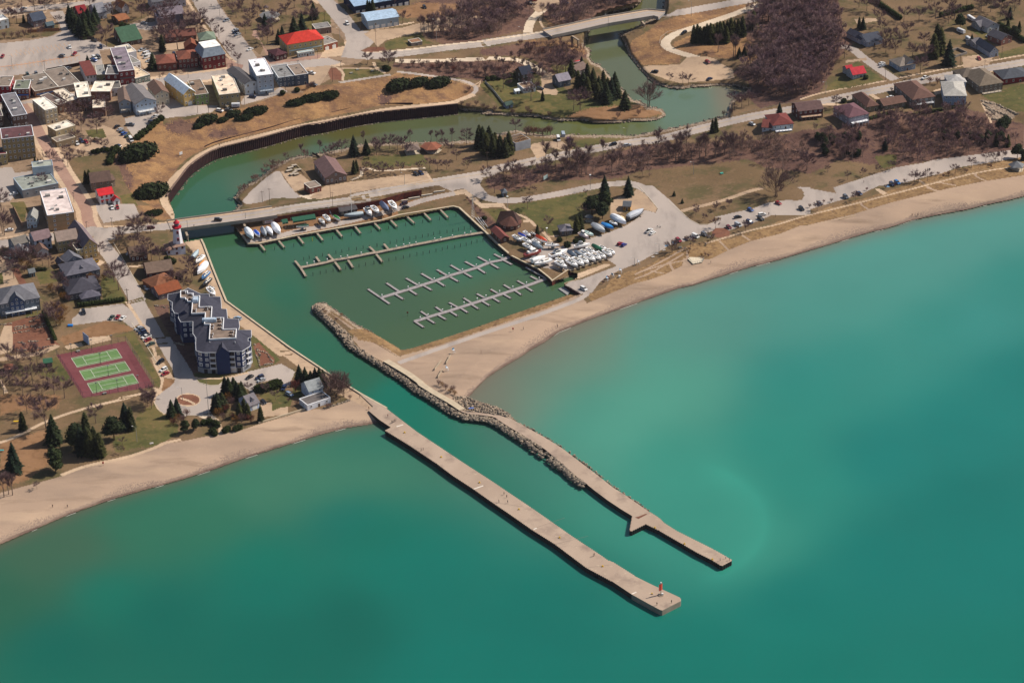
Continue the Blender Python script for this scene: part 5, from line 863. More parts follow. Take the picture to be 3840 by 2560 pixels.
# bridges
def bridge(name,ctr,z,width,label,piers,girder,lampside=True):
 pts=[at(p[0],p[1],z) for p in P(ctr)];c=(pts[0]+pts[-1])/2;c.z=0;o=empty(name,c,0,label,'bridge');n=len(pts);nr_=[]
 for i,v in enumerate(pts):
  a=pts[max(0,i-1)];b=pts[min(n-1,i+1)];d=(b-a).normalized();nr_.append(Vector((-d.y,d.x,0)))
 def slab(nm,a0,a1,z0,z1,mm):
  m=MB();L=[v-c+q*a1 for v,q in zip(pts,nr_)];R_=[v-c+q*a0 for v,q in zip(pts,nr_)];m.prism([(v.x,v.y) for v in R_+L[::-1]],z0,z1,mm,bottom=True);m.obj(nm,o)
 w2=width/2
 slab('roadway',-w2,w2,z-.5,z,MATS['road']);slab('sidewalk',w2-2.2,w2-.3,z-.1,z+.14,MATS['pavement']);slab('sidewalk',-w2+.3,-w2+2.0,z-.1,z+.14,MATS['pavement']);slab('girder',-w2+.6,w2-.6,z-1.6,z-.45,C(girder,'wall'))
 for s_ in (-1,1):slab('parapet',s_*w2-.15,s_*w2+.15,z-.9,z+.95,C('8f8a82' if s_<0 else '9d978e','wall'))
 m=MB()
 for k in range(2):
  off=(-.12 if k==0 else.12);L=[v-c+q*off for v,q in zip(pts,nr_)];
  vs=[]
  for v,q in zip(L,nr_):vs+=[v+q*.06+Vector((0,0,.012)),v-q*.06+Vector((0,0,.012))]
  m.add(vs,[(2*i+1,2*i+3,2*i+2,2*i) for i in range(n-1)],C('b79a4a','paint'))
 m.obj('centre_line',o)
 for q in P(piers):
  v=at(q[0],q[1],z-1.6)-c;i=min(range(n),key=lambda i:(pts[i]-c-v).length);nn=nr_[i];m=MB();m.tube((v.x,v.y,-1.5),(v.x,v.y,z-1.6),.55,.55,CONCR,10);v2=v+nn*(width*.5);m.tube((v2.x,v2.y,-1.5),(v2.x,v2.y,z-1.6),.55,.55,CONCR,10)
  a,b=v-nn*1.0,v+nn*(width*.6);d=Vector((-nn.y,nn.x,0))*.6;m.prism([(t.x,t.y) for t in (a-d,b-d,b+d,a+d)],z-2.3,z-1.55,CONCR);m.obj('pier',o)
 return o
b1=bridge('road_bridge',"n 590,296 1000,240 1400,188 2000,108 o 650,322",6.75,13.0,'low concrete road bridge over the harbour mouth beside the lighthouse',"n 880,440 o 165,545",'7f7a73')
v=at(*P("o 550,480")[0],4);m=MB();m.box(-3.2,3.2,-.4,.4,-3,2.6,CONCR);o=m.obj('abutment',b1);o.matrix_basis=Matrix.Translation(v-Vector(b1.location))@Matrix.Rotation(.22,4,'Z')
m=MB();m.box(-2.2,2.2,-.06,0,-.6,.9,C('d9d9dc','paint'));m.box(-1.8,1.8,-.08,-.061,.3,.55,C('5a6472','paint'));m.box(-1.5,1.2,-.08,-.061,-.25,0,C('9c3b34','paint'));o=m.obj('sign',b1);o.matrix_basis=Matrix.Translation(v-Vector(b1.location)+Vector((.2,-.55,0)))@Matrix.Rotation(.22,4,'Z')
b2=bridge('high_bridge',"d 930,462 1300,385 1700,295 2352,185 e 300,205",11.6,13.0,'long high road bridge crossing the river at the top of the view',"d 1350,545 e 60,330",'8a8b8c')
# marina docks
WOOD=mat('dock_wood','a39585',rough=.9,col2='857869',scale=1.2);GREYW=mat('dock_grey','9d9899',rough=.9,col2='87807f',scale=1.2);PILE=C('2e3230','wood')
def plank(m,a,b,wd,z0,z1,mm,c):
 d=(b-a);d.z=0;d.normalize();n_=Vector((-d.y,d.x,0))*wd/2;m.prism([(v.x-c.x,v.y-c.y) for v in (a-n_,b-n_,b+n_,a+n_)],z0,z1,mm,bottom=True)
def dock(name,main,fingers,wd,fw,z,mm,label,peds,endT=None,piles=True):
 W=[at(p[0],p[1],z) for p in P(main)];c=sum(W,Vector())/len(W);c.z=0;o=empty(name,c,0,label,'dock');m=MB()
 for a,b in zip(W[:-1],W[1:]):plank(m,a,b,wd,z-.45,z,mm,c)
 m.obj('walkway',o)
 for ln in fingers.split(';'):
  a,b=[at(p[0],p[1],z) for p in P(ln)];m=MB();plank(m,a,b,fw,z-.4,z-.02,mm,c);e=a if (a-c).length and min((a-q).length for q in W)>min((b-q).length for q in W) else b
  m.tube((e.x-c.x,e.y-c.y,-1),(e.x-c.x,e.y-c.y,z+.9),.14,.14,PILE,6);m.obj('finger',o)
 for q in P(peds):v=at(q[0],q[1],z);m=MB();m.box(v.x-c.x-.18,v.x-c.x+.18,v.y-c.y-.18,v.y-c.y+.18,z,z+1.3,C('e2e2e0','paint'));m.box(v.x-c.x-.26,v.x-c.x+.26,v.y-c.y-.26,v.y-c.y+.26,z+1.0,z+1.45,C('f0f0ee','paint'));m.obj('power_post',o)
 return o
dock('floating_dock',"s 140,378 430,290 700,205 850,150 1140,65 1270,10 q 0,1110 170,1040","s 195,225 325,312;s 400,175 525,248;s 560,125 690,200;s 725,85 845,155;s 868,38 985,105;s 1020,0 1135,60;p 1795,1055 1975,1150;p 2060,1010 2190,1080;s 290,345 372,395;s 435,297 515,348;s 585,252 670,300;s 725,206 805,256;s 865,163 950,210;s 1010,118 1092,165;s 1150,68 1233,122;s 1290,23 1375,72;s 1428,-12 1512,32;s 0,288 225,442",2.4,1.3,.55,GREYW,'long grey floating dock, upper of the two with white power posts',"s 148,372 423,285 538,250 697,198 852,145 993,102 1138,55 1278,5 p 2197,1065")
dock('floating_dock',"s 490,627 640,580 870,512 1230,397 1520,302 1700,242 1890,172","s 555,522 640,578;s 710,475 790,530;s 852,430 945,480;s 1003,382 1090,435;s 1142,337 1230,385;s 1288,290 1375,340;s 1425,243 1510,293;s 1568,200 1655,248;s 1705,153 1790,198;s 625,600 702,647;s 740,562 820,608;s 862,522 940,570;s 970,485 1048,535;s 1085,448 1162,497;s 1195,412 1278,462;s 1305,378 1385,425;s 1425,343 1502,387;s 1540,302 1612,350;s 1650,262 1730,312;s 487,625 587,690",2.4,1.2,.55,GREYW,'long grey floating dock nearest the beach, lower of the two with white power posts',"s 550,605 632,575 783,525 875,495 1010,450 1148,408 1240,378 1383,330 1522,285 1665,240 1798,192")
dock('wooden_dock',"o 1075,1228 1400,1165 1640,1105 1850,1072 2200,1000 p 130,985 340,942 680,872 1050,802 1480,718 1900,655","o 985,1118 1075,1228;o 1075,1228 1165,1372;o 1328,1052 1388,1138;o 1530,1015 1615,1112;o 1638,1138 1735,1268;o 1853,1108 1935,1228;o 2200,888 2302,985;p 260,843 338,935;p 135,1012 237,1137",2.3,1.2,1.2,WOOD,'long weathered wooden dock on piles across the middle of the marina',"o 1185,1190 1300,1165 1515,1125 1735,1085 1845,1070 2070,1020 p 465,912 585,885 680,870 785,850 1090,790 1190,775 1380,740 1580,700 1680,680")
m_post=MB();m_post.tube((0,0,-1),(0,0,2.0),.15,.15,PILE,6);post_me=m_post.mesh('mooring_post');yp=MB();yp.tube((0,0,-1),(0,0,2.0),.16,.16,C('b6a51e','paint'),6);yp_me=yp.mesh('mooring_post')
for row,lab in (("o 1130,1115 1220,1092 1437,1050 1655,1008 1752,990 1868,955 1990,948 2100,925 2325,890 p 150,890 363,850 472,825 580,800 685,780 785,762 890,742 983,725 1073,705 1175,682 1292,672 1387,655 1480,635 1573,615 1672,600",'dark mooring post in the row behind the wooden dock'),("o 1280,1365 1400,1340 1495,1320 1610,1300 1815,1265 2032,1225 2140,1200 2278,1180 p 98,1175 343,1130 458,1105 580,1085 685,1060 800,1035 900,1020 1005,1000 1112,975 1213,955 1300,928 1418,920 1512,895 1605,875 1692,850 1782,825 1878,810",'dark mooring post in the row in front of the wooden dock'),("o 653,945 967,895 1600,772 1907,712 2230,655 p 52,660 336,605 616,555 895,505 1170,455 1438,402",'dark mooring post in the row facing the quay')):
 for k_,q in enumerate(P(row)):o=inst('mooring_post',post_me,None,at(q[0],q[1],0));tag(o,lab+', '+nth(k_,len(P(row))),'post',lab.replace('dark mooring post','mooring posts'))
o=inst('mooring_post',yp_me,None,at(*P("o 1270,800")[0],0));tag(o,'lone yellow mooring post off the quay','post','mooring posts in the row facing the quay')
QF="o 385,815 500,952;o 695,765 815,902;o 1015,700 1130,842;o 1325,645 1445,787;o 1640,590 1760,727;o 1950,540 2060,672;p 80,478 205,606;p 345,428 475,562;p 615,378 760,507;p 900,325 1030,457;p 1180,283 1310,417"
for k,ln in enumerate(QF.split(';')):
 a,b=[at(p[0],p[1],1.3) for p in P(ln)];m=MB();c=Vector((a.x,a.y,0));plank(m,a,b,1.1,.95,1.3,WOOD,c);m.tube((b.x-c.x,b.y-c.y,-1),(b.x-c.x,b.y-c.y,2.0),.16,.16,PILE,6);o=m.obj('finger_dock');o.location=c
 tag(o,('narrow wooden finger dock at the stony left corner of the quay' if k==0 else 'narrow wooden finger dock nearest the far corner of the basin' if k==10 else 'narrow wooden finger dock standing out from the quay, '+nth(k,11)),'dock','finger docks along the quay')
m=MB();m.box(-9,9,-.5,.5,.3,.6,GREYW);o=m.obj('gangway');v=at(*P("q 570,1330")[0],.5);a,b=[at(*q,.5) for q in P("q 440,1262 700,1405")];o.location=(a+b)/2;o.rotation_euler.z=math.atan2(b.y-a.y,b.x-a.x);tag(o,'narrow grey float lying against the dark boat yard wall','dock')
for k,(q,lab) in enumerate((("s 416,575",'red marker on a pole left of the lower floating dock'),("s 1297,350",'red marker standing among the slips of the lower floating dock'),("s 757,165",'red marker standing among the slips of the upper floating dock'))):
 v=at(*P(q)[0],0);m=MB();m.tube((0,0,-1),(0,0,2.4),.07,.07,PILE,6);o=m.obj('channel_marker');o.location=v;tag(o,lab,'marker','red markers in the marina');p_=MB();p_.box(-.45,.45,-.05,.05,1.8,2.6,C('8a2418','paint'));p_.obj('sign_plate',o)
# BUILDINGS
B_=building
TOWNB=[("a -40,1405 155,1385|16|10|flat|0|8a1f2a|7d7166|3|3|awn8c1a1e","deep red three-storey shop with arched white windows at the left edge of the street","shop","e6e0da"),("a 200,1392 412,1368|14|7.5|flat|0|6b4136|6b7062|2|4|sign2f62b0","brick shop with white cornice and bright blue sign band beside the red shop","shop","e8e8e6"),("a 490,1350 815,1300|26|4.8|flat|0|8a6a52|776c62|1|4|sign34507e","wide low shop with a mottled grey roof right of the blue-signed shop","shop",None),("a 820,1292 1120,1248|30|5|flat|0|7e7268|7d7167|1|4|","widest flat grey-brown roofed shop backing onto the striped parking lot","shop",None),("a 1200,1180 1335,1155|24|6.5|gx|.4|c9c9cc|6a3631|2|3|","narrow white-fronted shop with a long red-brown roof and blue side wall","shop",None),("a 1342,1152 1460,1132|16|5.5|flat|0|8f8b68|8b8b88|1|3|","small olive-fronted shop with grey roof between white and brick shops","shop",None),("a 1466,1196 1645,1175|14|8|flat|0|5d2426|6f6b6a|2|2|","dark brick half of the white-corniced block, grey roof","shop","e4e2e0"),("a 1652,1178 1870,1150|40|9|flat|0|6e2a2c|7d727c|2|3|sign565256","long brick block with a purple-grey roof reaching far back from the street","shop","e6e4e2"),("a 1700,865 1890,832|14|6|flat|0|b9bcc0|d8ccb8|1|2|","white block with a stained white roof behind the purple-grey roof","building","e6e4e2"),("a 1835,958 1945,935|13|4|flat|0|d8d8da|83847e|1|2|","small white annex with grey roof beside the long brick block","building","e8e8e8"),("a 1872,1160 2075,1122|17|4.5|flat|0|5f6a62|cdbb9e|1|5|","corner shop with cream flat roof and grey-green front at the street end","shop","e6e0d4"),("g 640,322 810,288|19|9.5|flat|0|a89a80|e4ddd0|3|3|","cream three-storey shop with a brilliant white roof on the street corner","shop","f0ece2"),("a 815,1565 930,1540|20|6|flat|0|6f5446|6a5a54|1|2|","brown low building squeezed right of the brilliant white roof","building",None),("a 940,1535 1090,1512|20|7|flat|0|7a5f50|d8ccb8|2|2|","brick shop back with a stained cream roof left of the big white roof","shop",None),("a 1085,1535 1275,1520|24|9|flat|0|7b6252|e4dccb|2|3|","taller brown brick shop back with white roof in the middle of the row","shop","e8e2d4"),("a 1262,1402 1530,1388|16|6.5|flat|0|7a5c4c|e2d8c6|1|4|","long brown shop back with white roof and a row of four windows","shop","e8e2d4"),("a 1538,1332 1675,1308|11|5|flat|0|c7cacd|67635f|1|3|","small white shop back with dark roof at the end of the white roofs","shop",None),("a 1290,1620 1460,1600|12|6|flat|0|6b4a40|d4c4b0|1|2|","low brick shop back with pale roof behind the bare lane tree","shop",None),("a 1652,1560 1815,1542|20|7|gy|2|8d96a0|6d5b52|2|2|deckb8b0a4","grey gabled shop back with brown roof and balcony","shop",None),("a 1880,1590 2165,1540|26|7.5|gy|3|aebccb|6f6b6c|2|5|deckd8d8d8","pale blue gabled building with wide grey roof above the lane","building","e6e8ea"),("a 2150,1458 2340,1432|18|7.5|gy|2.5|b9ab94|6d5549|2|3|","cream gabled building with brown roof and arched windows","building","efe8dc"),("b 340,1472 495,1432|28|8.5|gy|3|bfa268|c8d4de|2|3|gd","tan building with a shiny pale blue metal gable roof","building","f0ece0"),("b 497,1450 680,1438|24|7|flat|0|7d9058|7a6656|2|3|","green-walled shop back with brown roof","shop",None),("b 830,1482 1115,1432|32|8|flat|0|9c8a66|ddc9b2|2|4|","large tan building with broad cream roof and brick chimney at the top of the slope","building",None),("b 1180,1312 1345,1285|26|8|gy|1.6|c2c8ce|4d4b4e|2|2|","white building with long charcoal gable roof left of the tall white block","building",None),("b 1350,1302 1575,1266|27|12|flat|0|a9b2bc|e8e8ee|4|3|deck8f99a4","tall pale block with brilliant white flat roof above the slope","building","f0f0f2"),("b 1640,1202 1865,1182|20|6.5|flat|0|4b5561|7c7c7c|2|4|","slate blue building with grey roof right of the tall white block","building","c9ced2"),("b 1870,1192 2052,1162|18|7|flat|0|4d5663|85766a|2|2|","slate building with brown roof beside the gravel corner","building","d8d8d8"),("b 1760,790 2262,716|16|9|hip|4.2|b09a6c|b83226|2|7|ch signb0c4c4\nb 1905,800 2130,768|3|3.2|flat|0|a9b8b8|9fb0b4|1|6|","yellow brick hall with a bright red hip roof","hall","dcd8cc"),("b 1600,850 1752,812|10|4|hip|2|4a2b2b|4c2a30|1|3|","low dark red annex beside the red-roofed hall","annex",None),("c 50,702 245,656|12|4|flat|0|8a4a34|8b8580|1|2|gd","brick garage with grey roof right of the red-roofed hall","garage","d8cfc2"),("c -60,480 160,455|9|4|flat|0|7d6a5e|7f7c7a|1|2|","low grey-roofed shed behind the brick garage","shed",None),("b 602,972 910,926|15|9|mansard|5|6e2a2a|7f8a96|2|5|dorm3\nb 560,700 775,672|12|7|hip|3|6e2a2a|6d7b6b|2|3|","ornate red brick corner building with slate mansard and white flat top","building","d8cdb8"),("b -30,985 240,962|14|5|hip|3|6b3a32|7c4a3c|1|4|\nb 262,955 530,930|14|6.5|hip|2.6|6d3a34|7a4838|2|5|sky","brick library with brown hip roofs beside the ornate corner building","library","c9c0b4"),("b 350,735 540,715|8|4|gy|3|7a3c30|7a4632|1|1|nw","small orange brick gabled building behind the library","building",None),("b 90,600 500,540|12|4|gx|2.6|6a4a42|6c4238|1|4|","long house with a dark red-brown roof behind the large bare tree","house",None),("b 345,350 560,325|12|4|gx|2|93877c|7d6a5c|1|3|","house with a taupe roof beside the wide street","house",None),("b 0,340 330,290|13|6|gx|3|8c8690|7a7078|2|4|","large house with lavender-grey roof near the top street","house",None),("b 120,110 360,80|12|6|gx|3|b4b4bc|52505a|2|4|","pale house with dark roof at the top edge beside the wide street","house",None),("a 470,385 640,352|11|5|gx|3.4|7c6a6a|3c4454|2|2|","mauve house with a steep slate blue roof above the parking lot","house","e4e4e4"),("a 660,410 750,390|6|2.6|gx|1.4|5a6a72|46565e|1|1|nw","small teal shed behind the slate-roofed house","shed",None),("a -30,420 130,385|10|6|flat|0|a9b0b4|e2e2e0|2|2|","white house with a square white roof at the left edge","house",None),("a 1092,262 1212,240|12|4|gx|3|5c3c3a|7c2026|1|2|dorm1","house with a dark crimson roof half hidden by spruces","house",None),("a 1335,278 1475,252|14|5|gx|4|a8a6a8|7b7b82|2|3|\na 1470,200 1560,180|9|4|gx|2|b6b8bc|77787e|1|2|","big pale house with a wide grey gable roof below the top street","house","f0f0f0"),("a 1692,205 1785,182|11|5|gy|3|a8a4a6|a4633a|2|1|","white house with an orange-brown roof near the top street","house","f0f0f0"),("a 1645,345 1785,312|11|3|gx|1.6|7c5a42|8c5a3c|1|2|","low orange-roofed outbuilding below the orange-roofed house","house",None),("a 2110,150 2352,115|14|6|gx|3|a9adb4|58585e|2|4|","white house with a charcoal roof near the top of the wide street","house","f0f0f0"),("a 2170,350 2352,325|12|5|gx|2|8f8a96|77707e|1|2|","house with a purple-grey roof above the cars","house",None),("a 1692,640 1960,602|16|3.6|sx|5.5|5a4a42|3c5a46|1|3|","building with one huge dark green roof slope","building","e8e4dc"),("a -80,100 80,40|12|5|gx|2|6a5a52|5a4c48|1|2|","dark roofed house cut by the top left corner","house",None),("g 190,382 395,350|36|8|flat|0|5a4640|6f6c70|2|4|","long dark brick block with flat grey roof edged in white","shop","dfe3ea"),("g -150,380 60,350|34|7|flat|0|54443e|5f565a|2|3|","dark block cut by the left edge behind the fire escape hotel","shop",None),("g 60,830 500,780|16|14|flat|0|8b7a58|5a3b3e|4|7|","four-storey tan brick hotel with maroon roof and black fire escape","hotel","d9dde2"),("g -80,895 110,870|10|7|flat|0|9a8a60|6e3436|2|3|","yellow block with maroon roof cut by the left edge below the hotel","building",None),("g 790,640 1050,602|7|5|flat|0|84725a|7b6f66|1|3|\ng 785,560 1055,515|10|8.5|flat|0|9a8868|ddd3c2|2|3|","old stone house with a cream roof standing by the brick-paved street","building","cfc4b0"),("g 325,1338 815,1242|19|5|flat|0|8c8f92|8b9088|1|4|t=9fb0bf\ng 470,1115 748,1070|8|9|flat|0|aebac4|94998f|1|3|t=9fb0bf","blue-grey flat-roofed building with a set-back upper storey","building","9fb0bf"),("m 800,378 1235,348|33|10.5|flat|0|9a7f60|cfc0bb|4|2|t=dfe2e8 bands","four-storey tan motel with a pinkish stained white roof","motel","dfe2e8"),("g 1270,1252 1540,1212|10|6|gx|4|7c6c5e|5f4c44|2|3|\ng 1490,1200 1590,1170|7|4.5|gx|2|7c6c5e|665248|1|1|","taupe house with a steep brown roof beside two columnar cedars","house",None),("g 1382,1424 1575,1396|9|6|gx|2.2|cdd0d4|c0252c|2|3|awna81e24\ng 1572,1432 1655,1412|5|3.2|gy|1.6|cdd0d4|b8232a|1|1|","white house with a bright red roof and red awnings","house","a81e24"),("m 450,335 605,318|9|6|gy|2.6|a7b8c4|8a8a86|2|3|","little white house with grey gable roof below the tan motel","house","e8eef2"),("m 585,718 855,655|10|7|gx|3|b8c0cc|7a6668|2|3|\nm 620,812 795,778|9|3.6|gy|2|b9bcc0|6a5248|1|2|","white house with a lavender-brown roof beside the main road","house","3c3c44"),("m 258,765 490,700|9|6|gx|2.2|76808c|6d6862|2|3|\nm 300,892 515,845|9|4.5|gy|2.4|7d6a5c|6c6c70|1|2|","grey house with orange brick gable left of the lavender-roofed house","house","e8e8e8"),("m 960,742 1290,690|11|7.5|gx|3.5|a8966a|8b7a70|2|5|\nm 1382,838 1602,800|27|8|gy|4|b49a66|6f6266|3|3|\nm 1268,848 1382,830|9|6|flat|0|ab9766|34343a|2|2|","large pale yellow inn with tan and brown gabled roofs at the corner","inn","efe6cf"),("m 1095,1215 1640,1112|15|4.3|hip|3.6|56606e|5d5c66|1|7|dorm1\nm 1090,975 1355,922|8|3.6|gy|3|5f6772|66666e|1|2|","long slate-roofed bungalow with curved white terrace wall","bungalow","dfe3e8"),("m 1135,1520 1660,1440|17|4.5|hip|4.4|5c5a5e|3f3e48|1|6|ch\nm 1345,1572 1648,1522|8|3.6|hip|2|5c5a5e|565460|1|3|","sprawling charcoal hip-roofed house above the clipped hedge","house","d8d4cc"),("t 20,345 600,245|18|7.5|hip|5|66707a|68686e|2|8|deckd8dce0\nt 165,335 375,300|4|8|gy|4|45597a|5f6168|3|3|","big blue-grey house with glazed gable above terraced rock garden","house","e8ecf0"),("m 490,1135 580,1120|4|3|gx|1.4|4c6062|6a6e70|1|1|nw","teal garden shed beside the lawn","shed",None),("m 975,985 1060,960|5|3|gy|1.6|7a6450|56525a|1|1|nw","small brown gabled shed next to the bungalow","shed",None),("n -30,882 240,850|11|4.2|gx|3|5a3c36|5e4c40|1|4|","dark brick house with brown roof under the bare tree by the lighthouse","house","e0e0e0"),("n 240,1185 655,1118|13|4.5|gx|3.2|5c3430|6e5c50|1|4|nd","brick building with a broad taupe roof opposite the quay boats","building",None),("n 370,1400 720,1290|13|3.6|hip|3.4|7a4a34|7c5038|1|2|nw","building with an orange-brown hip roof behind four parked cars","building",None),("n 425,1500 790,1412|10|4|gx|2.6|6c6068|7e452a|1|3|","low rust-orange roofed building beside the blue condominium","building",None),("v 1735,880 1885,822|10|3.4|gx|3.2|a8b8d4|706b70|1|2|dorm1 gd","white garage with dormer behind the dark spruces","garage","eef0f4"),("w 410,1155 560,1112|9|5|gx|3.2|b9c0cc|8b9092|2|2|\nw 388,1278 640,1190|8|3|flat|0|d0d4dc|67615f|1|3|","white cottage with pale grey roof at the head of the beach","cottage","e6e8ec"),("c 662,412 1088,352|15|6.2|gx|1.8|97a8b4|9fb6cc|1|2|gd","pale blue metal barn beside the gravel lot","barn",None),("c 480,192 1235,72|20|6|gx|2|1f2c48|8fa8c4|1|3|nw gd","long navy blue building with a light blue roof at the top edge","warehouse",None),("c 1262,640 1412,620|6|2.4|flat|0|7c6f66|8f6a50|1|1|nw","little concrete hut in the brush beside the high road","hut",None),("d 585,1180 730,1150|9|7.5|gx|3.4|4a4438|232a3a|2|3|\nd 600,1292 770,1262|9|3.4|flat|0|a8aeb4|a48a70|1|2|t=e4e6ea","dark gambrel house with a white-railed deck on the lawn by the river","house","dcdcd8"),("d 490,1300 545,1290|3|2.2|gx|.8|c8d0d6|dfe4e8|1|1|nw","tiny white shed left of the dark gambrel house","shed",None),("d 1088,1215 1250,1180|9|4.5|gx|3|56626e|85808a|1|3|","slate-sided cottage with a grey roof at the end of the drive","cottage","d8dce0"),("d 1340,1060 1480,1000|8|4|gx|2.6|50484a|6c5b54|1|2|","brown-roofed cottage behind the cedar grove by the river","cottage",None),("d 365,1502 455,1478|4|2.4|gx|1.4|7d8a9a|3d5048|1|1|nw","small blue boathouse with a green roof at the water's edge","shed",None),("f 700,500 865,460|13|3.6|gx|3|9aa2b0|3e4350|1|3|\nf 640,470 720,440|14|3.6|gy|2.4|a8acb8|4a4b58|1|1|","pale house with dark blue-grey roofs at the end of the side street","house","e4e6ea"),("f 1045,758 1205,728|12|4|hip|3|7c8a9c|7d736a|1|3|\nf 1110,745 1210,725|7|5|gy|2.6|8a9ab0|70665e|2|2|","tan-roofed house with pale blue gable on the corner of the side street","house","e4e8ee"),("f 555,838 690,802|9|3.4|gx|2.8|a9b4b8|b2303a|1|4|\nf 500,790 560,770|6|3.2|gx|2|a9b4b8|a02a34|1|1|","white cottage with a bright red roof alone on its lawn","cottage","e8ecee"),("f 1965,352 2088,322|14|4|gy|2.6|a0a6ae|5e5c62|1|2|","white house with grey roof right of the parked trailer","house",None),("f 1885,330 1960,315|9|3.4|gx|2.2|8a8e94|646268|1|2|","low grey wing house beside the tall hedge","house",None),("f 2110,482 2222,444|12|4|gy|2.4|6f4a42|45444c|1|2|","brick house with a dark roof near the right edge","house",None),("f 1990,608 2080,590|17|4|gy|2.8|9aa4b4|4d515c|2|2|","white house with dark blue roof behind the red car","house","e4e8ee"),("f 1850,520 1930,500|10|3.2|gx|1.8|8f9098|5c5a60|1|1|","pale garage joined to the dark-blue-roofed house","garage",None),("f 2130,895 2420,845|14|4|hip|3|7a2a2a|464a52|1|4|","red brick house with a dark grey roof cut by the right edge","house",None),("f 1880,985 2125,940|24|5|hip|4.5|6c6258|6e6254|2|5|deckb0a494\nf 1700,880 1880,850|12|4|hip|3.4|6c6258|645a50|1|3|","sprawling house with a tan-brown hip roof facing the lake","house",None),("f 1510,1110 1740,1108|22|6.5|hip|2.6|8c9fb6|a5a29c|2|5|\nf 1560,930 1740,925|12|4|hip|2.4|94a0ae|a8a6a4|1|3|","pale blue house with a light grey hip roof","house","e8ecf2"),("f 1180,1135 1412,1100|26|5.5|hip|4|6f6a66|63483f|2|4|deckc8ccd0","large brown-roofed house with bay windows left of the pale blue house","house","e4e4e4"),("f 880,1162 1110,1122|10|3.4|gx|2|6c6858|62483e|1|4|","low bungalow with a brown roof beside the parked white car","bungalow",None),("f 700,1185 822,1160|20|3.8|hip|3|77705c|64473e|1|2|","brown hip-roofed house with a projecting wing facing the road","house",None),("f 510,1325 718,1290|18|6|hip|3.2|8d8a94|64454c|2|5|decke4e6ea","maroon-roofed house with wide white decks above the bluff","house","e8eaee"),("f -20,1262 238,1236|13|6|gx|2.4|56302c|5c4644|2|5|deckb89c84","dark brick house with brown roof on the bluff","house","d8d8d8"),("k 1680,425 1830,400|12|3.4|gx|2.4|c8ccce|6e3a34|1|2|\nk 1830,410 2110,375|16|3.6|hip|3|a9b0b4|6a3430|1|4|deckdfe3e8","red-brown roofed white house with a white railed deck at the bluff edge","house","e8ecee"),("i 80,1155 370,1105|24|4.6|gy|3.2|72645e|6e5654|1|5|","community hall with a broad brown gable roof and roof vents","hall","c8d4e0"),("h 2070,1282 2225,1238|8|3.6|flat|0|703e34|8a7c70|1|2|","small brick hut with a flat roof beside the triangular lot","hut",None),("q 975,722 1160,700|7.5|3|hip|2.2|6f645c|6d6a72|1|3|","grey-roofed washroom building beside the boat yard","building","8a98a8"),("q 1990,308 2108,312|7|3|gx|1.2|b08a3a|52565c|1|3|","yellow-sided snack kiosk with a dark roof on the gravel","kiosk","d89a20"),("j 315,1320 372,1312|4|2.6|hip|1.4|5d6a76|5a6068|1|1|nw","small blue-grey pump shed beside the park road","shed",None),("t 655,1082 770,1070|4.5|2.6|gx|.8|244a38|2c5a44|1|1|nw","small dark green storage shed left of the tennis courts","shed",None),("t 80,1172 190,1160|5|2.4|gx|1.4|7a6a5e|8a5a48|1|1|nw","small hut with a dull orange roof in the park","shed",None),("p 2012,690 2170,845|5|3|gx|1.6|5a3c32|74403a|1|3|","long narrow shelter with a red roof at the foot of the marina bank","shelter",None),("o 1735,400 2000,355|6|3.2|gx|.8|3a3a3e|4a4648|1|4|","long dark-roofed boat shed behind the grey covered yacht","shed",None),("r -370,-10 -310,-20|4|2.6|gx|1|c9c9c9|6c6c70|1|1|nw","","",None),]
for sp_,lab_,cat_,tr_ in TOWNB:
 if not lab_:continue
 nm_={'house':'house','shop':'shop','building':'building','shed':'shed'}.get(cat_,cat_)
 building(sp_,lab_,cat_,nm_,trim=tr_ or 'cfc8bc')
def pavilion(q,r_,h,rh,n,col,label,rot=.4,name='pavilion',sx=1.0):
 v=G(P(q)[0]);o=empty(name,v,rot,label,name);m=MB()
 ring=[(r_*sx*math.cos(2*math.pi*k/n),r_*math.sin(2*math.pi*k/n)) for k in range(n)]
 vs=[(x,y,h) for x,y in ring]+[(0,0,h+rh)]+[(x*.97,y*.97,h-.2) for x,y in ring];m.add(vs,[(k,(k+1)%n,n) for k in range(n)]+[(n+1+k,n+1+(k+1)%n,(k+1)%n,k) for k in range(n)]+[tuple(n+1+k for k in range(n))[::-1]],C(col,'roof'));m.obj('roof',o)
 for x,y in ring:m=MB();m.tube((x*.85,y*.85,-.3),(x*.85,y*.85,h),.12,.12,C('8a7a68','wood'),5);m.obj('post',o)
 m=MB();m.prism([(x*.95,y*.95) for x,y in ring],-.3,.12,C('b5a894','wall'));m.obj('floor',o)
pavilion("i 1270,700",6.2,3,2.4,4,'6c5d56',"square open pavilion with a grey-brown pyramid roof in the river park",1.0);pavilion("i 1535,680",6.6,3,2.2,6,'84503c',"hexagonal open pavilion with a red-brown roof in the river park",.1)
pavilion("q 1435,470",2.6,2.6,1.2,6,'5f6266',"small grey gazebo under the dark pines by the boat yard",0,'gazebo');pavilion("l 2270,660",5,2.8,2.6,5,'6c6e72',"grey gazebo on the boardwalk near the right edge",.3,'gazebo');pavilion("b 1515,270",7,3.2,2.4,8,'7f7f80',"round grey bandstand roof in the town park",0,'bandstand');pavilion("b 1463,150",2,2.6,1.4,6,'5a4c4c',"tiny dark-roofed gazebo on the red brick path",0,'gazebo')
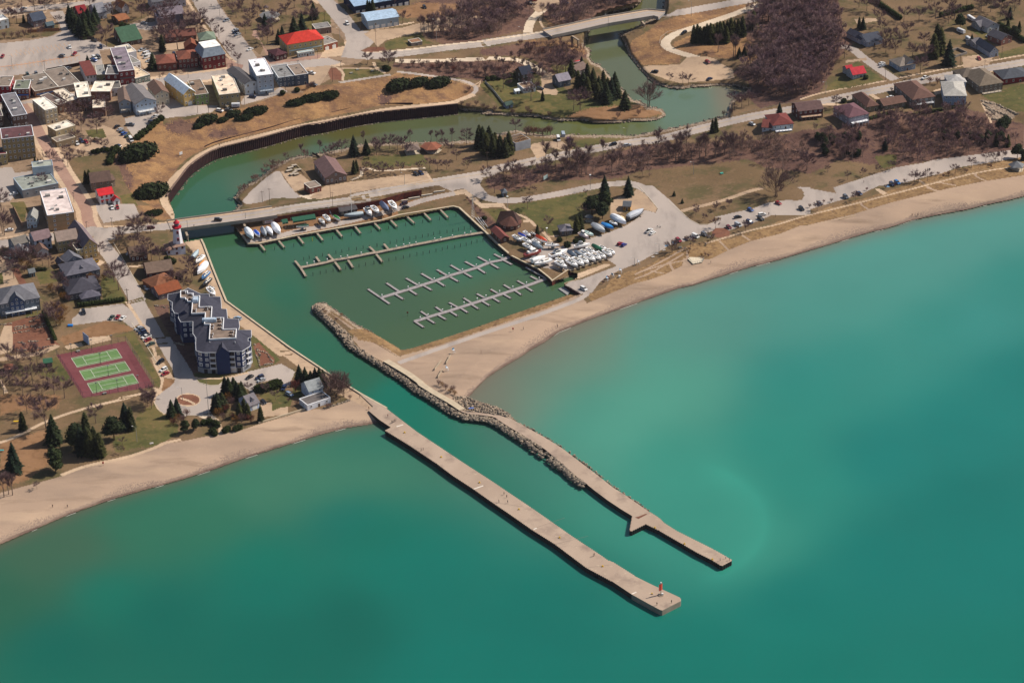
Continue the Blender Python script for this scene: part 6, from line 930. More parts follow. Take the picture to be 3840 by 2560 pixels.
v_=G(P("q 150,560")[0]);o=empty('chalet',v_,.15,"brown octagonal-ended chalet with a steep dark roof beside the marina",'building');m=MB();ring=[(6*math.cos(k*math.pi/4+.39),6*math.sin(k*math.pi/4+.39)) for k in range(8)];m.prism(ring,-2,3,C('553c34','wall'));m.obj('wall',o);m=MB();m.add([(x*1.12,y*1.12,2.9) for x,y in ring]+[(0,0,6.2)],[(k,(k+1)%8,8) for k in range(8)],C('56382f','roof'));m.add([(-8,1,2.8),(-1,9.5,2.8),(2,3,8.2),(-5,4,8.0),(7,3.5,2.8),(4,-5,2.8)],[(0,5,2,3),(3,2,1,0),(5,4,2),(4,1,2)],C('3f2c28','roof'));m.obj('roof',o)
for k in (4,5,6,7):w_=inst('window',window_mesh(1.4,1.5,'cfc4b4'),o,(5.6*math.cos(k*math.pi/4+.785),5.6*math.sin(k*math.pi/4+.785),1),k*math.pi/4+.785+math.pi/2)
def frame_site(q1,q2,d,label,h,stud):
 a,b=P(q1)[0],P(q2)[0];M,w_=frame_of(a,b,d);o=empty('building_site',M.translation,M.to_euler().z,label,'building site');m=MB();x,y=w_/2,d/2
 for bx in ((-x,x,-y,-y+.3),(-x,x,y-.3,y),(-x,-x+.3,-y+.3,y-.3),(x-.3,x,-y+.3,y-.3)):m.box(bx[0],bx[1],bx[2],bx[3],-2,h,C('9aa0a8' if stud else '8f8880','wall'))
 m.obj('wall',o)
 if stud:
  for k in range(9):m=MB();X=-x+.5+k*(w_-1)/8;m.box(X-.08,X+.08,-y+.3,y-.3,h-.3,h-.05,C('b08a62','wood'));m.obj('joist',o)
  for k in range(4):m=MB();Y=-y+1+k*(d-2)/3;m.box(-x+.3,x-.3,Y-.08,Y+.08,h-.04,h+.12,C('b5906a','wood'));m.obj('beam',o)
frame_site("j 490,690","j 700,640",11,"roofless house with bare wooden joists between cedars and the gravel drive",5.5,True);frame_site("f 1620,610","f 1755,570",9,"open concrete foundation in the dug yard among the houses",1.6,False)
# blue condominium
ZG=3.4;ZE=ZG+12.2;ZR=ZE+3.0
inner=P("u 600,150 712,148 712,190 805,188 805,235 913,232 900,412 1110,408 1098,590 1303,588 1290,775 1510,770 1498,915 1068,938 1085,690 990,688 1005,505 780,515 795,320 715,318 712,290 680,285 680,262 600,260")
outer=P("u 850,1105 960,1137 1175,1137 1390,1117 1600,1117 1735,1030 1745,960 1700,955 1700,900 1755,885 1752,770 1545,772 1560,712 1548,590 1365,584 1350,430 1265,425 1262,340 1250,228 1070,225 1065,180 920,180 720,85 600,150 390,190 388,275 465,320 460,430 500,500 570,505 560,570 600,640 800,632 798,828 848,900 845,1010")
oW=[at(p[0],p[1],ZE) for p in outer];iW=[at(p[0],p[1],ZR) for p in inner];cc=sum((Vector((v.x,v.y,0)) for v in oW),Vector())/len(oW);cc.z=ZG
condo=empty('condominium',cc,0,"large navy blue condominium with white-edged zigzag roof terraces beside the channel",'apartment building');NAVY=C('25345a','wall');WT_=C('dcdde0','paint')
loc=lambda v:Vector((v.x,v.y,v.z))-cc
wl_=[loc(v) for v in oW];cen=Vector((0,0,0));ins=[Vector((v.x*.975,v.y*.975,0)) for v in wl_]
m=MB();m.prism([(v.x,v.y) for v in ins],-3,ZE-ZG-.1,NAVY);m.obj('wall',condo)
m=MB();m.prism([(v.x*.978,v.y*.978) for v in wl_],-3,2.6,C('8f9298','wall'));m.obj('base',condo)
from mathutils.geometry import delaunay_2d_cdt
iL=[loc(v) for v in iW];pts2=[Vector((v.x,v.y)) for v in wl_+iL];no,ni=len(wl_),len(iL);ed=[(i,(i+1)%no) for i in range(no)]+[(no+i,no+(i+1)%ni) for i in range(ni)]
vo,eo,fo,_,_,_=delaunay_2d_cdt(pts2,ed,[],0,1e-4)
def inpoly(x,y,poly):
 c=False;n=len(poly)
 for i in range(n):
  a,b=poly[i],poly[(i+1)%n]
  if (a.y>y)!=(b.y>y) and x<(b.x-a.x)*(y-a.y)/(b.y-a.y)+a.x:c=not c
 return c
def near_i(v):return min(range(len(pts2)),key=lambda k:(pts2[k]-v).length_squared)
zz_=[(ZE-ZG) if near_i(v)<no else (ZR-ZG) for v in vo];fs=[]
for f in fo:
 c=sum((vo[i] for i in f),Vector((0,0)))/len(f)
 if inpoly(c.x,c.y,wl_) and not inpoly(c.x,c.y,iL):fs.append(tuple(f))
m=MB();m.add([(v.x,v.y,z) for v,z in zip(vo,zz_)],fs,C('393a47','roof'));croof=m.obj('roof',condo)
m=MB();m.prism([(v.x,v.y) for v in iL],ZR-ZG-1.2,ZR-ZG+.05,C('7c6c60','flatroof'));m.obj('roof_terrace',condo)
m=MB()
for i in range(ni):
 a,b=iL[i],iL[(i+1)%ni];d=(b-a).normalized();n_=Vector((-d.y,d.x,0))*.19;a=a-d*.19;b=b+d*.19;zt=ZR-ZG+.75+.003*i;m.prism([(v.x,v.y) for v in (a-n_,b-n_,b+n_,a+n_)],ZR-ZG-.1,zt,WT_)
m.obj('parapet',condo)
m=MB()
for i in range(no):
 a,b=wl_[i],wl_[(i+1)%no];d=(b-a).normalized();n_=Vector((-d.y,d.x,0))*.1;zt=ZE-ZG+.02+.002*i;m.prism([(v.x,v.y) for v in (a-n_,b-n_,b+n_,a+n_)],zt-.35,zt,C('c9ccd2','paint'),bottom=True)
m.obj('gutter',condo)
for a_,b_,apx,ex in (("u 1175,1135","u 1390,1115","u 1275,960",1.2),("u 560,505","u 800,560","u 700,450",.8)):
 a,b=[loc(at(*P(q)[0],ZE)) for q in (a_,b_)];ap=loc(at(*P(apx)[0],ZR));d=(b-a).normalized();n_=Vector((d.y,-d.x,0));a+=n_*ex;b+=n_*ex;mid=(a+b)/2+Vector((0,0,3.2));m=MB();m.add([a,b,mid,Vector((ap.x,ap.y,mid.z-.02))],[(0,3,2),(2,3,1)],C('393a47','roof'));m.add([a+Vector((0,0,.02))-n_*.06,b+Vector((0,0,.02))-n_*.06,mid-n_*.06],[(0,1,2)],NAVY);o=m.obj('dormer',condo)
 m=MB();q=[a-n_*.1,b-n_*.1,b-n_*(ex+1),a-n_*(ex+1)];m.prism([(v.x,v.y) for v in q],0,ZE-ZG+.02,NAVY);m.obj('bay',condo)
def facade(a_,b_,cols,kinds,ex=.0,z0=2.8,floors=3):
 a,b=[loc(at(*P(q)[0],ZE)) for q in (a_,b_)];a=Vector((a.x*.975,a.y*.975,0));b=Vector((b.x*.975,b.y*.975,0));d=(b-a);L=d.length;d.normalize();n_=Vector((d.y,-d.x,0));rz=math.atan2(d.y,d.x)
 for f in range(floors):
  for c in range(cols):
   p=a+d*L*(c+.5)/cols+n_*(ex+.02);z=z0+f*3.05;k=kinds[c%len(kinds)]
   if k=='w':inst('window',window_mesh(2.2,2.0,'eeeef0',.24),condo,(p.x,p.y,z+.6),rz)
   elif k=='s':inst('window',window_mesh(1.5,1.7,'eeeef0',.22),condo,(p.x,p.y,z+.8),rz)
   elif k=='b':
    m=MB();w2=L/cols*.45;m.box(-w2,w2,-1.5,0,-.15,0,WT_);m.box(-w2,w2,-1.5,-1.44,.9,1.0,WT_)
    for x in np.linspace(-w2+.03,w2-.03,13):m.box(x-.03,x+.03,-1.49,-1.45,0,.9,WT_)
    for s_ in (-1,1):m.box(s_*w2-.08,s_*w2+.08,-1.52,-1.38,0,2.9,WT_)
    m.box(-w2*.8,w2*.8,-.03,.0,.1,2.2,C('141a24','glass'));o=m.obj('balcony',condo);o.location=(p.x,p.y,z+.1);o.rotation_euler.z=rz
facade("u 960,1137","u 1175,1137",2,'sb');facade("u 1175,1137","u 1390,1117",2,'ww',1.0);facade("u 1390,1117","u 1600,1117",2,'bs');facade("u 850,1105","u 960,1137",1,'w');facade("u 1600,1117","u 1735,1030",2,'wb');facade("u 600,640","u 800,632",2,'ss');facade("u 798,828","u 848,900",1,'s');facade("u 388,275","u 465,320",1,'s');facade("u 460,430","u 500,500",1,'w');facade("u 845,1010","u 850,1105",1,'s')
for k_,(q_,c_) in enumerate((("u 1000,1137",'2a2a2e'),("u 1130,1137",'2a2a2e'),("u 1235,1130",'d4d4d2'),("u 1340,1125",'d4d4d2'),("u 1450,1118",'d4d4d2'),("u 1560,1117",'2a2a2e'))):
 v=loc(at(*P(q_)[0],ZE));m=MB();m.box(-1.4,1.4,-.12,.1,-3,2.2,C(c_,'paint'));o=m.obj('garage_door',condo);o.location=(v.x*.975,v.y*.975,.0)
for q_ in "u 655,165;u 660,185;u 765,215;u 770,270;u 755,290;u 835,460;u 830,490;u 1040,420;u 1020,455;u 1085,440;u 1225,600;u 1240,640;u 1245,700;u 1120,720;u 1110,760;u 1245,760;u 1110,860;u 1100,900;u 1440,820;u 1430,870;u 1470,890;u 880,240".split(';'):
 v=loc(at(*P(q_)[0],ZR));m=MB();m.tube((0,0,0),(0,0,.5),.5,.5,C('3a2f2c','paint'),8);m.tube((.6,.3,0),(.6,.3,1.1),.22,.22,C('e8e8e8','gloss'),6);m.box(-1.3,-.5,-.3,.5,0,.7,C('4a3a34','paint'));o=m.obj('roof_unit',condo);o.location=(v.x,v.y,ZR-ZG+.06)
for q_,sx_ in (("u 843,305",0),("u 1070,635",1)):
 v=loc(at(*P(q_)[0],ZR));m=MB();a_,b_=((1.4,2.2),(3.6,1.2))[sx_];m.box(-a_,a_,-b_,b_,0,1.7,C('a8bccf','metal'));m.box(-a_*.8,a_*.8,-b_*.8,b_*.8,1.71,1.95,C('c9d6e2','metal'));o=m.obj('cooling_unit',condo);o.location=(v.x,v.y,ZR-ZG+.06)
for q_ in ("u 1078,1010","u 1490,1005"):
 v=loc(at(*P(q_)[0],ZE+1.2));m=MB();m.tube((0,0,0),(0,0,1.8),.25,.25,C('d8d8dc','metal'),8);o=m.obj('vent_pipe',croof);o.location=(v.x,v.y,ZE-ZG+1)
# lighthouse, beacons, masts
building("n 668,768 858,752|8|5.4|hip|1.2|c2c6d4|8a7064|2|2|rd nd\nn 560,766 665,768|8|3.6|hip|1.0|c2c6d4|86695c|1|2|nd","white keeper's house at the foot of the lighthouse",'house','keepers_house',trim='7c2a2c')
v_=G(P("n 742,706")[0]);lh=empty('lighthouse',v_,.2,"white octagonal lighthouse with a red lantern and gallery beside the bridge",'lighthouse');LW=C('dcdce2','paint');LR=C('b01e30','paint')
def oct_(r,z):return [(r*math.cos(k*math.pi/4+.39),r*math.sin(k*math.pi/4+.39),z) for k in range(8)]
m=MB();m.loft([oct_(3.6,-1),oct_(2.05,14.2)],LW);m.obj('tower',lh);m=MB();m.loft([oct_(2.1,14.21),oct_(2.75,14.9),oct_(2.75,15.15),oct_(1.6,15.16)],LR);m.obj('gallery',lh)
m=MB()
for k in range(8):
 a,b=Vector(oct_(2.65,16.0)[k]),Vector(oct_(2.65,16.0)[(k+1)%8]);m.tube(a,b,.05,.05,LR,4);m.tube(a-Vector((0,0,.85)),a,.05,.05,LR,4)
m.obj('railing',lh);m=MB();m.loft([oct_(1.5,15.17),oct_(1.5,15.9)],LR);m.obj('lantern_base',lh);m=MB();m.loft([oct_(1.4,15.9),oct_(1.4,17.4)],C('54606a','glass'));m.obj('lantern_glass',lh);m=MB();m.loft([oct_(1.85,17.4),oct_(1.5,18.0),oct_(.3,19.0),oct_(.1,19.6)],LR);m.obj('dome',lh)
for z in (3.5,7.5,11.5):
 for k in (5,):
  r=3.6-(z+1)*1.55/15.2;a=k*math.pi/4+.39+math.pi/8;m=MB();m.box(-.55,.55,-.1,.3,0,1.7,LR);m.box(-.36,.36,-.14,.1,.2,1.5,C(GLASS,'glass'));o=m.obj('window',lh);o.location=(r*.93*math.cos(a),r*.93*math.sin(a),z);o.rotation_euler.z=a+math.pi/2
v_=at(*P("A 873,1192")[0],2.75);bc=empty('beacon',v_,0,"orange panel beacon on a pole near the end of the broad pier",'beacon');m=MB();m.tube((0,0,0),(0,0,6.2),.16,.12,C('8a8c8e','metal'),8);m.obj('pole',bc);m=MB();m.box(-.95,.95,.18,.3,2.3,5.6,C('ff4412','paint'));m.box(-1.0,-.94,.16,.32,2.3,5.6,C('c8c8c8','paint'));o=m.obj('day_panel',bc);o.rotation_euler.z=math.radians(38);m=MB();m.tube((0,0,6.2),(0,0,6.7),.28,.28,C('e4e4e4','gloss'),8);m.box(-.3,.3,-.02,.02,5.6,6.1,C('9fb0bc','glass'));m.obj('lamp',bc);m=MB();m.box(.25,1.1,-.5,.4,0,1.0,C('c9c9c4','paint'));m.box(-1.3,-.4,-.4,.3,0,.6,C('55575a','paint'));m.obj('equipment_box',bc);m=MB();m.tube((0,0,0),(0,0,.25),1.3,1.3,CONCR,16);m.obj('base',bc)
v_=G(P("p 1715,425")[0]);rm=empty('radio_mast',v_,.5,"white lattice radio mast at the far corner of the marina basin",'mast')
for k in range(3):
 a=k*2.094;m=MB();m.tube((1.1*math.cos(a),1.1*math.sin(a),0),(.25*math.cos(a),.25*math.sin(a),12),.07,.05,C('d8d8d8','metal'),4)
 for j in range(8):
  r1=1.1-.85*j/8;r2=1.1-.85*(j+1)/8;b=a+2.094;m.tube((r1*math.cos(a),r1*math.sin(a),j*1.5),(r2*math.cos(b),r2*math.sin(b),j*1.5+1.5),.035,.035,C('d8d8d8','metal'),3,False)
 m.obj('lattice_side',rm)
m=MB();m.tube((0,0,11.8),(0,0,21),.07,.03,C('e4e4e4','metal'),4);m.box(-.7,.7,-.03,.03,11.6,11.7,C('e4e4e4','metal'));m.obj('antenna',rm)
v_=G(P("v 1063,985")[0]);fp=empty('flagpole',v_,0,"very tall bare flagpole at the bottom of the roundabout",'flagpole');m=MB();m.tube((0,0,0),(0,0,22),.17,.07,C('8f8f90','metal'),6);m.obj('pole',fp);m=MB();m.tube((0,0,0),(0,0,.6),1.1,1.0,C('5a4a40','wall'),10);m.obj('base',fp)
def lamp(q,h,kind,label,group=None):
 v=G(P(q)[0]);o=empty('street_lamp' if kind!='pole' else 'utility_pole',v,random.uniform(-.5,.5),label,'street lamp' if kind!='pole' else 'utility pole',group);col={'post':'2a2c30','arm':'8a8a88','pole':'5c4c40','white':'a8a8a8'}[kind];m=MB();m.tube((0,0,-.2),(0,0,h),.13 if kind!='post' else.1,.09,C(col,'wood'),5)
 m.obj('pole',o);m=MB()
 if kind=='arm':m.tube((0,0,h-.2),(-1.6,0,h+.3),.05,.05,C(col,'wood'),4);m.box(-2.3,-1.5,-.15,.15,h+.25,h+.42,C('c8c8c4','paint'));m.obj('lamp_head',o)
 elif kind=='post':m.box(-.55,.55,-.04,.04,h-.5,h-.42,C(col,'wood'));m.tube((.5,0,h-.42),(.5,0,h),.16,.2,C('3a3c40','glass'),6);m.tube((-.5,0,h-.42),(-.5,0,h),.16,.2,C('3a3c40','glass'),6);m.obj('lamp_head',o)
 elif kind=='white':m.box(-.45,.45,-.45,.45,h,h+.35,C('e8e8e6','gloss'));m.obj('lamp_head',o)
 else:m.box(-1.1,1.1,-.06,.06,h-.9,h-.76,C('5c4c40','wood'));m.obj('crossarm',o)
LP=[("a 168,915",7,'arm',"left lamp pole of the striped parking lot"),("a 988,780",5,'arm',"right lamp pole of the striped parking lot"),("a 625,1015",9,'pole',"utility pole behind the wide flat-roofed shops"),("a 2200,1100",9,'post',"dark lamp post in front of the library"),("b 390,1075",5,'post',"dark lamp post on the pavement below the library"),("b 996,940",6,'post',"dark lamp post right of the ornate corner building"),("b 1080,965",8,'post',"tall dark lamp post on the street corner by the mansard building"),("b 1416,875",5,'post',"dark lamp post on the brick plaza, left one"),("b 1478,905",6,'post',"dark lamp post on the brick plaza, right one"),("b 1903,935",5,'post',"dark lamp post above the slate building"),("b 2175,810",6,'post',"dark lamp post in front of the red-roofed hall"),("b 1075,530",6,'arm',"lamp pole beside the cluster of parked cars on the wide street"),("b 825,220",6,'arm',"lamp pole at the park side of the wide street"),("b 2272,300",8,'pole',"utility pole on the park corner near the top"),("b 520,1560",11,'pole',"left of the tall utility poles above the grassy slope"),("b 672,1562",12,'pole',"utility pole standing before the large tan building"),("b 1168,1450",13,'pole',"tall utility pole beside the tan building's right corner"),("b 1732,1270",13,'pole',"utility pole below the slate blue building"),("c 388,252",10,'pole',"utility pole left of the long navy building"),("c 558,430",9,'pole',"utility pole at the left end of the pale blue barn"),("c 275,545",8,'arm',"lamp pole behind the brick garage"),("c 775,680",13,'pole',"utility pole on the planting strip beside the junction"),("c 945,870",9,'pole',"utility pole at the junction of the high road and dirt lane"),("c 1020,910",5,'pole',"short pole by the start of the river footpath"),("c 66,300",6,'pole',"pole on the lawn edge near the top street"),("c 1605,560",14,'arm',"tall lamp pole among bare trees by the high road"),("d 582,600",11,'arm',"lamp pole on the high road before the bridge"),("d 1768,400",10,'arm',"lamp pole on the river span of the high bridge"),("e 708,225",10,'arm',"lamp pole on the high road right of the bridge"),("c 175,1130",11,'pole',"utility pole beside the red mulch bed"),("c 290,940",5,'post',"dark lamp post at the top of the little park"),("h 1520,1480",13,'pole',"tall pole standing before the triangular lot"),("h 1412,1385",7,'pole',"short pole on the edge of the triangular lot"),("i 145,1330",10,'pole',"utility pole in front of the community hall"),("i 1168,1150",7,'arm',"lamp pole on the verge of the gravel lot by the river park"),("i 180,1510",12,'pole',"pole rising behind the grey covered yacht"),("i 2305,930",11,'pole',"utility pole beside the road right of the river park"),("j 103,930",11,'pole',"utility pole left of the cedar clump by the road"),("j 1065,630",4,'pole',"short pole on the grass island of the gravel drive"),("j 2025,500",6,'arm',"lamp pole beside the road above the river"),("j 1520,1215",9,'white',"white-headed lamp beside the park road's bend"),("j 380,1470",7,'white',"white-headed lamp at the head of the chalet path"),("k 738,1010",8,'arm',"lone lamp pole in the middle of the brown park lawn"),("q 1062,770",9,'pole',"wooden pole in front of the washroom building"),("q 745,780",7,'white',"white-headed lamp beside the washroom path"),("n 888,360",6,'arm',"left lamp post on the low bridge parapet"),("n 1838,230",6,'arm',"right lamp post on the low bridge parapet"),("m 495,455",8,'pole',"utility pole in front of the little white house"),("m 1210,440",9,'pole',"utility pole at the motel's right corner"),("m 1832,320",6,'post',"dark triple lamp post at the motel parking corner"),("m 1415,330",4,'post',"short dark lamp post on the crossing corner"),("g 1020,1390",6,'post',"dark lamp post opposite the white house with red roof"),("g 595,800",6,'post',"dark lamp post in front of the tan hotel"),("v 628,690",7,'arm',"lamp pole in the roundabout island"),("u 190,1125",8,'arm',"lamp pole on the grass beside the parked row by the condominium"),("t 1885,150",9,'pole',"utility pole beside the clipped hedge and street"),("x 2015,690",8,'arm',"lamp pole on the lawn above the west beach"),("r 398,980",5,'arm',"lamp pole at the beach edge of the big parking lot"),("q 2175,1210",5,'arm',"lamp pole by the lifeguard chairs at the lot's edge"),("f 895,850",8,'pole',"pole at the corner of the side street near the red-roofed cottage"),("f 270,990",8,'arm',"lamp pole beside the road at the wood's edge"),("f 1680,700",8,'pole',"pole in front of the open foundation"),("f 1935,770",9,'pole',"pole across the road from the white car"),("f 2118,610",8,'pole',"pole on the verge right of the red car"),("m 2085,1560",9,'pole',"pole by the street above the tennis court lots")]
for a_ in LP:lamp(*a_,group='lamps and poles')
# tennis courts
ws_=lambda q:[G(p,.06) for p in P(q)]
for k_,cor in enumerate(("t 1048,950 1708,812 1797,946 1136,1087","t 1166,1138 1832,997 1920,1132 1250,1277","t 1282,1322 1950,1181 2040,1315 1364,1464")):
 A_,B__,C_,D_=ws_(cor);lines=[];L=lambda u,v:A_*(1-u)*(1-v)+B__*u*(1-v)+C_*u*v+D_*(1-u)*v
 o=empty('tennis_court',(A_+C_)/2,0,["green tennis court nearest the handball wall","middle green tennis court of the three","green tennis court nearest the park path"][k_],'tennis court','tennis courts');O_=(A_+C_)/2;m=MB()
 sg=[((0,0),(1,0)),((0,1),(1,1)),((0,0),(0,1)),((1,0),(1,1)),((0,.125),(1,.125)),((0,.875),(1,.875)),((.23,.125),(.23,.875)),((.77,.125),(.77,.875)),((.23,.5),(.77,.5))]
 for i,(p,q) in enumerate(sg):
  a,b=L(*p)-O_,L(*q)-O_;d=(b-a).normalized();n_=Vector((-d.y,d.x,0))*.09;z=Vector((0,0,.004*i));m.add([a-n_+z,b-n_+z,b+n_+z,a+n_+z],[(0,1,2,3)],C('cfd2c4','paint'))
 m.obj('court_lines',o);a,b=L(.5,-.04)-O_,L(.5,1.04)-O_
 for e in (a,b):m=MB();m.tube(e,e+Vector((0,0,1.1)),.06,.06,C('2f4a3a','paint'),5);m.obj('net_post',o)
fc=P("t 830,905 1850,700 2265,1370 1220,1535");fw=[G(p) for p in fc];fo_=empty('court_fence',fw[0],0,"tall chain-link fence round the three tennis courts",'fence')
for i in range(4):
 a,b=fw[i]-fw[0],fw[(i+1)%4]-fw[0];n=int((b-a).length/4)
 for k in range(n):p=a.lerp(b,k/n);m=MB();m.tube(p,p+Vector((0,0,3.2)),.05,.05,C('3a3c40','metal'),4);m.obj('fence_post',fo_)
 m=MB()
 for z in np.linspace(.1,3.2,9):m.tube(a+Vector((0,0,z)),b+Vector((0,0,z)),.02 if 0<z<3.1 else.045,.02 if 0<z<3.1 else.045,C('4a4c50','metal'),3,False)
 m.obj('fence_mesh',fo_)
for q,lab in (("t 1052,905","far left floodlight of the tennis courts"),("t 1352,842","floodlight at the far edge near the handball wall"),("t 1648,780","far right floodlight of the tennis courts"),("t 1480,1042","floodlight between the first and second tennis courts"),("t 1597,1222","floodlight between the second and third tennis courts"),("t 1425,1480","near left floodlight of the tennis courts"),("t 1732,1435","near middle floodlight of the tennis courts"),("t 2035,1370","near right floodlight of the tennis courts")):
 v=G(P(q)[0]);o=empty('floodlight',v,0,lab,'floodlight','floodlights round the tennis courts');m=MB();m.tube((0,0,0),(0,0,6.4),.1,.08,C('2f3136','wood'),5);m.obj('pole',o);m=MB();m.box(-.5,.5,-.25,.25,6.35,6.65,C('6a6c70','paint'));m.obj('lamp_head',o)
v1,v2=[G(P(q)[0]) for q in ("t 1232,690","t 1310,755")];d=(v2-v1);m=MB();m.box(-.2,d.length,-.15,.15,-.3,4.6,C('9aaccc','wall'));m.box(-.3,d.length+.1,-.2,.2,4.6,4.75,C('6f7c96','wall'));o=m.obj('handball_wall');o.location=v1;o.rotation_euler.z=math.atan2(d.y,d.x);tag(o,"pale blue handball wall behind the tennis courts",'wall')
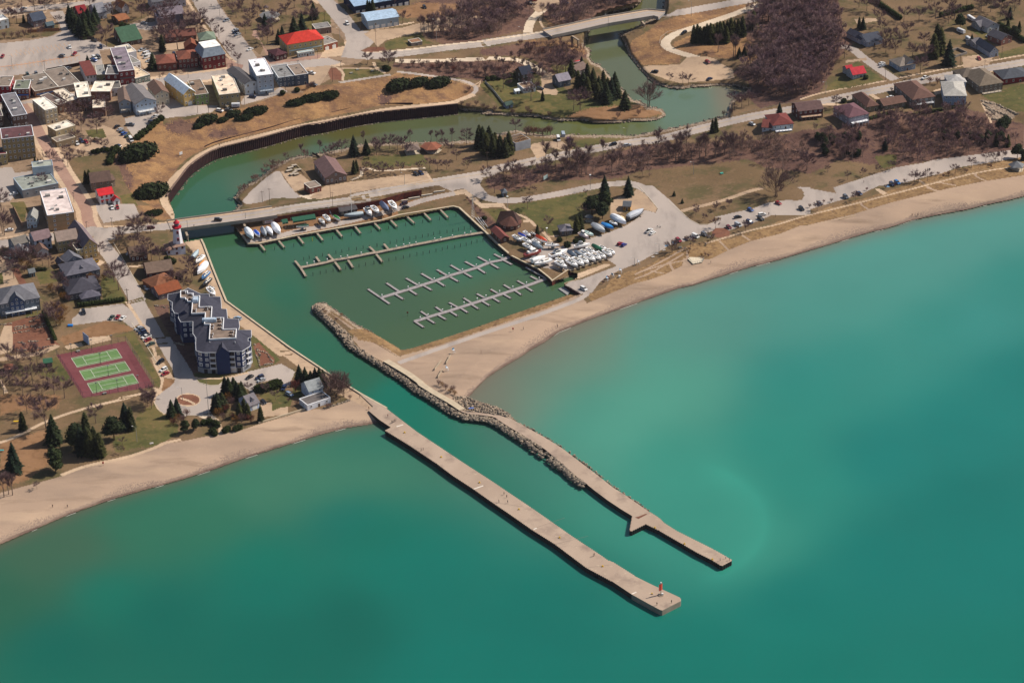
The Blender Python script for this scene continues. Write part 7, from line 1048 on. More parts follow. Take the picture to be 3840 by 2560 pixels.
# PLANTS
def trow(kind,h,place,coords,cat='tree',sing=None,sx=1.0):
 """a set of look-alike plants: labels tell them apart by their order from left to right"""
 pts=sorted(P(coords));ks=kind.split(',');n=len(pts);sing=sing or {'b':'bare tree','t':'tall thin bare tree','w':'wide bare tree','s':'bare shrub','r':'reddish bare shrub','y':'golden-brown shrub','c':'dark spruce','k':'tall cedar','p':'spreading pine','j':'low juniper','h':'round evergreen bush'}[kind[0]]
 for i,q in enumerate(pts):
  lab=sing+' '+place+('' if n==1 else ', '+(('left','right')[i]+' one' if n==2 else nth(i,n)))
  tree(q,ks[i%len(ks)],h*random.uniform(.88,1.12),lab,(sing+'s '+place) if n>1 else None,'tree' if cat=='tree' and kind[0] not in 'srjhy' else 'shrub',sx=sx)
BK='b0,b1,b2,b3,b4';TK='t0,t1,t2'
for kind,h,place,co_ in [(BK,12,"along the top left street","a 235,320 625,150 940,100 130,330 480,150 760,60"),(BK,16,"at the corner of the striped parking lot","a 1470,645"),(BK,7,"along the board fence above the parking lot","a 570,500 800,330 1400,640"),('c0,c1,c2',13,"in the grove beside the parking lot drive","a 960,300 1010,380 1060,450 1110,505 1180,520 1250,480 1300,410 1320,330 1170,420 1230,390"),('c0',9,"at the end of the flat-roofed shops","a 1215,930"),('c2,k0',12,"left of the library","a 2110,960 2240,720"),('k0',6,"by the slate blue roof house","a 330,320"),('s0,s1',5,"behind the parking lot fence","a 60,530 160,520 250,525 340,500 420,470"),('h0',3.6,"beside the green shed roof building","a 1690,385 1750,395"),(BK,20,"towering over the library yard","b 245,682"),(BK,8,"along the pavement of the wide street","b 470,80 590,250 700,400 815,520 915,700 1075,870 990,760"),(BK,13,"in yards behind the library","b 20,330 120,260 150,480 60,560 400,460 560,440"),(BK,11,"scattered in the town park","b 900,90 1000,60 1130,170 1300,120 1180,470 1345,235 1560,470 1740,210 1850,110 1930,340 2030,200 1480,610 1600,330 2100,340 1240,330 1050,250 1420,560"),('c0,c1',11,"in the town park","b 1450,395 1640,605 1690,560 1850,460 1960,400 2120,260"),('s2,r0',3,"in the library garden","b 40,1050 220,1030 330,1010"),('h0',2.6,"below the slate building","b 1890,1262 1690,1300"),('s0',4,"by the hillside lane","b 2100,1200 2040,1230"),('k0,c1',10,"in front of the navy building","c 690,190 730,195 660,180"),(BK,9,"near the pale blue barn","c 1145,320 900,90 1030,90"),(BK,10,"beside the little park","c 655,890 950,900 930,960"),(TK,14,"among brush by the high road","c 1395,470 1440,455 1500,440 1530,420 1560,470 1700,470"),('h0',3,"at the top of the slope path","c 930,975 900,960"),(BK,13,"over the lane at the town's lower edge","g 1340,445"),(BK,9,"around the lane parking lots","g 1430,690 930,785 1050,560 1120,420 960,420 2215,230"),(BK,9,"beside the brick-paved street","g 700,872 940,905 590,1170"),('k0,k1',9,"beside the taupe house","g 1185,1135 1235,1135"),('k0',5,"in front of the tan hotel","g 485,870 530,895 567,897"),('s1,s0',4,"between lot and lawn","g 1090,740 1150,750 1000,730 1250,600"),('h0',2.6,"in the hedge below the gravel lot","g 1290,715 1350,710 1410,690 1480,690 1550,670 1610,655"),('h0',3.4,"in the dark hedge along the slope top","g 1510,860 1530,810 1550,760 1580,710 1610,690 1900,520 1950,480 2000,440 2060,390 2110,350 2160,300 2220,260"),(BK,14,"at the left edge beside the gravel drive","m 40,420 70,450 g 20,1500"),(BK,15,"at the lot corner near the lighthouse","m 2260,510"),(BK,9,"near the street crossing","m 1950,620 2010,500 1630,765"),(BK,8,"behind the inn","m 800,975"),(BK,14,"beside the long bungalow","m 1868,1210 1940,1340"),('y0,s0',5,"in the gardens of the slate-roofed houses","m 830,1360 920,1400 1040,1500 1120,1530 400,1040 460,980 530,960 1500,1190 1600,1200 350,930 1700,1180"),(BK,11,"around the lighthouse lawn","n 70,500 285,405 300,860 435,885 200,730"),('s1',3.5,"between the red-brown roofs and the quay boats","n 880,1230 930,1250 700,1300 900,740 940,760"),('h0',3,"on the keeper's lawn","n 750,1160 560,860 640,900"),('y0',8,"beside the charcoal-roofed house drive","t 880,470 920,360 860,330"),(BK,12,"in the park left of the tennis courts","t 560,1080 340,1500 620,1560 950,1540 x 400,275"),(BK,17,"by the park path fork","x 680,495"),(BK,12,"between pines by the park path","x 1412,415"),(BK,8,"in the park beside the roundabout","x 2230,200 2150,170 v 60,800 120,780"),(TK,14,"on the beach edge at far left","x 130,1460 185,1472 60,1500"),(BK,4.5,"along the beach promenade","x 545,1385 1780,865 1800,725"),('k0',11,"near the yellow play equipment","x 340,520"),('c1',18,"rising over the park's pines","x 790,705"),('c0',17,"at the lower left corner","x 210,1120"),('k0,k1',14,"in the park's evergreen belt","x 1270,620 1330,900 1480,905 1930,510 1400,860"),('c0,c2',14,"in the park's evergreen belt","x 1850,490 1200,860 1290,850"),('p0',12,"in the park's evergreen belt","x 1680,660 1130,800"),('p1',11,"above the promenade","x 820,1125"),('c1,c0',9,"at the lower side of the roundabout","v 455,965 545,935"),('p1,p0',6.5,"beside the beach path","v 680,1235 850,1190"),('h0',2.8,"along the beach path","v 980,1090 1060,1080 1150,1100 1190,1130 1120,1230 1160,1270 1330,1220 1370,1190 1500,1190 1560,1170"),('c0,c1,c2',10,"between roundabout and white garage","v 1390,610 1470,570 1600,630 1570,700 1520,650 1160,870 1210,885 1290,850 1330,600"),('k1,k0',9,"beside the white garage","v 1560,970 1640,930 1700,990 1910,1045"),('r0,y0,s0',5,"in the brush below the spruces","v 1380,700 1430,780 1450,1000 1600,1060 1300,1030 1750,1070 1350,900 1500,1080 1220,960 560,1040 700,960 620,1090 480,1100"),('h0',4,"in the clipped hedge by the parking","v 1860,550 1920,545 1980,540 2040,520 2100,500 2160,480 2200,470"),(BK,6,"by the white garage garden","v 1980,580 1700,580 2150,690"),('c0,c1,c2',10,"behind the white cottage","w 300,965 365,985 425,1005 475,1010 522,1012 560,1005"),('r0',8,"left of the cottage spruces","w 255,1065"),('w0,w1',10,"at the quay end beside the cottage","w 640,1070 700,1130 780,1120 740,1060"),('s2',3,"below the cottage spruces","w 640,1240 600,1250 180,1180 270,1220 850,1150"),('s0,y0',2.4,"on the rock spit","w 580,220 560,200 760,250 700,300"),('s2,y0',3.5,"at the breakwater's beach end","y 720,130 760,145 800,180 850,215 900,240 880,200"),(BK,10,"along the river park shore","i 130,800 780,740 825,685 960,655 1070,695 1140,655 200,760 300,720"),(BK,12,"beside the cedar clump in the river park","i 2020,595"),(BK,7,"dotted over the river park lawn","i 1765,705 1880,812 1510,930 1370,952 1620,955 1745,940 2030,930 970,1012 740,995 825,1032 872,980 1110,990 600,1050 640,962 1220,720 1700,640"),('c0',13,"tallest in the river park","i 470,745"),('c1',9,"right of the tallest river park spruce","i 640,725"),('k0',8,"behind the community hall","i 505,965 470,1000"),(TK,10,"on the river park bank","i 600,565 1240,565 1530,565 1680,565 1612,565 1820,560 h 2210,730 1950,750"),('k0,k1,c2',14,"in the clump by the roofless house","i 2200,600 2260,640 j -20,655 40,650 130,610 210,690 280,745 350,770 400,730 180,770 90,740"),(BK,10,"behind the roofless house","j 490,425"),('r0,s1,s0',6,"along the river beside the gravel drive","j 680,465 740,470 800,465 860,475 920,465 970,450 640,470 600,600"),(TK,17,"on the verge between the two roads","j 910,885 1040,950 1170,1012 1200,905 1240,855 1340,1035 1400,1005 1460,1005 1500,885 1320,900 1700,800 1820,980 1920,960"),(BK,10,"on the verge between the two roads","j 200,1262 450,1010 520,1090 700,1192 100,1080 330,1060 860,1050"),(TK,17,"along the lower edge of the bluff","k 385,832 490,825 535,825 575,760 820,785 905,760 1040,785 1170,740 1240,785 1290,700 640,640 250,700"),('k0',9,"standing alone beside the bluff road","k 1000,435 1042,425"),('c0',9,"beside the road opposite the river mouth","k 1920,195"),('c2',3.4,"on the brown park lawn","k 470,1305 582,1405"),('w1',17,"dominating the beach park lawn","k 1870,1310"),(BK,5,"on the strip by the footpath","k 1050,1490 1225,1445 770,1530 r 1000,385 1325,312 1540,242 1150,472"),(BK,11,"at the foot of the bluff","k 2300,955 l 70,665"),(BK,5.5,"on the lawn beside the beach road","l 660,730 820,692 970,655 500,768 290,690"),(BK,7,"along the beach boardwalk","l 180,1095 580,992 1340,782 1200,795 1240,800 1630,702 1800,642 1950,582 2115,572 2050,590 r 1810,640 910,905 1320,592 1240,830"),('w0',8,"at the beach parking entrance","r 612,985"),('c0',8,"on the bluff path","l 890,455"),('k1,p0',8,"near the gazebo at the right edge","l 2280,545 2342,565 2100,400 2060,410 2180,420"),('s0,y0',2.2,"in the dune planting","r 1150,1040 900,960 880,1020 1200,1060 1090,1050 1680,600 1200,830 q 1660,1500"),('s1,r0',2.6,"in beds along the boardwalk","l 700,880 900,860 1000,840 1100,800 1450,720 1500,740 1560,720 330,1000 250,1010 l 100,1060 1750,690 2000,640"),('c0',11.5,"inside the road bend, darkest pair","j 1718,1292 2045,1302"),('p0,p1',10,"beside the boat yard","q 1545,312 1480,372 1700,302 1650,440"),('k1,k0',10,"behind the washroom","q 1230,655 1300,630"),('k0',7,"beside the sailboats","q 590,705"),(BK,7.5,"on the marina lawn","q 775,595 430,275 1340,395"),('h0',2.8,"around the wooden pole","q 1080,890 950,805 1215,825 1310,825"),(BK,4,"by the park road junction","j 1455,1290 745,1255"),('h0',2.4,"on the planted bank behind the marina","p 1900,450 2080,700 2230,760"),('s1',2.2,"on the planted bank behind the marina","p 1620,120 1680,180 1760,260 1830,330 1930,500 2050,560"),('k0',6,"left of the red covered boat","d 1225,875"),('c0',8,"right of the red covered boat","d 1400,935"),('k0,k1,c1',13,"in the riverside grove","d 1260,1065 1480,1125 1560,1255 1640,1285 1700,1225 1760,1330 1620,1380 1420,1250 1350,1240 1480,1330 1560,1180"),('c1,c0',16,"at the grove's river end","d 1810,1365 1860,1340 1740,1420"),('c2',14,"alone on the peninsula lawn","d 2000,1495"),('k0',7,"below the drive","d 865,1390"),(BK,14,"on the peninsula lawns","d 320,1225 820,1185 1290,1525 1380,1530 1065,1010 705,1390 1180,1010"),(BK,12,"beside the lane to the high road","d 460,255 150,380 100,300 690,200"),('w0',14,"leaning at the tip of the peninsula","e 120,1450"),(TK,9,"lining the dirt lane","d 80,1065 165,1065 220,905 320,955 430,860 480,935 540,880 590,985 665,980 740,1020 c 1750,980 2080,1010 2280,1060"),('s0,r0',5,"in brush along the dirt lane","c 1130,900 1280,920 1400,930 1550,960 1650,960 1850,1000 2000,960 2150,1040 d 60,1000 260,1000 380,980 560,620 700,720 850,740 1000,760 1100,830 1200,700 950,820 1040,900"),('s1',4,"on the lower river bank","c 2050,1260 i 1950,60 2050,100 2150,60 2250,100 j 100,120 200,140 450,180 650,150 700,180 950,210 1900,230 2180,190"),('h0',3,"in the long dark hedge of the peninsula","d 100,1110 180,1100 260,1090 340,1075 420,1060 500,1055 740,1010 700,1020"),('k0,k1',13,"in the dark stand inside the hooked road","e 740,600 790,590 830,600 880,595 920,600 970,600 1010,580 1060,560 1100,550 1150,530 1200,520 1250,530 1300,520 1350,510 1410,500 1120,590 1190,590 1560,420"),('c1',6.5,"by the gravel riverside lot","e 1365,795 1440,765 1540,745"),('k0',8,"at the wood's edge by the gravel lot","e 1640,875"),(TK,16,"in front of the dark stand","e 1075,720 1290,800 1310,790 1480,835 1595,725 1745,875"),(BK,7,"on the gravel lot's river edge","e 410,1125 590,1155 670,1165 1370,1110 1500,1120"),('s2,s1',3.5,"at the reedy river corner","e 1400,1380 1500,1330 1620,1340 1700,1300 k 1150,200 1250,170"),(BK,11,"among the upper right gardens","f 465,615 1090,235 1180,605 1000,565 1130,385 900,560 950,430 1250,230 700,120 860,350 1560,250 1750,60 2000,130 2150,250 2300,60"),(BK,14,"beside the pale blue gabled house","f 1262,782"),('k1,k0',18,"rising between the gardens","f 1400,610 1430,560 1470,570"),('c0',16,"left of the open foundation","f 1560,685"),('k0,c0,p0',8,"in the back gardens near the top right","f 1680,300 1690,250 2180,320 2250,400 2200,200 2300,340 2120,60 1800,480 620,300 660,310"),('h0',3,"by the road in front of brown roofs","f 1070,930 1110,915 1145,922 1210,925 460,1075 690,830"),('r0',5,"at the paved forecourt","f 1365,880 1442,885"),(BK,9,"between the bluff houses","f 400,1295 1220,1190 380,1130"),('p0',9,"on the bluff below the rock garden","f 2150,1380 2100,1400"),('s0,s1',2.5,"along roadside driveways","f 500,1040 640,1010 370,1140 960,960"),(BK,11,"between the houses at the top of town","a 300,30 820,30 1060,30 1240,120 1600,60 1560,230 1880,60 1920,150 1950,250 2050,300 2250,420 2300,250 2340,380 2180,560 2260,620 2330,520 b 60,60 180,140 300,30 420,330 520,470"),(BK,9,"in the shop backyards","g 900,160 980,200 1020,270 1130,150 1200,110 1300,170 1420,130 1500,240 1080,330 1400,60 860,60"),(BK,11,"in gardens at the left edge","m 20,900 120,1000 300,960 380,900 480,930 230,1150 t 720,430 780,350 830,480 120,1000 260,1130 150,1330 480,1330 700,1330 800,1480 60,1500 450,1000"),(BK,9,"among the lower gardens","m 1080,1380 960,1290 700,950 1260,780 n 20,620 130,860 620,1250 820,1280 960,1150 900,1010 v 60,720"),(BK,12,"behind the upper right gardens","f 620,80 780,130 840,260 1350,90 1420,200 1560,130 1620,200 1900,120 1960,60 2100,180 2050,20 2250,120 1060,480 900,480 1300,500 1320,650"),(BK,11,"at the wood's lower edge","f 150,940 230,880 280,800 330,700 350,560 400,460 60,980 k 1500,60 1400,90 1300,120 e 1900,1150 1800,1250 2000,1300 1600,1180"),]:trow(kind,h,place,co_)
for q_,s_,sy,lab in (("c 1075,1215",2.3,1,"darkest tallest juniper clump near the top of the slope"),("c 1350,1170",1.9,.8,"left of the two oval junipers on the slope"),("c 1620,1185",2.3,.7,"right of the two oval junipers on the slope"),("g 1890,770",3.3,.9,"largest round juniper clump at the left end of the slope"),("g 2075,1300",2.9,.9,"tall oval juniper clump above the walkway's first bend"),("h 640,290",1.9,.8,"juniper clump in the middle of the left slope"),("h 530,360",1.0,1,"small juniper below the middle clump"),("h 860,275",1.0,1,"small lone juniper between two big clumps"),("h 1000,200",1.4,.9,"left lobe of the long juniper mass on the slope")):
 o=inst('juniper_shrub',TP['j1'][1],None,G(P(q_)[0]),.4,(s_*1.05,s_*sy,s_));tag(o,lab,'shrub','junipers on the grassy slope')
for q_,s_,lab in (("h 1160,240",1.0,"lowest lobe of the long juniper mass"),("h 1320,150",1.25,"right lobe of the long juniper mass"),("b 1880,1430",1.1,"left end of the upper juniper band"),("b 2100,1370",1.3,"middle of the upper juniper band"),("b 2300,1330",1.2,"right part of the upper juniper band"),("c 120,1340",1.1,"right tip of the upper juniper band"),("n 330,100",.9,"juniper strip above the walkway near the bridge")):
 o=inst('juniper_shrub',TP['j0'][1],None,G(P(q_)[0]),.25,(s_,s_,s_*1.3));tag(o,lab,'shrub','junipers on the grassy slope')
def arr(me):
 V=np.array([v.co[:] for v in me.vertices]);F=np.array([p.vertices[:] for p in me.polygons if len(p.vertices)==4]);return V,F
LT=[bare_tree(200+i,spread=[.34,.24,.4][i%3],upright=.85,trunk_h=.25,nt=520,tw=.06) for i in range(4)];LS=[bare_tree(210+i,spread=.6,upright=.8,trunk_h=.05,nt=420,tw=.06,multi=2) for i in range(3)]
LTa=[(arr(a),arr(b)) for a,b in LT];LSa=[(arr(a),arr(b)) for a,b in LS]
def woods(polys,n,h0,h1,shr,name,label,c1,c2,seed,cat='woods'):
 r=random.Random(seed);Vs,Fs,Ms,k=[],[],[],0;L=[P(p) for p in polys];bb=[]
 for p in L:a=np.array(p);bb.append((a.min(0),a.max(0)))
 ar=[(b[1]-b[0]).prod() for b in bb];cnt=0
 while cnt<n:
  i=r.choices(range(len(L)),ar)[0];q=(r.uniform(bb[i][0][0],bb[i][1][0]),r.uniform(bb[i][0][1],bb[i][1][1]));poly=L[i];c=False
  for j in range(len(poly)):
   a,b=poly[j],poly[(j+1)%len(poly)]
   if (a[1]>q[1])!=(b[1]>q[1]) and q[0]<(b[0]-a[0])*(q[1]-a[1])/(b[1]-a[1])+a[0]:c=not c
  if not c:continue
  cnt+=1
  if CLS(q) in (0,ASPH,CONC,PALE):continue
  v=G(q);s=r.uniform(h0,h1)/10;src=LSa if r.random()<shr else LTa;(V1,F1),(V2,F2)=r.choice(src);
  if src is LSa:s*=.55
  a=r.uniform(0,6.28);ca_,sa_=math.cos(a)*s,math.sin(a)*s;tone=r.randrange(2)
  for V,F,m_ in ((V1,F1,2),(V2,F2,tone)):
   Vs.append(np.stack([V[:,0]*ca_-V[:,1]*sa_+v.x,V[:,0]*sa_+V[:,1]*ca_+v.y,V[:,2]*s+v.z],-1));Fs.append(F+k);Ms.append(np.full(len(F),m_));k+=len(V)
 me=np_mesh(name,np.concatenate(Vs),np.concatenate(Fs),[C(c1,'twig'),C(c2,'twig'),C('7a6a62','twig')],np.concatenate(Ms));tag(inst(name,me),label,cat,kind='stuff')
woods(["e 1500,180 2352,-200 f 350,-200 430,300 550,420 350,650 200,900 0,1040 e 2000,1330 1750,1300 1500,1080 1300,980 1700,800 1450,420"],560,9,14,.25,'leafless_wood','large leafless purple-brown wood right of the hooked road','7f666a','8c7472',1)
woods(["c 1450,440 1750,240 2352,0 d 520,0 600,200 500,330 180,500 0,530 c 2300,540 1750,560","d 860,230 1150,40 2300,-60 2200,60 1560,260 1300,330 1000,380"],330,8,12,.4,'leafless_wood','leafless woods above the high road and river','7e676a','8c756f',2)
woods(["k 0,620 900,560 1500,560 1800,520 2300,620 2352,980 1700,900 1500,780 0,880","j 2352,700 2352,1040 1900,1040 1200,1060 500,1180 250,1180 100,1090 900,920 1700,760"],300,5,10,.6,'bluff_brush','leafless brush and trees along the bluff between road and park','806866','90786e',3)
woods(["f 900,1250 1400,1180 1700,1170 1990,1300 l 2300,420 1700,510 1300,590 1000,600 900,480 750,130","l 150,280 700,300 720,480 600,580 350,560 150,480"],340,6,10,.45,'bluff_woods','dense reddish-brown woods on the bluff above the beach road','765c60','846a66',4)
woods(["d 560,700 1000,580 1380,660 1440,780 1150,1000 900,960 700,820","c 1050,900 2300,880 d 0,900 500,880 700,1000 400,1040 60,1080 c 1900,1060 1250,950"],230,4,8,.7,'lane_brush','leafless brush either side of the dirt lane','74595a','866b62',5)
woods(["h 1050,1200 1250,1050 1500,900 1700,820 2000,760 2150,740 2200,720 2200,760 1900,800 1640,930 1450,1040 1200,1230 1080,1330"],60,4,7,.6,'bank_brush','red-brown brush along the bank of the triangular lot','785858','8a6c60',6)
def leafy(polys,n,name,label,col,h,seed,cat='evergreens'):
 r=random.Random(seed);bl=[]
 for p in polys:
  L=P(p);a=np.array(L);lo,hi=a.min(0),a.max(0)
  for _ in range(n):q=(r.uniform(lo[0],hi[0]),r.uniform(lo[1],hi[1]));v=G(q);bl.append((v.x,v.y,v.z+h*.4,r.uniform(1.6,2.8),r.uniform(1.6,2.8),h*r.uniform(.5,.8)))
 me=leaf_cloud(seed,[(0,0,0,1,1,1)],4,.1,col) if not bl else None;nr=np.random.RandomState(seed);m=MB()
 lm=C(col,'leaf')
 for cx,cy,cz,rx,ry,rz in bl:
  k=150;d=nr.normal(0,1,(k,3));d/=np.linalg.norm(d,axis=1)[:,None];c=d*[rx,ry,rz]*nr.uniform(.75,1.1,(k,1))+[cx,cy,cz];u=np.cross(d,nr.normal(0,1,(k,3)));u/=np.linalg.norm(u,axis=1)[:,None];v=np.cross(d,u);s=.35*nr.uniform(.6,1.3,(k,1))
  q=np.stack([c-u*s-v*s,c+u*s-v*s,c+u*s+v*s,c-u*s+v*s],1).reshape(-1,3);m.add([tuple(x) for x in q],[(4*i,4*i+1,4*i+2,4*i+3) for i in range(k)],lm)
  m.loft([[(cx+rx*.8*math.cos(t)*math.sin(e),cy+ry*.8*math.sin(t)*math.sin(e),cz+rz*.8*math.cos(e)) for t in np.linspace(0,2*math.pi,9)[:-1]] for e in np.linspace(3,.15,6)],lm)
 tag(inst(name,m.mesh(name)),label,cat,kind='stuff')
leafy(["l 180,320 620,520"],13,'evergreen_brush','dark evergreens below the maroon-roofed house','26301c',5,31);leafy(["l 1470,320 1990,400"],10,'evergreen_brush','dark evergreens at the foot of the right bluff','2a301c',5,32)
hd=MB();
for i_,(q_,hh,wd_,lab) in enumerate((("m 1690,1560 2020,1500",2.6,2.0,"long clipped dark hedge beside the charcoal hip-roofed house"),("m 600,1030 735,1015",1.6,1.5,"short clipped hedge on the lawn beside the teal shed"),("t 640,300 820,720",2.2,1.6,"tall dark hedge down the side of the terraced garden"),("f 770,20 1050,210",3.5,3,"long dark hedge between the upper right gardens"),("f 1480,180 1800,100",3.5,3,"dark hedge row near the top right trailer"),("f 1260,1200 1700,1130",1.6,1.4,"low green hedge below the pale blue house"),("f 2090,280 2352,450",3.5,3,"dark hedge along the far right gardens"),("f 740,1250 960,1190",1.5,3,"green hedge strip below the brown bungalow"))):
 pts=P(q_)
 if i_==0:pts=P("t 1160,200 1810,115")
 a,b=G(pts[0]),G(pts[1]);n=int((b-a).length/(wd_*.7));bl=[((a.lerp(b,k/n)).x-a.x,(a.lerp(b,k/n)).y-a.y,hh*.5+(b.z-a.z)*k/n,wd_*.7,wd_*.6,hh*.62) for k in range(n+1)]
 o=inst('hedge',leaf_cloud(300+i_,bl,90*(n+1),.22,'2c3519',name='hedge'),None,a);tag(o,lab,'hedge')
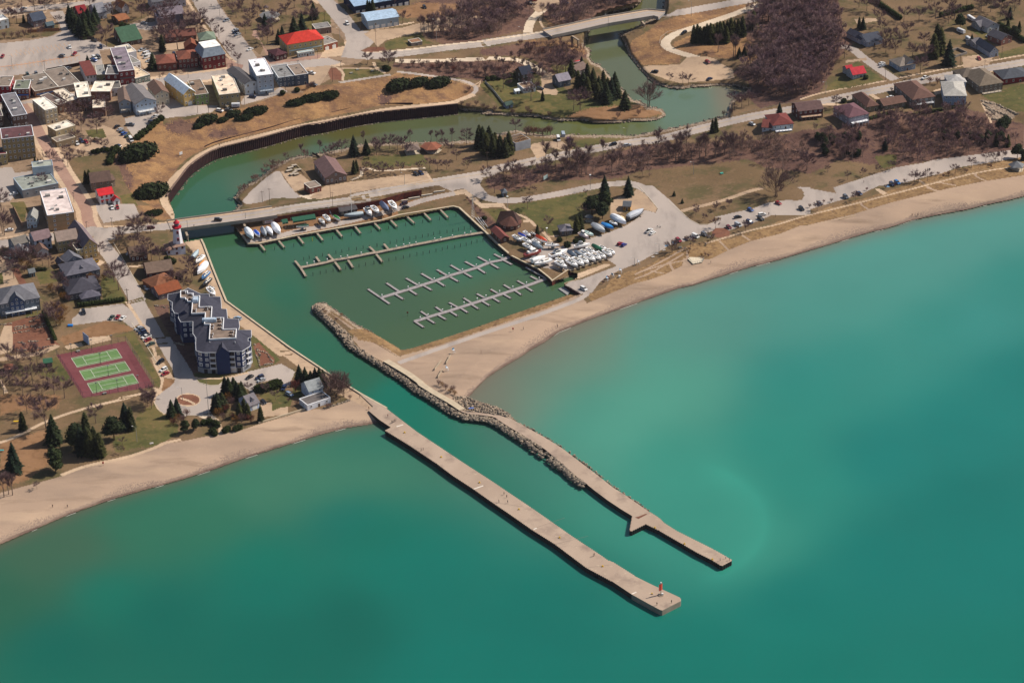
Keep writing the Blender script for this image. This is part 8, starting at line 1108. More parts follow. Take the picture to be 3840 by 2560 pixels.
# VEHICLES
W,K,RD,BL,GY,SV,NV,GN,TN='dcdcda','14161b','8e1c26','2b4f8f','5b5f66','a9adb2','1f2b4a','3a4a44','8a7a62'
for ln in """a 962,645 12,22 sedan W|white car alone among the painted bays of the parking lot
a 855,768 -24,-6 suv GY|dark grey SUV in the parking lot beside the red car
a 1028,738 -16,14 hatch RD|red car at the right end of the parking lot's bays
a 36,775 -10,14 hatch RD|red car at the left edge of the parking lot
a 700,962 -22,6 sedan K|black car behind the wide flat-roofed shops
a 858,930 22,-6 suv W|white car behind the wide flat-roofed shops
a 940,945 20,-6 suv GY|grey vehicle against the dark wall behind the shops
a 380,1028 10,16 suv GN|dark green car left of two behind the blue-signed shop
a 500,1015 10,16 suv GY|dark car right of two behind the blue-signed shop
a 450,1060 20,-4 hatch NV|navy car tight behind the mottled roof shop
a 1300,558 20,4 suv K|dark car under the spruces at the lot entrance
a 1390,645 8,20 suv NV|navy SUV beside the large bare corner tree
a 1300,792 18,10 suv W|white car in shade behind the purple-grey roof
a 1300,825 20,8 sedan BL|pale blue car in shade behind the purple-grey roof
a 1355,785 18,12 van GY|dark van with yellow trim by the small spruce
a 1955,690 -24,8 pickup SV|silver pickup at the top of the van row
a 2005,745 -24,8 bigvan W|upper white van of the pair by the library
a 2030,785 -24,8 bigvan W|lower white van of the pair by the library
a 2050,840 -20,6 sedan SV|silver car below the white vans
a 1988,315 20,4 sedan SV|silver car in the lot near the green roof
a 325,115 20,-4 sedan SV|pale car parked on the top left street
b 195,748 12,18 suv NV|dark blue car behind the library wing
b 225,800 12,14 hatch SV|silver car behind the library wing
b 915,282 -22,8 suv SV|silver SUV highest on the wide street
b 1035,412 -22,8 sedan SV|upper silver car of the cluster on the wide street
b 1045,445 -22,8 suv NV|dark car in the middle of the wide street cluster
b 1070,472 -22,8 sedan SV|lowest silver car of the wide street cluster
b 1240,680 -22,8 sedan W|white car parked alone nearer the junction
b 1275,1335 22,0 suv NV|dark SUV in front of the tall white block
b 2085,1005 24,4 pickup W|white pickup with dark bed at the gravel corner
b 2110,1165 22,4 pickup GY|grey pickup with trailer below the gravel corner
b 900,1455 18,8 pickup TN|rusty orange pickup beside the tan building
b 825,1522 22,4 suv W|white car at the hill edge below the green building
b 945,1510 22,4 sedan GY|grey car at the hill edge beside the tank trailer
c 375,322 14,18 suv W|white car driving on the street by the blue barn
c 1440,100 12,14 suv K|black car near the brush at the top
d 680,45 20,6 pickup K|black pickup in the top clearing lot
d 740,5 18,-2 suv RD|red car at the very top clearing lot
d 1175,38 20,4 suv NV|dark blue car under trees at the top
d 830,1222 22,4 suv K|black car beside the dark gambrel house
e 607,450 -24,12 suv K|black car driving on the hooked road
e 932,848 18,8 hatch RD|dark maroon car at the top of the gravel riverside lot
e 205,988 -26,-4 suv K|black SUV beside the river at the gravel lot
e 958,1085 24,-10 sedan NV|dark car at the river edge of the gravel lot
f 860,665 22,-6 sedan W|upper white car of the pair on the side street
f 870,688 22,-6 sedan SV|lower silver car of the pair on the side street
f 1315,815 -24,8 pickup W|white pickup driving on the bluff road
f 1880,615 16,16 hatch RD|red car on the bare dirt drive
f 947,1020 -24,2 sedan W|white car beside the brown bungalow
f 1985,385 18,6 sedan W|white car between the far right houses
f 700,670 0,1 hatch GN|
g 2140,205 -24,6 sedan W|white car in front of the pale blue gabled building
g 2092,287 22,4 suv NV|dark car by the slope-top hedge
g 1795,320 24,0 pickup GY|grey pickup in the lane lot
g 1612,345 20,-12 sedan K|black car at the top of the lane row
g 1655,385 20,-12 sedan SV|silver car second in the lane row
g 1680,412 20,-12 hatch GY|dark red-grey car third in the lane row
g 1708,445 20,-12 suv BL|bright blue car in the lane row
g 1752,480 18,-10 hatch GN|green car below the bright blue car
g 1805,530 12,18 bigvan W|white van at the end of the lane row
g 1332,530 -18,-6 van TN|tan minivan in the middle of the gravel lot
g 1186,555 14,12 hatch RD|dark red car beside the stone house
g 1120,545 14,12 suv NV|dark blue car left of the dark red one
g 1625,615 -16,-6 suv NV|dark car at the hedge corner of the gravel lot
g 1450,650 16,8 hatch K|dark car under the small bare tree
g 1060,575 10,14 pickup W|white truck in the stone house's shade
g 190,1272 -24,4 sedan W|white car behind the blue-grey building
g 1545,1460 6,16 sedan W|white car in front of the red-roofed white house
g 1618,1458 6,16 hatch RD|red car in front of the red-roofed white house
m 150,355 -26,2 sedan W|white car by the bare tree at the left edge
m 138,795 -26,6 suv W|white car on the left gravel drive
m 155,845 -26,6 sedan GN|dark green car on the left gravel drive
m 1530,872 -30,6 pickup c99a12|bright yellow pickup beside the inn
m 1150,1268 26,-2 suv SV|silver car between bungalow and charcoal-roofed house
m 2125,742 -20,4 sedan SV|silver car by the dark house near the lighthouse
n 1385,190 26,0 suv K|black SUV crossing the low bridge
n 285,320 26,-4 suv 5a2a2c|maroon SUV on the road left of the bridge
n 285,1165 -30,2 pickup K|black pickup by the brick building opposite the quay boats
n 280,1215 -26,8 suv K|black SUV second in the condominium-side row
n 240,1262 -26,10 suv SV|silver SUV third in the condominium-side row
n 265,1305 -26,10 sedan W|white car last in the condominium-side row
p 585,190 -28,8 suv 3a2226|dark maroon SUV on the marina lane
p 610,248 26,-6 sedan K|black car on the marina lane
i 1325,1005 16,10 suv K|left black SUV at the river park lot
i 1392,992 18,12 suv NV|right navy SUV at the river park lot
j 1835,592 -24,6 suv K|black SUV driving on the bluff road
j 2030,603 24,-4 suv SV|silver SUV following on the bluff road
j 1080,520 8,26 bigvan W|white truck at the roofless house drive
j 1222,525 10,16 hatch 5c1c50|purple car at the roofless house drive
k 1545,308 18,8 sedan SV|silver car at the red-brown roofed house
k 1908,1400 24,10 hatch RD|red car beneath the huge wide tree
k 1522,1492 22,10 hatch BL|blue car on the beach road
k 2225,1478 20,16 suv K|black car at the beach boardwalk's first bays
q 1935,840 22,-14 hatch RD|red car of the pair in the big lot
q 2000,860 22,-14 hatch 222c80|blue car of the pair in the big lot
s 2265,285 18,10 suv W|white SUV on the lane by the ramp corner
r 235,630 26,-14 pickup W|white pickup with an empty trailer in the big lot
r 290,665 24,-14 sedan W|white car beside the pickup in the big lot
r 718,785 22,16 suv RD|dark red SUV at the near end of the beach row
r 860,755 22,16 hatch TN|brownish car behind the bare tree in the beach row
r 993,718 24,12 van W|white minivan in the beach row
r 1138,688 24,14 suv GY|grey SUV right of the white minivan
r 1538,570 22,16 hatch 6a1424|maroon hatchback by the red planting bed
r 1688,535 24,14 van SV|silver minivan by the red planting bed
r 1875,485 24,10 suv NV|navy SUV behind the beach-row tree
r 1685,405 26,-4 sedan K|black car driving on the beach road
r 2060,435 22,12 suv K|black SUV beside the white SUV at the beach
r 2080,365 26,-4 suv W|white SUV at the beach row's upper end
l 480,945 18,14 suv GY|dark grey SUV in the far beach bays
l 622,908 18,10 sedan NV|navy car in the far beach bays
l 205,1015 14,12 hatch GY|grey car behind the boardwalk tree
l 965,812 16,14 suv NV|dark blue SUV of the far pair
l 1020,795 18,12 suv 2468a8|bright blue SUV of the far pair
t 1230,270 10,26 suv K|black SUV by the hedge-side stone steps
t 1640,350 -20,20 sedan GN|dark green car left in the hedge lot trio
t 1730,345 -18,26 sedan RD|red car middle in the hedge lot trio
t 1805,360 -26,20 sedan W|white car right in the hedge lot trio
t 2035,508 -26,10 sedan SV|silver car first in the street row by the courts
t 2068,535 -26,10 suv GY|grey SUV second in the street row by the courts
t 2095,570 -26,10 suv NV|dark blue SUV third in the street row by the courts
t 2130,600 -26,10 sedan K|black car fourth in the street row by the courts
t 2150,635 -26,10 pickup W|white pickup in the street row by the courts
t 2172,682 -26,10 hatch RD|red car sixth in the street row by the courts
t 2218,740 -26,10 sedan 3c5048|green-grey car last in the street row by the courts
u 270,1285 -26,16 suv K|black SUV parked below the lamp grass island
u 318,1415 -28,14 suv W|white SUV above the dark red car by the roundabout
u 345,1480 -28,12 sedan RD|dark red sedan nearest the roundabout
u 1725,1535 -26,14 sedan K|black car by the condominium's front drive
u 1890,1540 -26,10 suv NV|dark blue car right of the black one by the drive
v 1915,365 -26,10 sedan SV|silver car nearest the clipped hedge
v 2285,495 -10,16 suv NV|navy car in the cottage drive's shade
v 1950,722 18,14 hatch K|round black car beside the white garage
w 190,1095 20,10 suv 8a9ab0|pale blue SUV on the cottage drive
u 1530,580 -22,-6 suv 8fa4b8|pale blue car behind the condominium on the quay""".split('\n'):
 a_,lab=ln.split('|')
 if not lab:continue
 rg,ce,hd_,kd,cl=a_.split();s_=REG[rg][2];hx,hy=[float(t) for t in hd_.split(',')];cl=globals().get(cl,cl)
 zz=6.9 if lab.endswith('crossing the low bridge') else None
 car(P(rg+' '+ce)[0],(hx,hy),kd,cl,lab,None,z=zz)
def trailer(q,hd_,L,col,label,closed=True):
 c=G(P(q)[0]);c2=at(P(q)[0][0]+hd_[0],P(q)[0][1]+hd_[1],c.z);o=empty('trailer',c,math.atan2(c2.y-c.y,c2.x-c.x),label,'trailer');m=MB()
 if closed:
  rg=[[(x,-1.1,.5),(x,1.1,.5),(x,1.15,2.2),(x,.8,2.6),(x,-.8,2.6),(x,-1.15,2.2)] for x in (-L/2,L/2)];m.loft([[(x*.98,y*.9,z) for x,y,z in rg[0]]]+rg+[[(x*1.02,y*.85,z*.95) for x,y,z in rg[1]]],C(col,'gloss'));m.obj('body',o);w_=MB()
  for s_ in (-1,1):w_.box(-L*.3,L*.2,s_*1.13-.04,s_*1.13+.04,1.4,1.9,C(GLASS,'glass'))
  w_.obj('window_glass',o)
 else:
  for s_ in (-1,1):m.tube((-L/2,s_*.7,.5),(L/2,0,.5),.06,.06,C('70706e','metal'),4)
  for x in (-L*.4,-L*.1,L*.15):m.tube((x,-.7,.5),(x,.7,.5),.05,.05,C('70706e','metal'),4)
  m.obj('frame',o)
 for s_ in (-1,1):wm_=MB();wm_.tube((-.3,s_*1.0-.1,.33),(-.3,s_*1.0+.1,.33),.33,.33,C('15161a','paint'),10);wm_.obj('wheel',o)
trailer("f 1800,215",(14,9),8,'dcdcdc',"large white camping trailer on a lawn near the top right");trailer("f 1690,345",(14,6),6,'d4d4d4',"smaller white camper near the brick garage");trailer("j 1145,485",(5,20),5,'9aa6b4',"grey enclosed trailer beside the white truck");trailer("r 400,572",(16,-8),5,'',"empty boat trailer hitched behind the white pickup",False);trailer("b 1045,1475",(20,-1),5,'d6d8dc',"long white tank trailer beside the tan building");trailer("f 1770,430",(12,8),5,'cfd2d4',"white covered trailer by the pale garage")
# BOATS
for ln in """n 1065,690 970,805 tarp 5f6f7c 9fb0b8|grey shrink-covered boat first in the quay row by the lighthouse
n 1022,880 1150,768 sail dcdcda 2a3f6a|white sailboat second in the quay row by the lighthouse
n 1160,850 1070,955 sailtarp dcdcda c07a1c|sailboat under an orange-brown tarp in the quay row
n 1045,1075 1195,915 wrap e2e4ea e2e4ea|big white shrink-wrapped boat in the quay row
n 1118,1150 1238,1035 sail 3f6fa0 dcdcda|sailboat with a blue hull in the quay row
n 1138,1262 1268,1140 sail 1c1e24 e0dccc|sailboat with a black hull in the quay row
n 1340,1435 1218,1295 sail dcdcda 70757c|white sailboat at the lower end of the quay row
n 1310,1300 1250,1275 open c0c4c8 5a6068|little silver open boat above the last quay sailboat
o 298,760 192,622 wrap d8e0e6 d8e0e6|largest white wrapped boat at the bridge end of the quay
o 405,718 330,632 tarp dcdcda 2350b0|small boat with a bright blue cover by the bridge
o 508,708 448,592 sailtarp 6f747c 8d949c|narrow grey covered sailboat by the bridge
o 618,698 528,592 wrap e6e8ee e6e8ee|white wrapped boat left of the tallest wrapped one
o 738,678 632,545 wrap e6e8ee e6e8ee|rounded white wrapped boat beside the green shed tarp
o 1000,560 1215,540 sailtarp dcdcda 1f4a3a|large sailboat under a dark green cover beneath the canopy
o 1470,508 1388,430 sail dcdcda a9b0b8|small white sailboat just right of the green canopy
o 1565,472 1460,372 sail dcdcda 6a727a|white sailboat beside the steel stairs
o 1728,455 1622,382 tarp dcdcda 2a7a3a|white boat with a bright green cockpit cover
o 1780,395 2105,352 tarp 5f6f7c a9b6bc|long grey yacht with a grey winter cover and mast
o 2232,375 2135,268 cruiser dcdcda 3a4450|white cruiser with a dark top right of the grey yacht
p 180,335 62,225 sail dcdcda 30343a|white sailboat third from the right on the quay
p 335,315 218,182 sailtarp 4a4f5e 66708a|dark grey covered boat second from the right on the quay
p 465,288 360,152 sail dcdcda c0c8cc|white sailboat at the right end of the quay row
q 330,785 188,702 sail dcdcda e0dccc|white sailboat at the left end of the yard
q 412,738 282,668 sailtarp dcdcda 2a48b0|sailboat with a bright blue tarp in the yard
q 478,708 368,638 sail dcdcda c9ced2|white sailboat behind the blue-tarped one
q 498,828 338,742 sail dcdcda 3a3e44|white sailboat with dark cockpit below the blue-tarped one
q 642,838 502,765 sail dcdcda dcdcda|white sailboat between the orange tarp and grey cover
q 605,720 468,650 sail 4a3a34 c9b090|brown-hulled sailboat behind the orange tarp
q 750,818 575,722 sailtarp dcdcda d8502a|sailboat under a bright orange tarp
q 522,928 368,842 sail dcdcda e0dccc|white sailboat at the lawn's upper edge below the group
q 678,925 525,835 sailtarp 8a929a 8d9aa4|grey tarped boat right of the lawn sailboat
q 950,862 712,850 sail dcdcda dcdcda|white keelboat lying crosswise right of the orange tarp
q 655,960 375,1040 tug 7a2a24 dcdcda|white wheelhouse boat with a dark red bottom
q 625,1042 465,1092 sail dcdcda 8a929a|low white boat below the wheelhouse boat
q 718,1055 505,1130 wrap dcdcda dcdcda|white covered hull between two sailboats
q 545,1180 812,1098 sailmast dcdcda dcdcda|long white sailboat with a tall mast nearest the dark wall
q 1078,955 790,1050 cruiser dcdcda 2a3038|big white cruiser in the middle of the yard
q 1448,850 1190,885 cruiser dcdcda 70757c|big white cruiser behind the sailboat rows
q 1140,1100 962,1012 sail dcdcda 2a4090|white sailboat with a blue sail bag below the big cruiser
q 1032,1145 892,1070 sail dcdcda c8b890|short white sailboat left of the front row
q 1070,1228 888,1130 sail dcdcda e0dccc|front-most white sailboat by the brown grass
q 1245,1208 1072,1105 sail dcdcda 40454c|front-row sailboat with a long dark cockpit
q 1350,1188 1172,1070 sail dcdcda e0dccc|front-row sailboat third from its left end
q 1435,1162 1278,1042 sail dcdcda b8b0a0|front-row sailboat fourth from its left end
q 1540,1118 1362,1012 sail dcdcda 3a4a80|front-row sailboat fifth from its left end
q 1632,1092 1472,998 sail dcdcda c89a70|front-row sailboat sixth from its left end
q 1710,1070 1557,972 sail dcdcda dcdcda|front-row sailboat third from its right end
q 1810,1038 1662,938 sail dcdcda 4a4038|front-row sailboat second from its right end
q 1856,1002 1752,928 open dcdcda c0b8a8|small white boat at the front row's right end
q 1238,1062 1092,962 sailtarp 5a6470 6a7684|dark grey tarped boat in the second row
q 1348,1030 1205,962 sailtarp 9aa0a6 aab2b8|silver tarped boat in the second row
q 1455,1015 1302,938 sail dcdcda a9b0b8|second-row sailboat right of the silver tarp
q 1540,990 1388,902 sail dcdcda e0dccc|second-row sailboat left of the green-covered hull
q 1655,962 1490,862 tarp 1f4a38 1f5a40|boat hidden under a dark green cover
q 1718,928 1612,872 open dcdcda 8a8a80|small open boat right of the green-covered hull
q 1425,738 1268,662 cruiser e0d0d0 dcdcda|pinkish white cruiser in front of the washroom cedar
q 1502,702 1338,636 open b8d0cc 8aa8a8|pale aqua open boat beside the pinkish cruiser
q 1698,660 1490,530 tarp b0b4b8 b4b8bc|large light grey covered boat right of the cedars
q 1688,580 1545,518 tarp 70757c 8a9098|grey covered boat behind the light grey one
q 1828,590 1652,512 tarp 2a78c0 3a90d8|boat in a bright sky blue cover
q 1902,525 1775,468 open dcdcda 8a8a84|small white boat in front of the big white wrap
q 2035,515 1805,405 wrap dfe2e8 dfe2e8|huge white shrink-wrapped boat near the kiosk
q 2030,450 1945,392 wrap d8c8a0 dccba0|cream wrapped boat behind the huge white one
q 2325,305 2065,430 wrap 4f545e aab0ba|very long silver-wrapped vessel pointing up right
d 1290,850 1375,832 tarp dcdcda b02028|white boat with a red cover on the riverside lawn
f 1760,385 1790,395 tarp dcdcda dcdcda|small white boat behind the pale garage""".split('\n'):
 a_,lab=ln.split('|');rg,bo,st_,kd,hc,tc_=a_.split();grp='boats stored in the yard' if rg=='q' else 'boats stored on the quays'
 bt=boat(P(rg+' '+bo)[0],P(rg+' '+st_)[0],kd,hc,tc_,lab,grp)
 if 'long grey yacht' in lab:ms=MB();ms.tube((1,0,2.5),(1,0,18),.12,.08,C('f2f2f0','gloss'),6);ms.box(.96,1.04,-.9,.9,9,9.06,C('f2f2f0','gloss'));ms.box(.96,1.04,-.7,.7,13,13.06,C('f2f2f0','gloss'));ms.obj('mast',bt)
def canopy(q1,q2,d,h,label):
 M,w_=frame_of(P(q1)[0],P(q2)[0],d);o=empty('canopy',M.translation,M.to_euler().z,label,'canopy');x,y=w_/2,d/2;m=MB();g=C('14523c','tarp');m.add([(-x,-y,h),(x,-y,h),(x,0,h+1.4),(-x,0,h+1.4),(-x,y,h),(x,y,h),(-x,-y,h-.9),(x,-y,h-.9)],[(0,1,2,3),(3,2,5,4),(6,7,1,0),(0,3,4),(1,5,2)],g);m.obj('roof',o)
 for a in (-x,0,x):
  for b in (-y,y):m=MB();m.tube((a,b,0),(a,b,h),.06,.06,C('b0b0b0','metal'),4);m.obj('post',o)
canopy("o 960,600","o 1335,545",5.5,4.6,"long dark green boat canopy on posts over the quay");canopy("o 785,600","o 880,585",3.5,3.6,"small dark green peaked canopy near the wrapped boats")
# PEOPLE AND SMALL THINGS
for ln in """y 207,548 stand 2a2e3a 22242c|first of four people in dark clothes standing in a line on the broad pier|2.62
y 221,540 stand 30343e 22242c|second of four people in a line on the broad pier|2.62
y 234,533 walk 262a34 22242c|third of four people in a line on the broad pier|2.62
y 249,527 stand 2a2c34 22242c|last and farthest of four people in a line on the broad pier|2.62
y 160,480 stand 8a4a3a 3a3a44|person in reddish clothes standing alone beyond the line of four|2.62
y 529,852 walk 23262e 2a2c34|left of the couple walking on the broad pier near the beach|2.62
y 551,846 walk 2c2f38 23262e|right of the couple walking on the broad pier near the beach|2.62
z 746,605 walk 2e3038 23262e|farthest of four scattered walkers on the broad pier|2.62
z 785,648 stand 3a2628 23262e|walker in dark red top among the four on the broad pier|2.62
z 669,718 walk 1c1e26 23262e|leftmost of the four scattered walkers on the broad pier|2.62
z 799,726 walk 2c2f38 3a3a44|nearest of the four scattered walkers on the broad pier|2.62
A 78,738 stand 23262e 23262e|left of the pair standing on the outer half of the pier|2.62
A 91,733 stand 4a4c54 23262e|right of the pair standing on the outer half of the pier|2.62
A 826,1312 stand 5a5040 3a4030|person with raised rod at the near edge of the pier end|2.72
A 998,1285 stand 14161c 14161c|person in black at the far corner of the pier end|2.72
A 1636,765 stand c8ccd0 5a6068|person in white at the tip of the narrow pier|2.42
A 1570,790 stand 8a8c90 3a3a44|person bending at the tip of the narrow pier|2.42
A 1678,785 stand 1c1e26 23262e|person in black near the tip of the narrow pier|2.42
w 956,1140 stand 23262e 23262e|person in dark clothes on the quay walk near the beach
w 1055,1262 stand 8c2424 3a3a44|person in a red jacket at the root of the broad pier
h 824,620 walk 1c1e26 14161c|person walking near the first bend of the river walkway
h 1216,515 walk 1c1e26 14161c|person farther along the river walkway than the lone walker
i 255,230 walk 1c1e26 23262e|person on the river walkway behind the marina road
i 400,200 walk 3a3230 23262e|person on the river walkway farther right
i 1365,45 stand 14161c 23262e|person near the far end of the river walkway
n 992,312 walk 14161c 23262e|person walking on the near pavement of the low bridge|6.9
o 2000,150 walk 7a2428 2a2c34|person in a red top walking on the road pavement
q 30,275 stand 2a2226 23262e|person at the head of the chalet path
s 1632,715 stand 3a3428 2a2c34|person standing on the wide beach beside the red pole
s 1990,692 stand 1c1e26 23262e|person sitting low near the water on the wide beach
r 1243,1165 stand 2c2430 23262e|person on the beach right of the wooden deck
l 1176,1150 walk 3a2c34 2a2c34|left of two people on the far beach
l 1238,1150 walk 2c2430 2a2c34|right of two people on the far beach
x -1,-1 stand 0 0|
V 121,1165 stand 3a2c34 2a2c34|left of two people on the left beach
V 155,1165 walk 2c2430 2a2c34|right of two people on the left beach
b 706,90 stand 3a2c34 2a2c34|person crossing the wide street near the top
l 670,800 walk 5a3030 2a2c34|person on the beach road near the bright blue SUV
r 2300,410 stand 1c2030 23262e|left of two people beside the beach logs
r 2190,375 walk 23262e 2a2c34|right of two people beside the beach logs
m 2330,-9 walk 0 0|""".split('\n'):
 f_=ln.split('|')
 if not f_[1]:continue
 rg,q,ps,tp,bt_=f_[0].split();person(P(rg+' '+q)[0],ps,tp,bt_,f_[1],None,z=float(f_[2]) if len(f_)>2 else None)
def small(q,label,cat,name,parts,rz=0.0,z=None,group=None):
 v=G(P(q)[0]) if z is None else at(*P(q)[0],z);o=empty(name,v,rz,label,cat,group)
 for pn,bx,c,k in parts:
  m=MB()
  for b in bx:
   if len(b)==6:m.box(*b,C(c,k))
   else:m.tube(b[0:3],b[3:6],b[6],b[6],C(c,k),5)
  m.obj(pn,o)
BEN=[('seat',[(-.9,.9,-.25,.25,.42,.5)],'d8d0c8','wood'),('backrest',[(-.9,.9,.22,.3,.5,.95)],'d8d0c8','wood'),('leg',[(-.8,-.7,-.25,.3,0,.42)],'8a8a88','metal'),('leg',[(.7,.8,-.25,.3,0,.42)],'8a8a88','metal')]
for q,lab in (("v 125,1415","white bench on the lawn above the left beach promenade"),("x 2230,725","white bench near the promenade lamp"),("r 362,1020","white bench at the edge of the big lot above the dunes"),("r 480,962","wooden bench below the blue painted bays"),("r 300,1072","pale bench left of the white dune-side bench")):small(q,lab,'bench','bench',BEN,.3)
PIC=[('table_top',[(-.9,.9,-.4,.4,.72,.78)],'9a9a94','wood'),('seat',[(-.9,.9,-.85,-.6,.42,.47)],'9a9a94','wood'),('seat',[(-.9,.9,.6,.85,.42,.47)],'9a9a94','wood'),('leg',[(-.7,-.6,-.7,.7,0,.72)],'7a7a74','wood'),('leg',[(.6,.7,-.7,.7,0,.72)],'7a7a74','wood')]
for q,lab in (("c 515,968","picnic table at the top of the little hillside park"),("c 430,1015","picnic table in the middle of the little hillside park"),("c 722,985","picnic table at the right of the little hillside park"),("k 1125,1000","turquoise picnic table on the brown park lawn"),("r 1215,740","picnic table behind the grey SUV at the beach"),("r 740,915","picnic table behind the blue painted bays"),("t 1150,855","green picnic table inside the tennis fence"),("t 1540,1475","green table beside the near tennis fence")):small(q,lab,'picnic table','picnic_table',PIC if 'turq' not in lab else [(a,b,'4fb0a0',k) for a,b,c,k in PIC],.4)
LG=[('frame',[(-.6,-.6,0,-.45,-.4,2.0,.06),(.6,-.6,0,.45,-.4,2.0,.06),(-.6,.6,0,-.45,.4,2.0,.06),(.6,.6,0,.45,.4,2.0,.06),(-.6,-.6,1,.6,-.6,1,.05)],'d0d4d8','wood'),('seat',[(-.6,.6,-.5,.5,1.9,2.05)],'c8ccd0','wood'),('backrest',[(-.6,.6,.42,.5,2.05,3.0)],'5a88a8','paint')]
for q,lab in (("s 900,965","lifeguard chair on the wide beach beside the upper windbreak"),("s 830,1150","lifeguard chair on the wide beach beside the lower windbreak"),("q 1948,1325","lifeguard chair second from right on the dune verge"),("q 2240,1185","lifeguard chair alone beside the lot lamp"),("q 1818,1400","lifeguard chair third from right on the dune verge"),("q 1730,1455","lifeguard chair beside the dark red barrel")):small(q,lab,'lifeguard chair','lifeguard_chair',LG,random.uniform(0,3))
for a_,b_,lab in (("s 700,1145","s 772,1055","upper left slatted windbreak on the beach"),("s 822,1078","s 868,1000","upper right slatted windbreak on the beach"),("s 735,1225","s 785,1145","lower slatted windbreak on the beach")):
 a,b=G(P(a_)[0]),G(P(b_)[0]);d=b-a;o=empty('windbreak',a,math.atan2(d.y,d.x),lab,'windbreak','beach windbreaks');n=9
 for k in range(n):m=MB();x=d.length*k/(n-1);m.box(x-.12,x+.12,-.06,.06,-.1,1.5,C('a89a88','wood'));m.obj('post',o)
 m=MB()
 for z in (.2,.7,1.2):m.box(0,d.length,-.04,.04,z,z+.3,C('b5a690','wood'))
 m.obj('slats',o)
for q,lab in (("s 1523,735","red life ring post on the wide beach"),("x 1518,1040","red life ring post beside the left promenade"),("s 1188,970","thin red pole standing on the wide beach")):
 small(q,lab,'post','life_ring_post',[('pole',[(0,0,0,0,0,2.2,.07)],'6a2a20','wood')]+([('ring_box',[(-.4,.4,-.12,.12,1.2,2.1)],'a01c18','paint')] if 'thin' not in lab else []))
small("q 1735,1420","dark red round-topped bin among the lifeguard chairs",'bin','bin',[('body',[(0,0,0,0,0,1.6,.9)],'5a1c20','paint')]);small("q 1930,1395","white round tank on the dune verge",'tank','tank',[('body',[(0,0,0,0,0,1.2,.7)],'d8d8d8','gloss')])
small("j 905,1090","pale blue sign board standing at an angle by the brush",'sign','sign',[('panel',[(-2,2,-.08,.08,1.0,3.2)],'9ab0b0','paint'),('post',[(-1.7,0,0,-1.7,0,3,.1)],'5a5048','wood'),('post',[(1.7,0,0,1.7,0,3,.1)],'5a5048','wood')],.9)
small("h 290,745","small white sign alone on the golden slope",'sign','sign',[('panel',[(-1.1,1.1,-.06,.06,.5,2.2)],'e0e2e4','paint'),('post',[(-.8,0,0,-.8,0,2,.08)],'5a5048','wood'),('post',[(.8,0,0,.8,0,2,.08)],'5a5048','wood')],.7)
small("y 1080,402","small blue information board beside the breakwater rocks",'sign','sign',[('panel',[(-1.3,1.3,-.6,.6,1.0,1.15)],'5a6fa8','paint'),('post',[(-1,0,0,-1,0,1.0,.08)],'5a5048','wood'),('post',[(1,0,0,1,0,1.0,.08)],'5a5048','wood')],.2,z=2.4)
small("x 238,415","yellow play slide in the left park",'slide','play_slide',[('slide',[(-1.2,1.2,-.5,.5,.9,1.2)],'d8b020','gloss'),('leg',[(-1,0,0,-1,0,.9,.08)],'8a8a88','metal'),('leg',[(1,0,0,1,0,.9,.08)],'8a8a88','metal')]);small("x 15,835","turquoise play equipment at the left edge",'playground','play_structure',[('slide',[(-1.4,1.4,-.4,.4,.7,1.0)],'3aa8b0','gloss'),('leg',[(-1,0,0,-1,0,.9,.08)],'8a8a88','metal')]);small("t 1035,480","bright blue tarp bundle beside the hedge lot",'tarp','tarp_bundle',[('bundle',[(-1.3,1.3,-.8,.8,0,.8)],'1f7ac8','tarp'),('strap',[(-1.31,1.31,-.05,.05,.3,.83)],'1a1a1a','paint')])
a,b=G(P("r 870,1100")[0]),G(P("r 1120,1130")[0]);c_=G(P("r 960,1190")[0]);o=empty('viewing_deck',c_,0,"wooden viewing deck at the edge of the dunes above the beach",'deck');m=MB();dk=[G(q) for q in P("r 870,1110 950,1190 1100,1160 1130,1110 1060,1080 900,1080")];dk=[(v.x-c_.x,v.y-c_.y) for v in dk];m.prism(dk,-.5,.6,C('8a8070','wood'),C('c8bca6','wood'));m.obj('platform',o)
for k in range(6):
 p,q=Vector((*dk[k],.6)),Vector((*dk[(k+1)%6],.6))
 if k in (4,5):continue
 for t in np.linspace(0,1,5)[:-1]:m=MB();w_=p.lerp(q,t);m.tube(w_,w_+Vector((0,0,1.1)),.08,.08,C('7a8088','wood'),4);m.obj('post',o)
 m=MB();m.tube(p+Vector((0,0,1.1)),q+Vector((0,0,1.1)),.06,.06,C('7a8088','wood'),4);m.obj('rail',o)
def fence_line(q,h,step,label,col,solid=False,name='fence'):
 W_=[G(p) for p in P(q)];o=empty(name,W_[0],0,label,'fence');O_=W_[0];c=C(col,'wood');cnt=0
 for a,b in zip(W_[:-1],W_[1:]):
  n=max(1,int((b-a).length/step));rz=math.atan2(b.y-a.y,b.x-a.x)
  for k in range(n):
   if cnt<95:m=MB();p=a.lerp(b,k/n)-O_;m.tube(p-Vector((0,0,.2)),p+Vector((0,0,h)),.07,.07,c,4);m.obj('fence_post',o);cnt+=1
  m=MB();p,r_=a-O_,b-O_
  if solid:n_=Vector((math.cos(rz+1.57),math.sin(rz+1.57),0))*.04;m.add([p-n_,r_-n_,r_-n_+Vector((0,0,h)),p-n_+Vector((0,0,h)),p+n_,r_+n_,r_+n_+Vector((0,0,h)),p+n_+Vector((0,0,h))],[(0,1,2,3),(7,6,5,4),(3,2,6,7)],c);m.obj('fence_board',o)
  else:m.tube(p+Vector((0,0,h*.85)),r_+Vector((0,0,h*.85)),.05,.05,c,4);m.obj('rail',o)
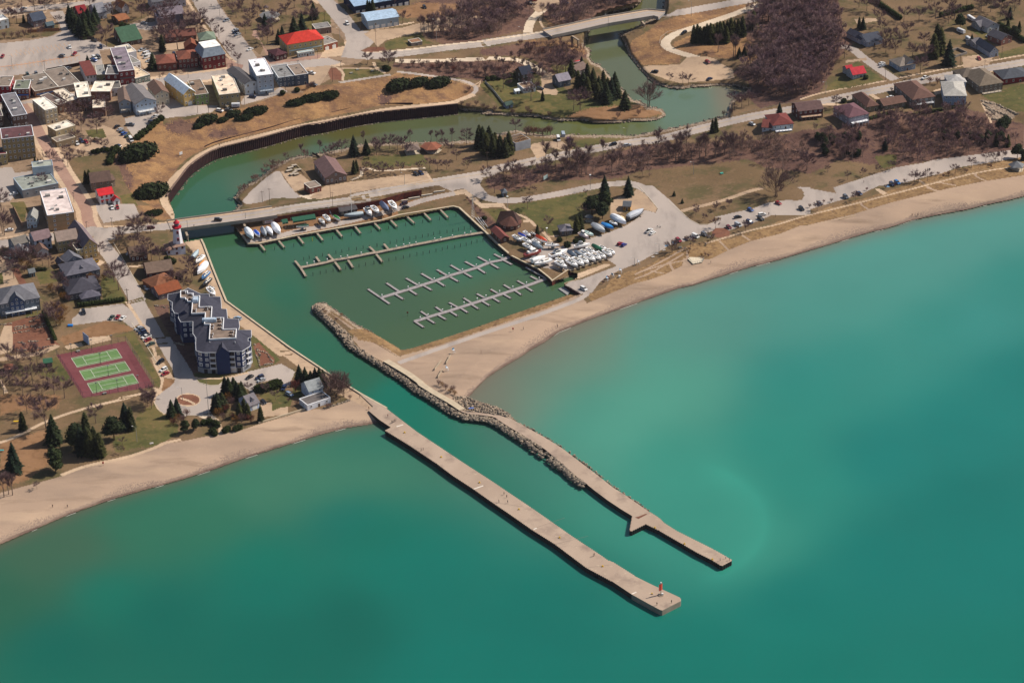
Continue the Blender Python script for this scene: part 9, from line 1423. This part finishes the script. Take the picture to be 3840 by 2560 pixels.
fence_line("l 2200,628 1900,680 1500,780 1000,910 500,1040 0,1160 r 2352,520 1900,625 1400,775 1150,845",1.0,4.2,"long post fence along the beach boardwalk",'b8a88e');fence_line("a 380,455 820,425",2.0,3,"tan board fence above the striped parking lot",'9a6a4a',True);fence_line("a 640,1000 1060,918 1200,890",2.4,4,"dark wall fence behind the wide flat-roofed shops",'3a2420',True);fence_line("a 940,320 1105,550 1300,545",2.0,4,"dark board fence below the spruce grove",'3e3430',True);fence_line("d 70,1140 190,1270 340,1460",1.5,4,"pale fence running down the peninsula lawn",'b0aca4',True);fence_line("m 210,0 370,330",2.2,4,"brown board fence beside the gravel drive",'7a5c4a',True)
fence_line("c 1060,790 1500,745 2352,645 d 0,662 400,600 980,512",.8,4.5,"white guard rail along the high road before the bridge",'d0d0cc');fence_line("e 330,268 700,200 1150,118 1620,35",.8,4.5,"guard rail along the high road beyond the bridge",'b0b0ac');fence_line("e 560,420 380,450 290,520 265,600 300,660 400,712 560,765",.8,3,"guard rail round the hooked road's bend",'c8c8c4');fence_line("o 490,275 1000,190 1400,105",.8,3.5,"dark guard rail on the far side of the lakeside road",'4a4440');fence_line("j 2100,500 2352,440 k 400,385 1000,265 1500,150 2352,-30",.8,4.5,"guard rail between the bluff road and the river",'8a8a84')
fence_line("h 2100,730 2200,780",1.4,3,"short dark fence by the hall lawn",'4a3a34',True);fence_line("o 1520,250 1600,440",1.2,2,"steel stair rail down to the quay",'8a98a8')
def stones(polys,n,s0,s1,name,label):
 lst=[]
 for p in polys:
  L=P(p);a=np.array(L);lo,hi=a.min(0),a.max(0);c=0
  while c<n:q=along(L,rs.random());q=(q[0]+rs.uniform(-3,3),q[1]+rs.uniform(-2,2));lst.append((q,H(*q)+.1,rs.uniform(s0,s1)));c+=1
 rocks_stuff(lst,name,label)
stones(["t 10,460 180,440","t 200,500 370,470","t 220,530 420,490","t 200,580 440,545","t 460,485 690,430","t 480,520 700,470","t 430,420 640,320","t 380,350 600,320","t 200,830 400,830","t 470,830 780,760","t 260,710 380,735","t 430,700 570,700","t 690,675 780,665"],26,.25,.6,'garden_stones','rows of pale stones terracing the garden of the big blue-grey house')
stones(["u 1790,980 1900,1200","u 1830,1180 1900,1370","u 1880,1100 2000,1150 2110,1300","u 1950,1340 2100,1320","u 160,370 400,410","u 500,980 650,1010"],22,.3,.7,'condominium_stones','brown rockery stones around the condominium');stones(["f 1900,1060 2100,1110 2280,1200","f 1950,1130 2150,1200 2220,1250","f 2020,1250 2200,1265","f 1930,1090 2050,1200"],60,.4,.9,'rock_slope','rock garden slope below the far right houses');stones(["w 570,1250 850,1160"],60,.3,.7,'cottage_stones','pale stones piled below the white cottage');stones(["h 1020,1340 1100,1240 1200,1150 1330,1090"],60,.3,.8,'corner_stones','pale stones at the river corner of the triangular lot')
for k,(q,L_,r_) in enumerate((("h 1800,930",3.5,.5),("h 1850,900",3,.3),("h 1780,970",4,.6),("h 1860,990",3,.9),("h 1900,960",4,.2),("h 1820,1020",3,.8),("h 1880,1020",3,.5))):small(q,"pallet stack of timber sections beside the hall, "+nth(k,7),'timber','dock_section',[('deck',[(-L_/2,L_/2,-.9,.9,.9,1.1)],'a89c8c','wood'),('beam',[(-L_/2,L_/2,-.8,-.6,.3,.9),(-L_/2,L_/2,.6,.8,.3,.9)],'5a4c40','wood')],r_,group='stacked timber sections by the hall')
for k,(a_,b_) in enumerate((("p 1755,430","p 1920,625"),("p 1795,425","p 1900,560"),("p 1840,430","p 1960,595"),("h 1870,870","h 2005,1010"),("l 410,1190","l 585,1140"))):
 a,b=G(P(a_)[0]),G(P(b_)[0]);d=(b-a);m=MB();m.tube((0,0,.5 if k<3 else.3),(d.length,0,.5 if k<3 else.3),.22,.16,C('c4c8cc' if k<3 else 'b8a080','wood'),6);o=m.obj('stored_mast' if k<3 else 'log');o.location=a;o.rotation_euler=(0,0,math.atan2(d.y,d.x));tag(o,["left of the stored masts lying behind the basin corner","middle stored mast lying behind the basin corner","right stored mast lying behind the basin corner","long timber beam lying beside the hall's timber stacks","long pale driftwood log on the far beach"][k],'mast' if k<3 else 'log')
# painted markings
def marks(name,lines,wd,col,dz=.05):
 m=MB()
 for q in lines:
  pts=[G(p,dz) for p in (densify(P(q),12) if isinstance(q,str) else q)]
  for a,b in zip(pts[:-1],pts[1:]):d=(b-a);d.z=0;d.normalize();n_=Vector((-d.y,d.x,0))*wd;m.add([a-n_,b-n_,b+n_,a+n_],[(0,1,2,3)],C(col,'paint'))
 tag(m.obj(name),kind='structure')
ml=[]
for (x0,y0,x1,y1,n) in ((215,690,940,590,13),(150,745,860,640,13),(170,880,1080,745,17),(0,940,1080,790,20)):
 for k in range(n):x=x0+(x1-x0)*k/(n-1);y=y0+(y1-y0)*k/(n-1);ml.append([P("a %f,%f"%(x,y))[0],P("a %f,%f"%(x+25,y+42))[0]])
marks('bay_lines',ml,.09,'c99a6a');marks('median_strip',["a 0,925 300,890 800,812 1080,768"],.5,'b98a6c')
marks('road_lines',["o 560,337 1000,248 2352,72","i 400,1332 800,1248 1500,1120 2000,1040 2352,980","j 150,940 900,785 1500,660 2352,520","k 150,550 1000,330 1500,210 2352,60","f 112,1092 900,926 1500,796 2352,652"],.12,'c2a468');marks('lane_lines',["c 1100,745 1800,645 2352,595","d 0,600 600,510 900,468"],.12,'cfc9bf');marks('road_edges',["o 560,295 1000,215 2352,40","i 800,1215 1500,1085 2000,1005","j 900,750 1500,628 2100,520","o 560,385 1000,290 1500,215 2352,110"],.14,'d0c6b6')
marks('kerb',["t 1935,430 2200,840 2340,1070","m 1850,560 2050,900 2300,1330","v 170,740 230,850 340,920","v 850,350 900,410 1080,455 1220,450 1300,380","r 380,270 200,50 60,-100","r 560,150 900,450 1050,530 1200,530 1400,450"],.15,'c9bda9',.12)
foam=[]
for sh_,ts in ((SHORE_E,(.12,.2,.33,.36,.46,.5,.53,.62,.71,.74,.8,.84)),(SHORE_W,(.3,.42,.48,.55,.63,.7,.78,.86,.93))):
 for t in ts:foam.append([along(sh_,t+k*.0035) for k in range(4+int(t*97)%4)])
m=MB()
for pl in foam:
 pts=[at(q[0]+1,q[1]+2.5,.06) for q in pl]
 for i,(a,b) in enumerate(zip(pts[:-1],pts[1:])):w1=.14 if i else.05;m.add([a-Vector((0,w1,0)),b-Vector((0,.14,0)),b+Vector((0,.14,0)),a+Vector((0,w1,0))],[(0,1,2,3)],C('d0cdc4','paint'))
tag(m.obj('foam'),kind='structure')
hz_=bpy.data.materials.new('haze');hz_.use_nodes=True;nt=hz_.node_tree;nt.nodes.remove(nt.nodes['Principled BSDF']);vo_=nt.nodes.new('ShaderNodeVolumePrincipled');vo_.inputs['Color'].default_value=(.80,.78,.92,1);vo_.inputs['Density'].default_value=.000014;vo_.inputs['Anisotropy'].default_value=.2
nt.links.new(vo_.outputs[0],nt.nodes['Material Output'].inputs['Volume']);m=MB();m.box(-9000,9000,-1500,16000,-5,CAMH+20,hz_);tag(m.obj('haze'),kind='stuff')
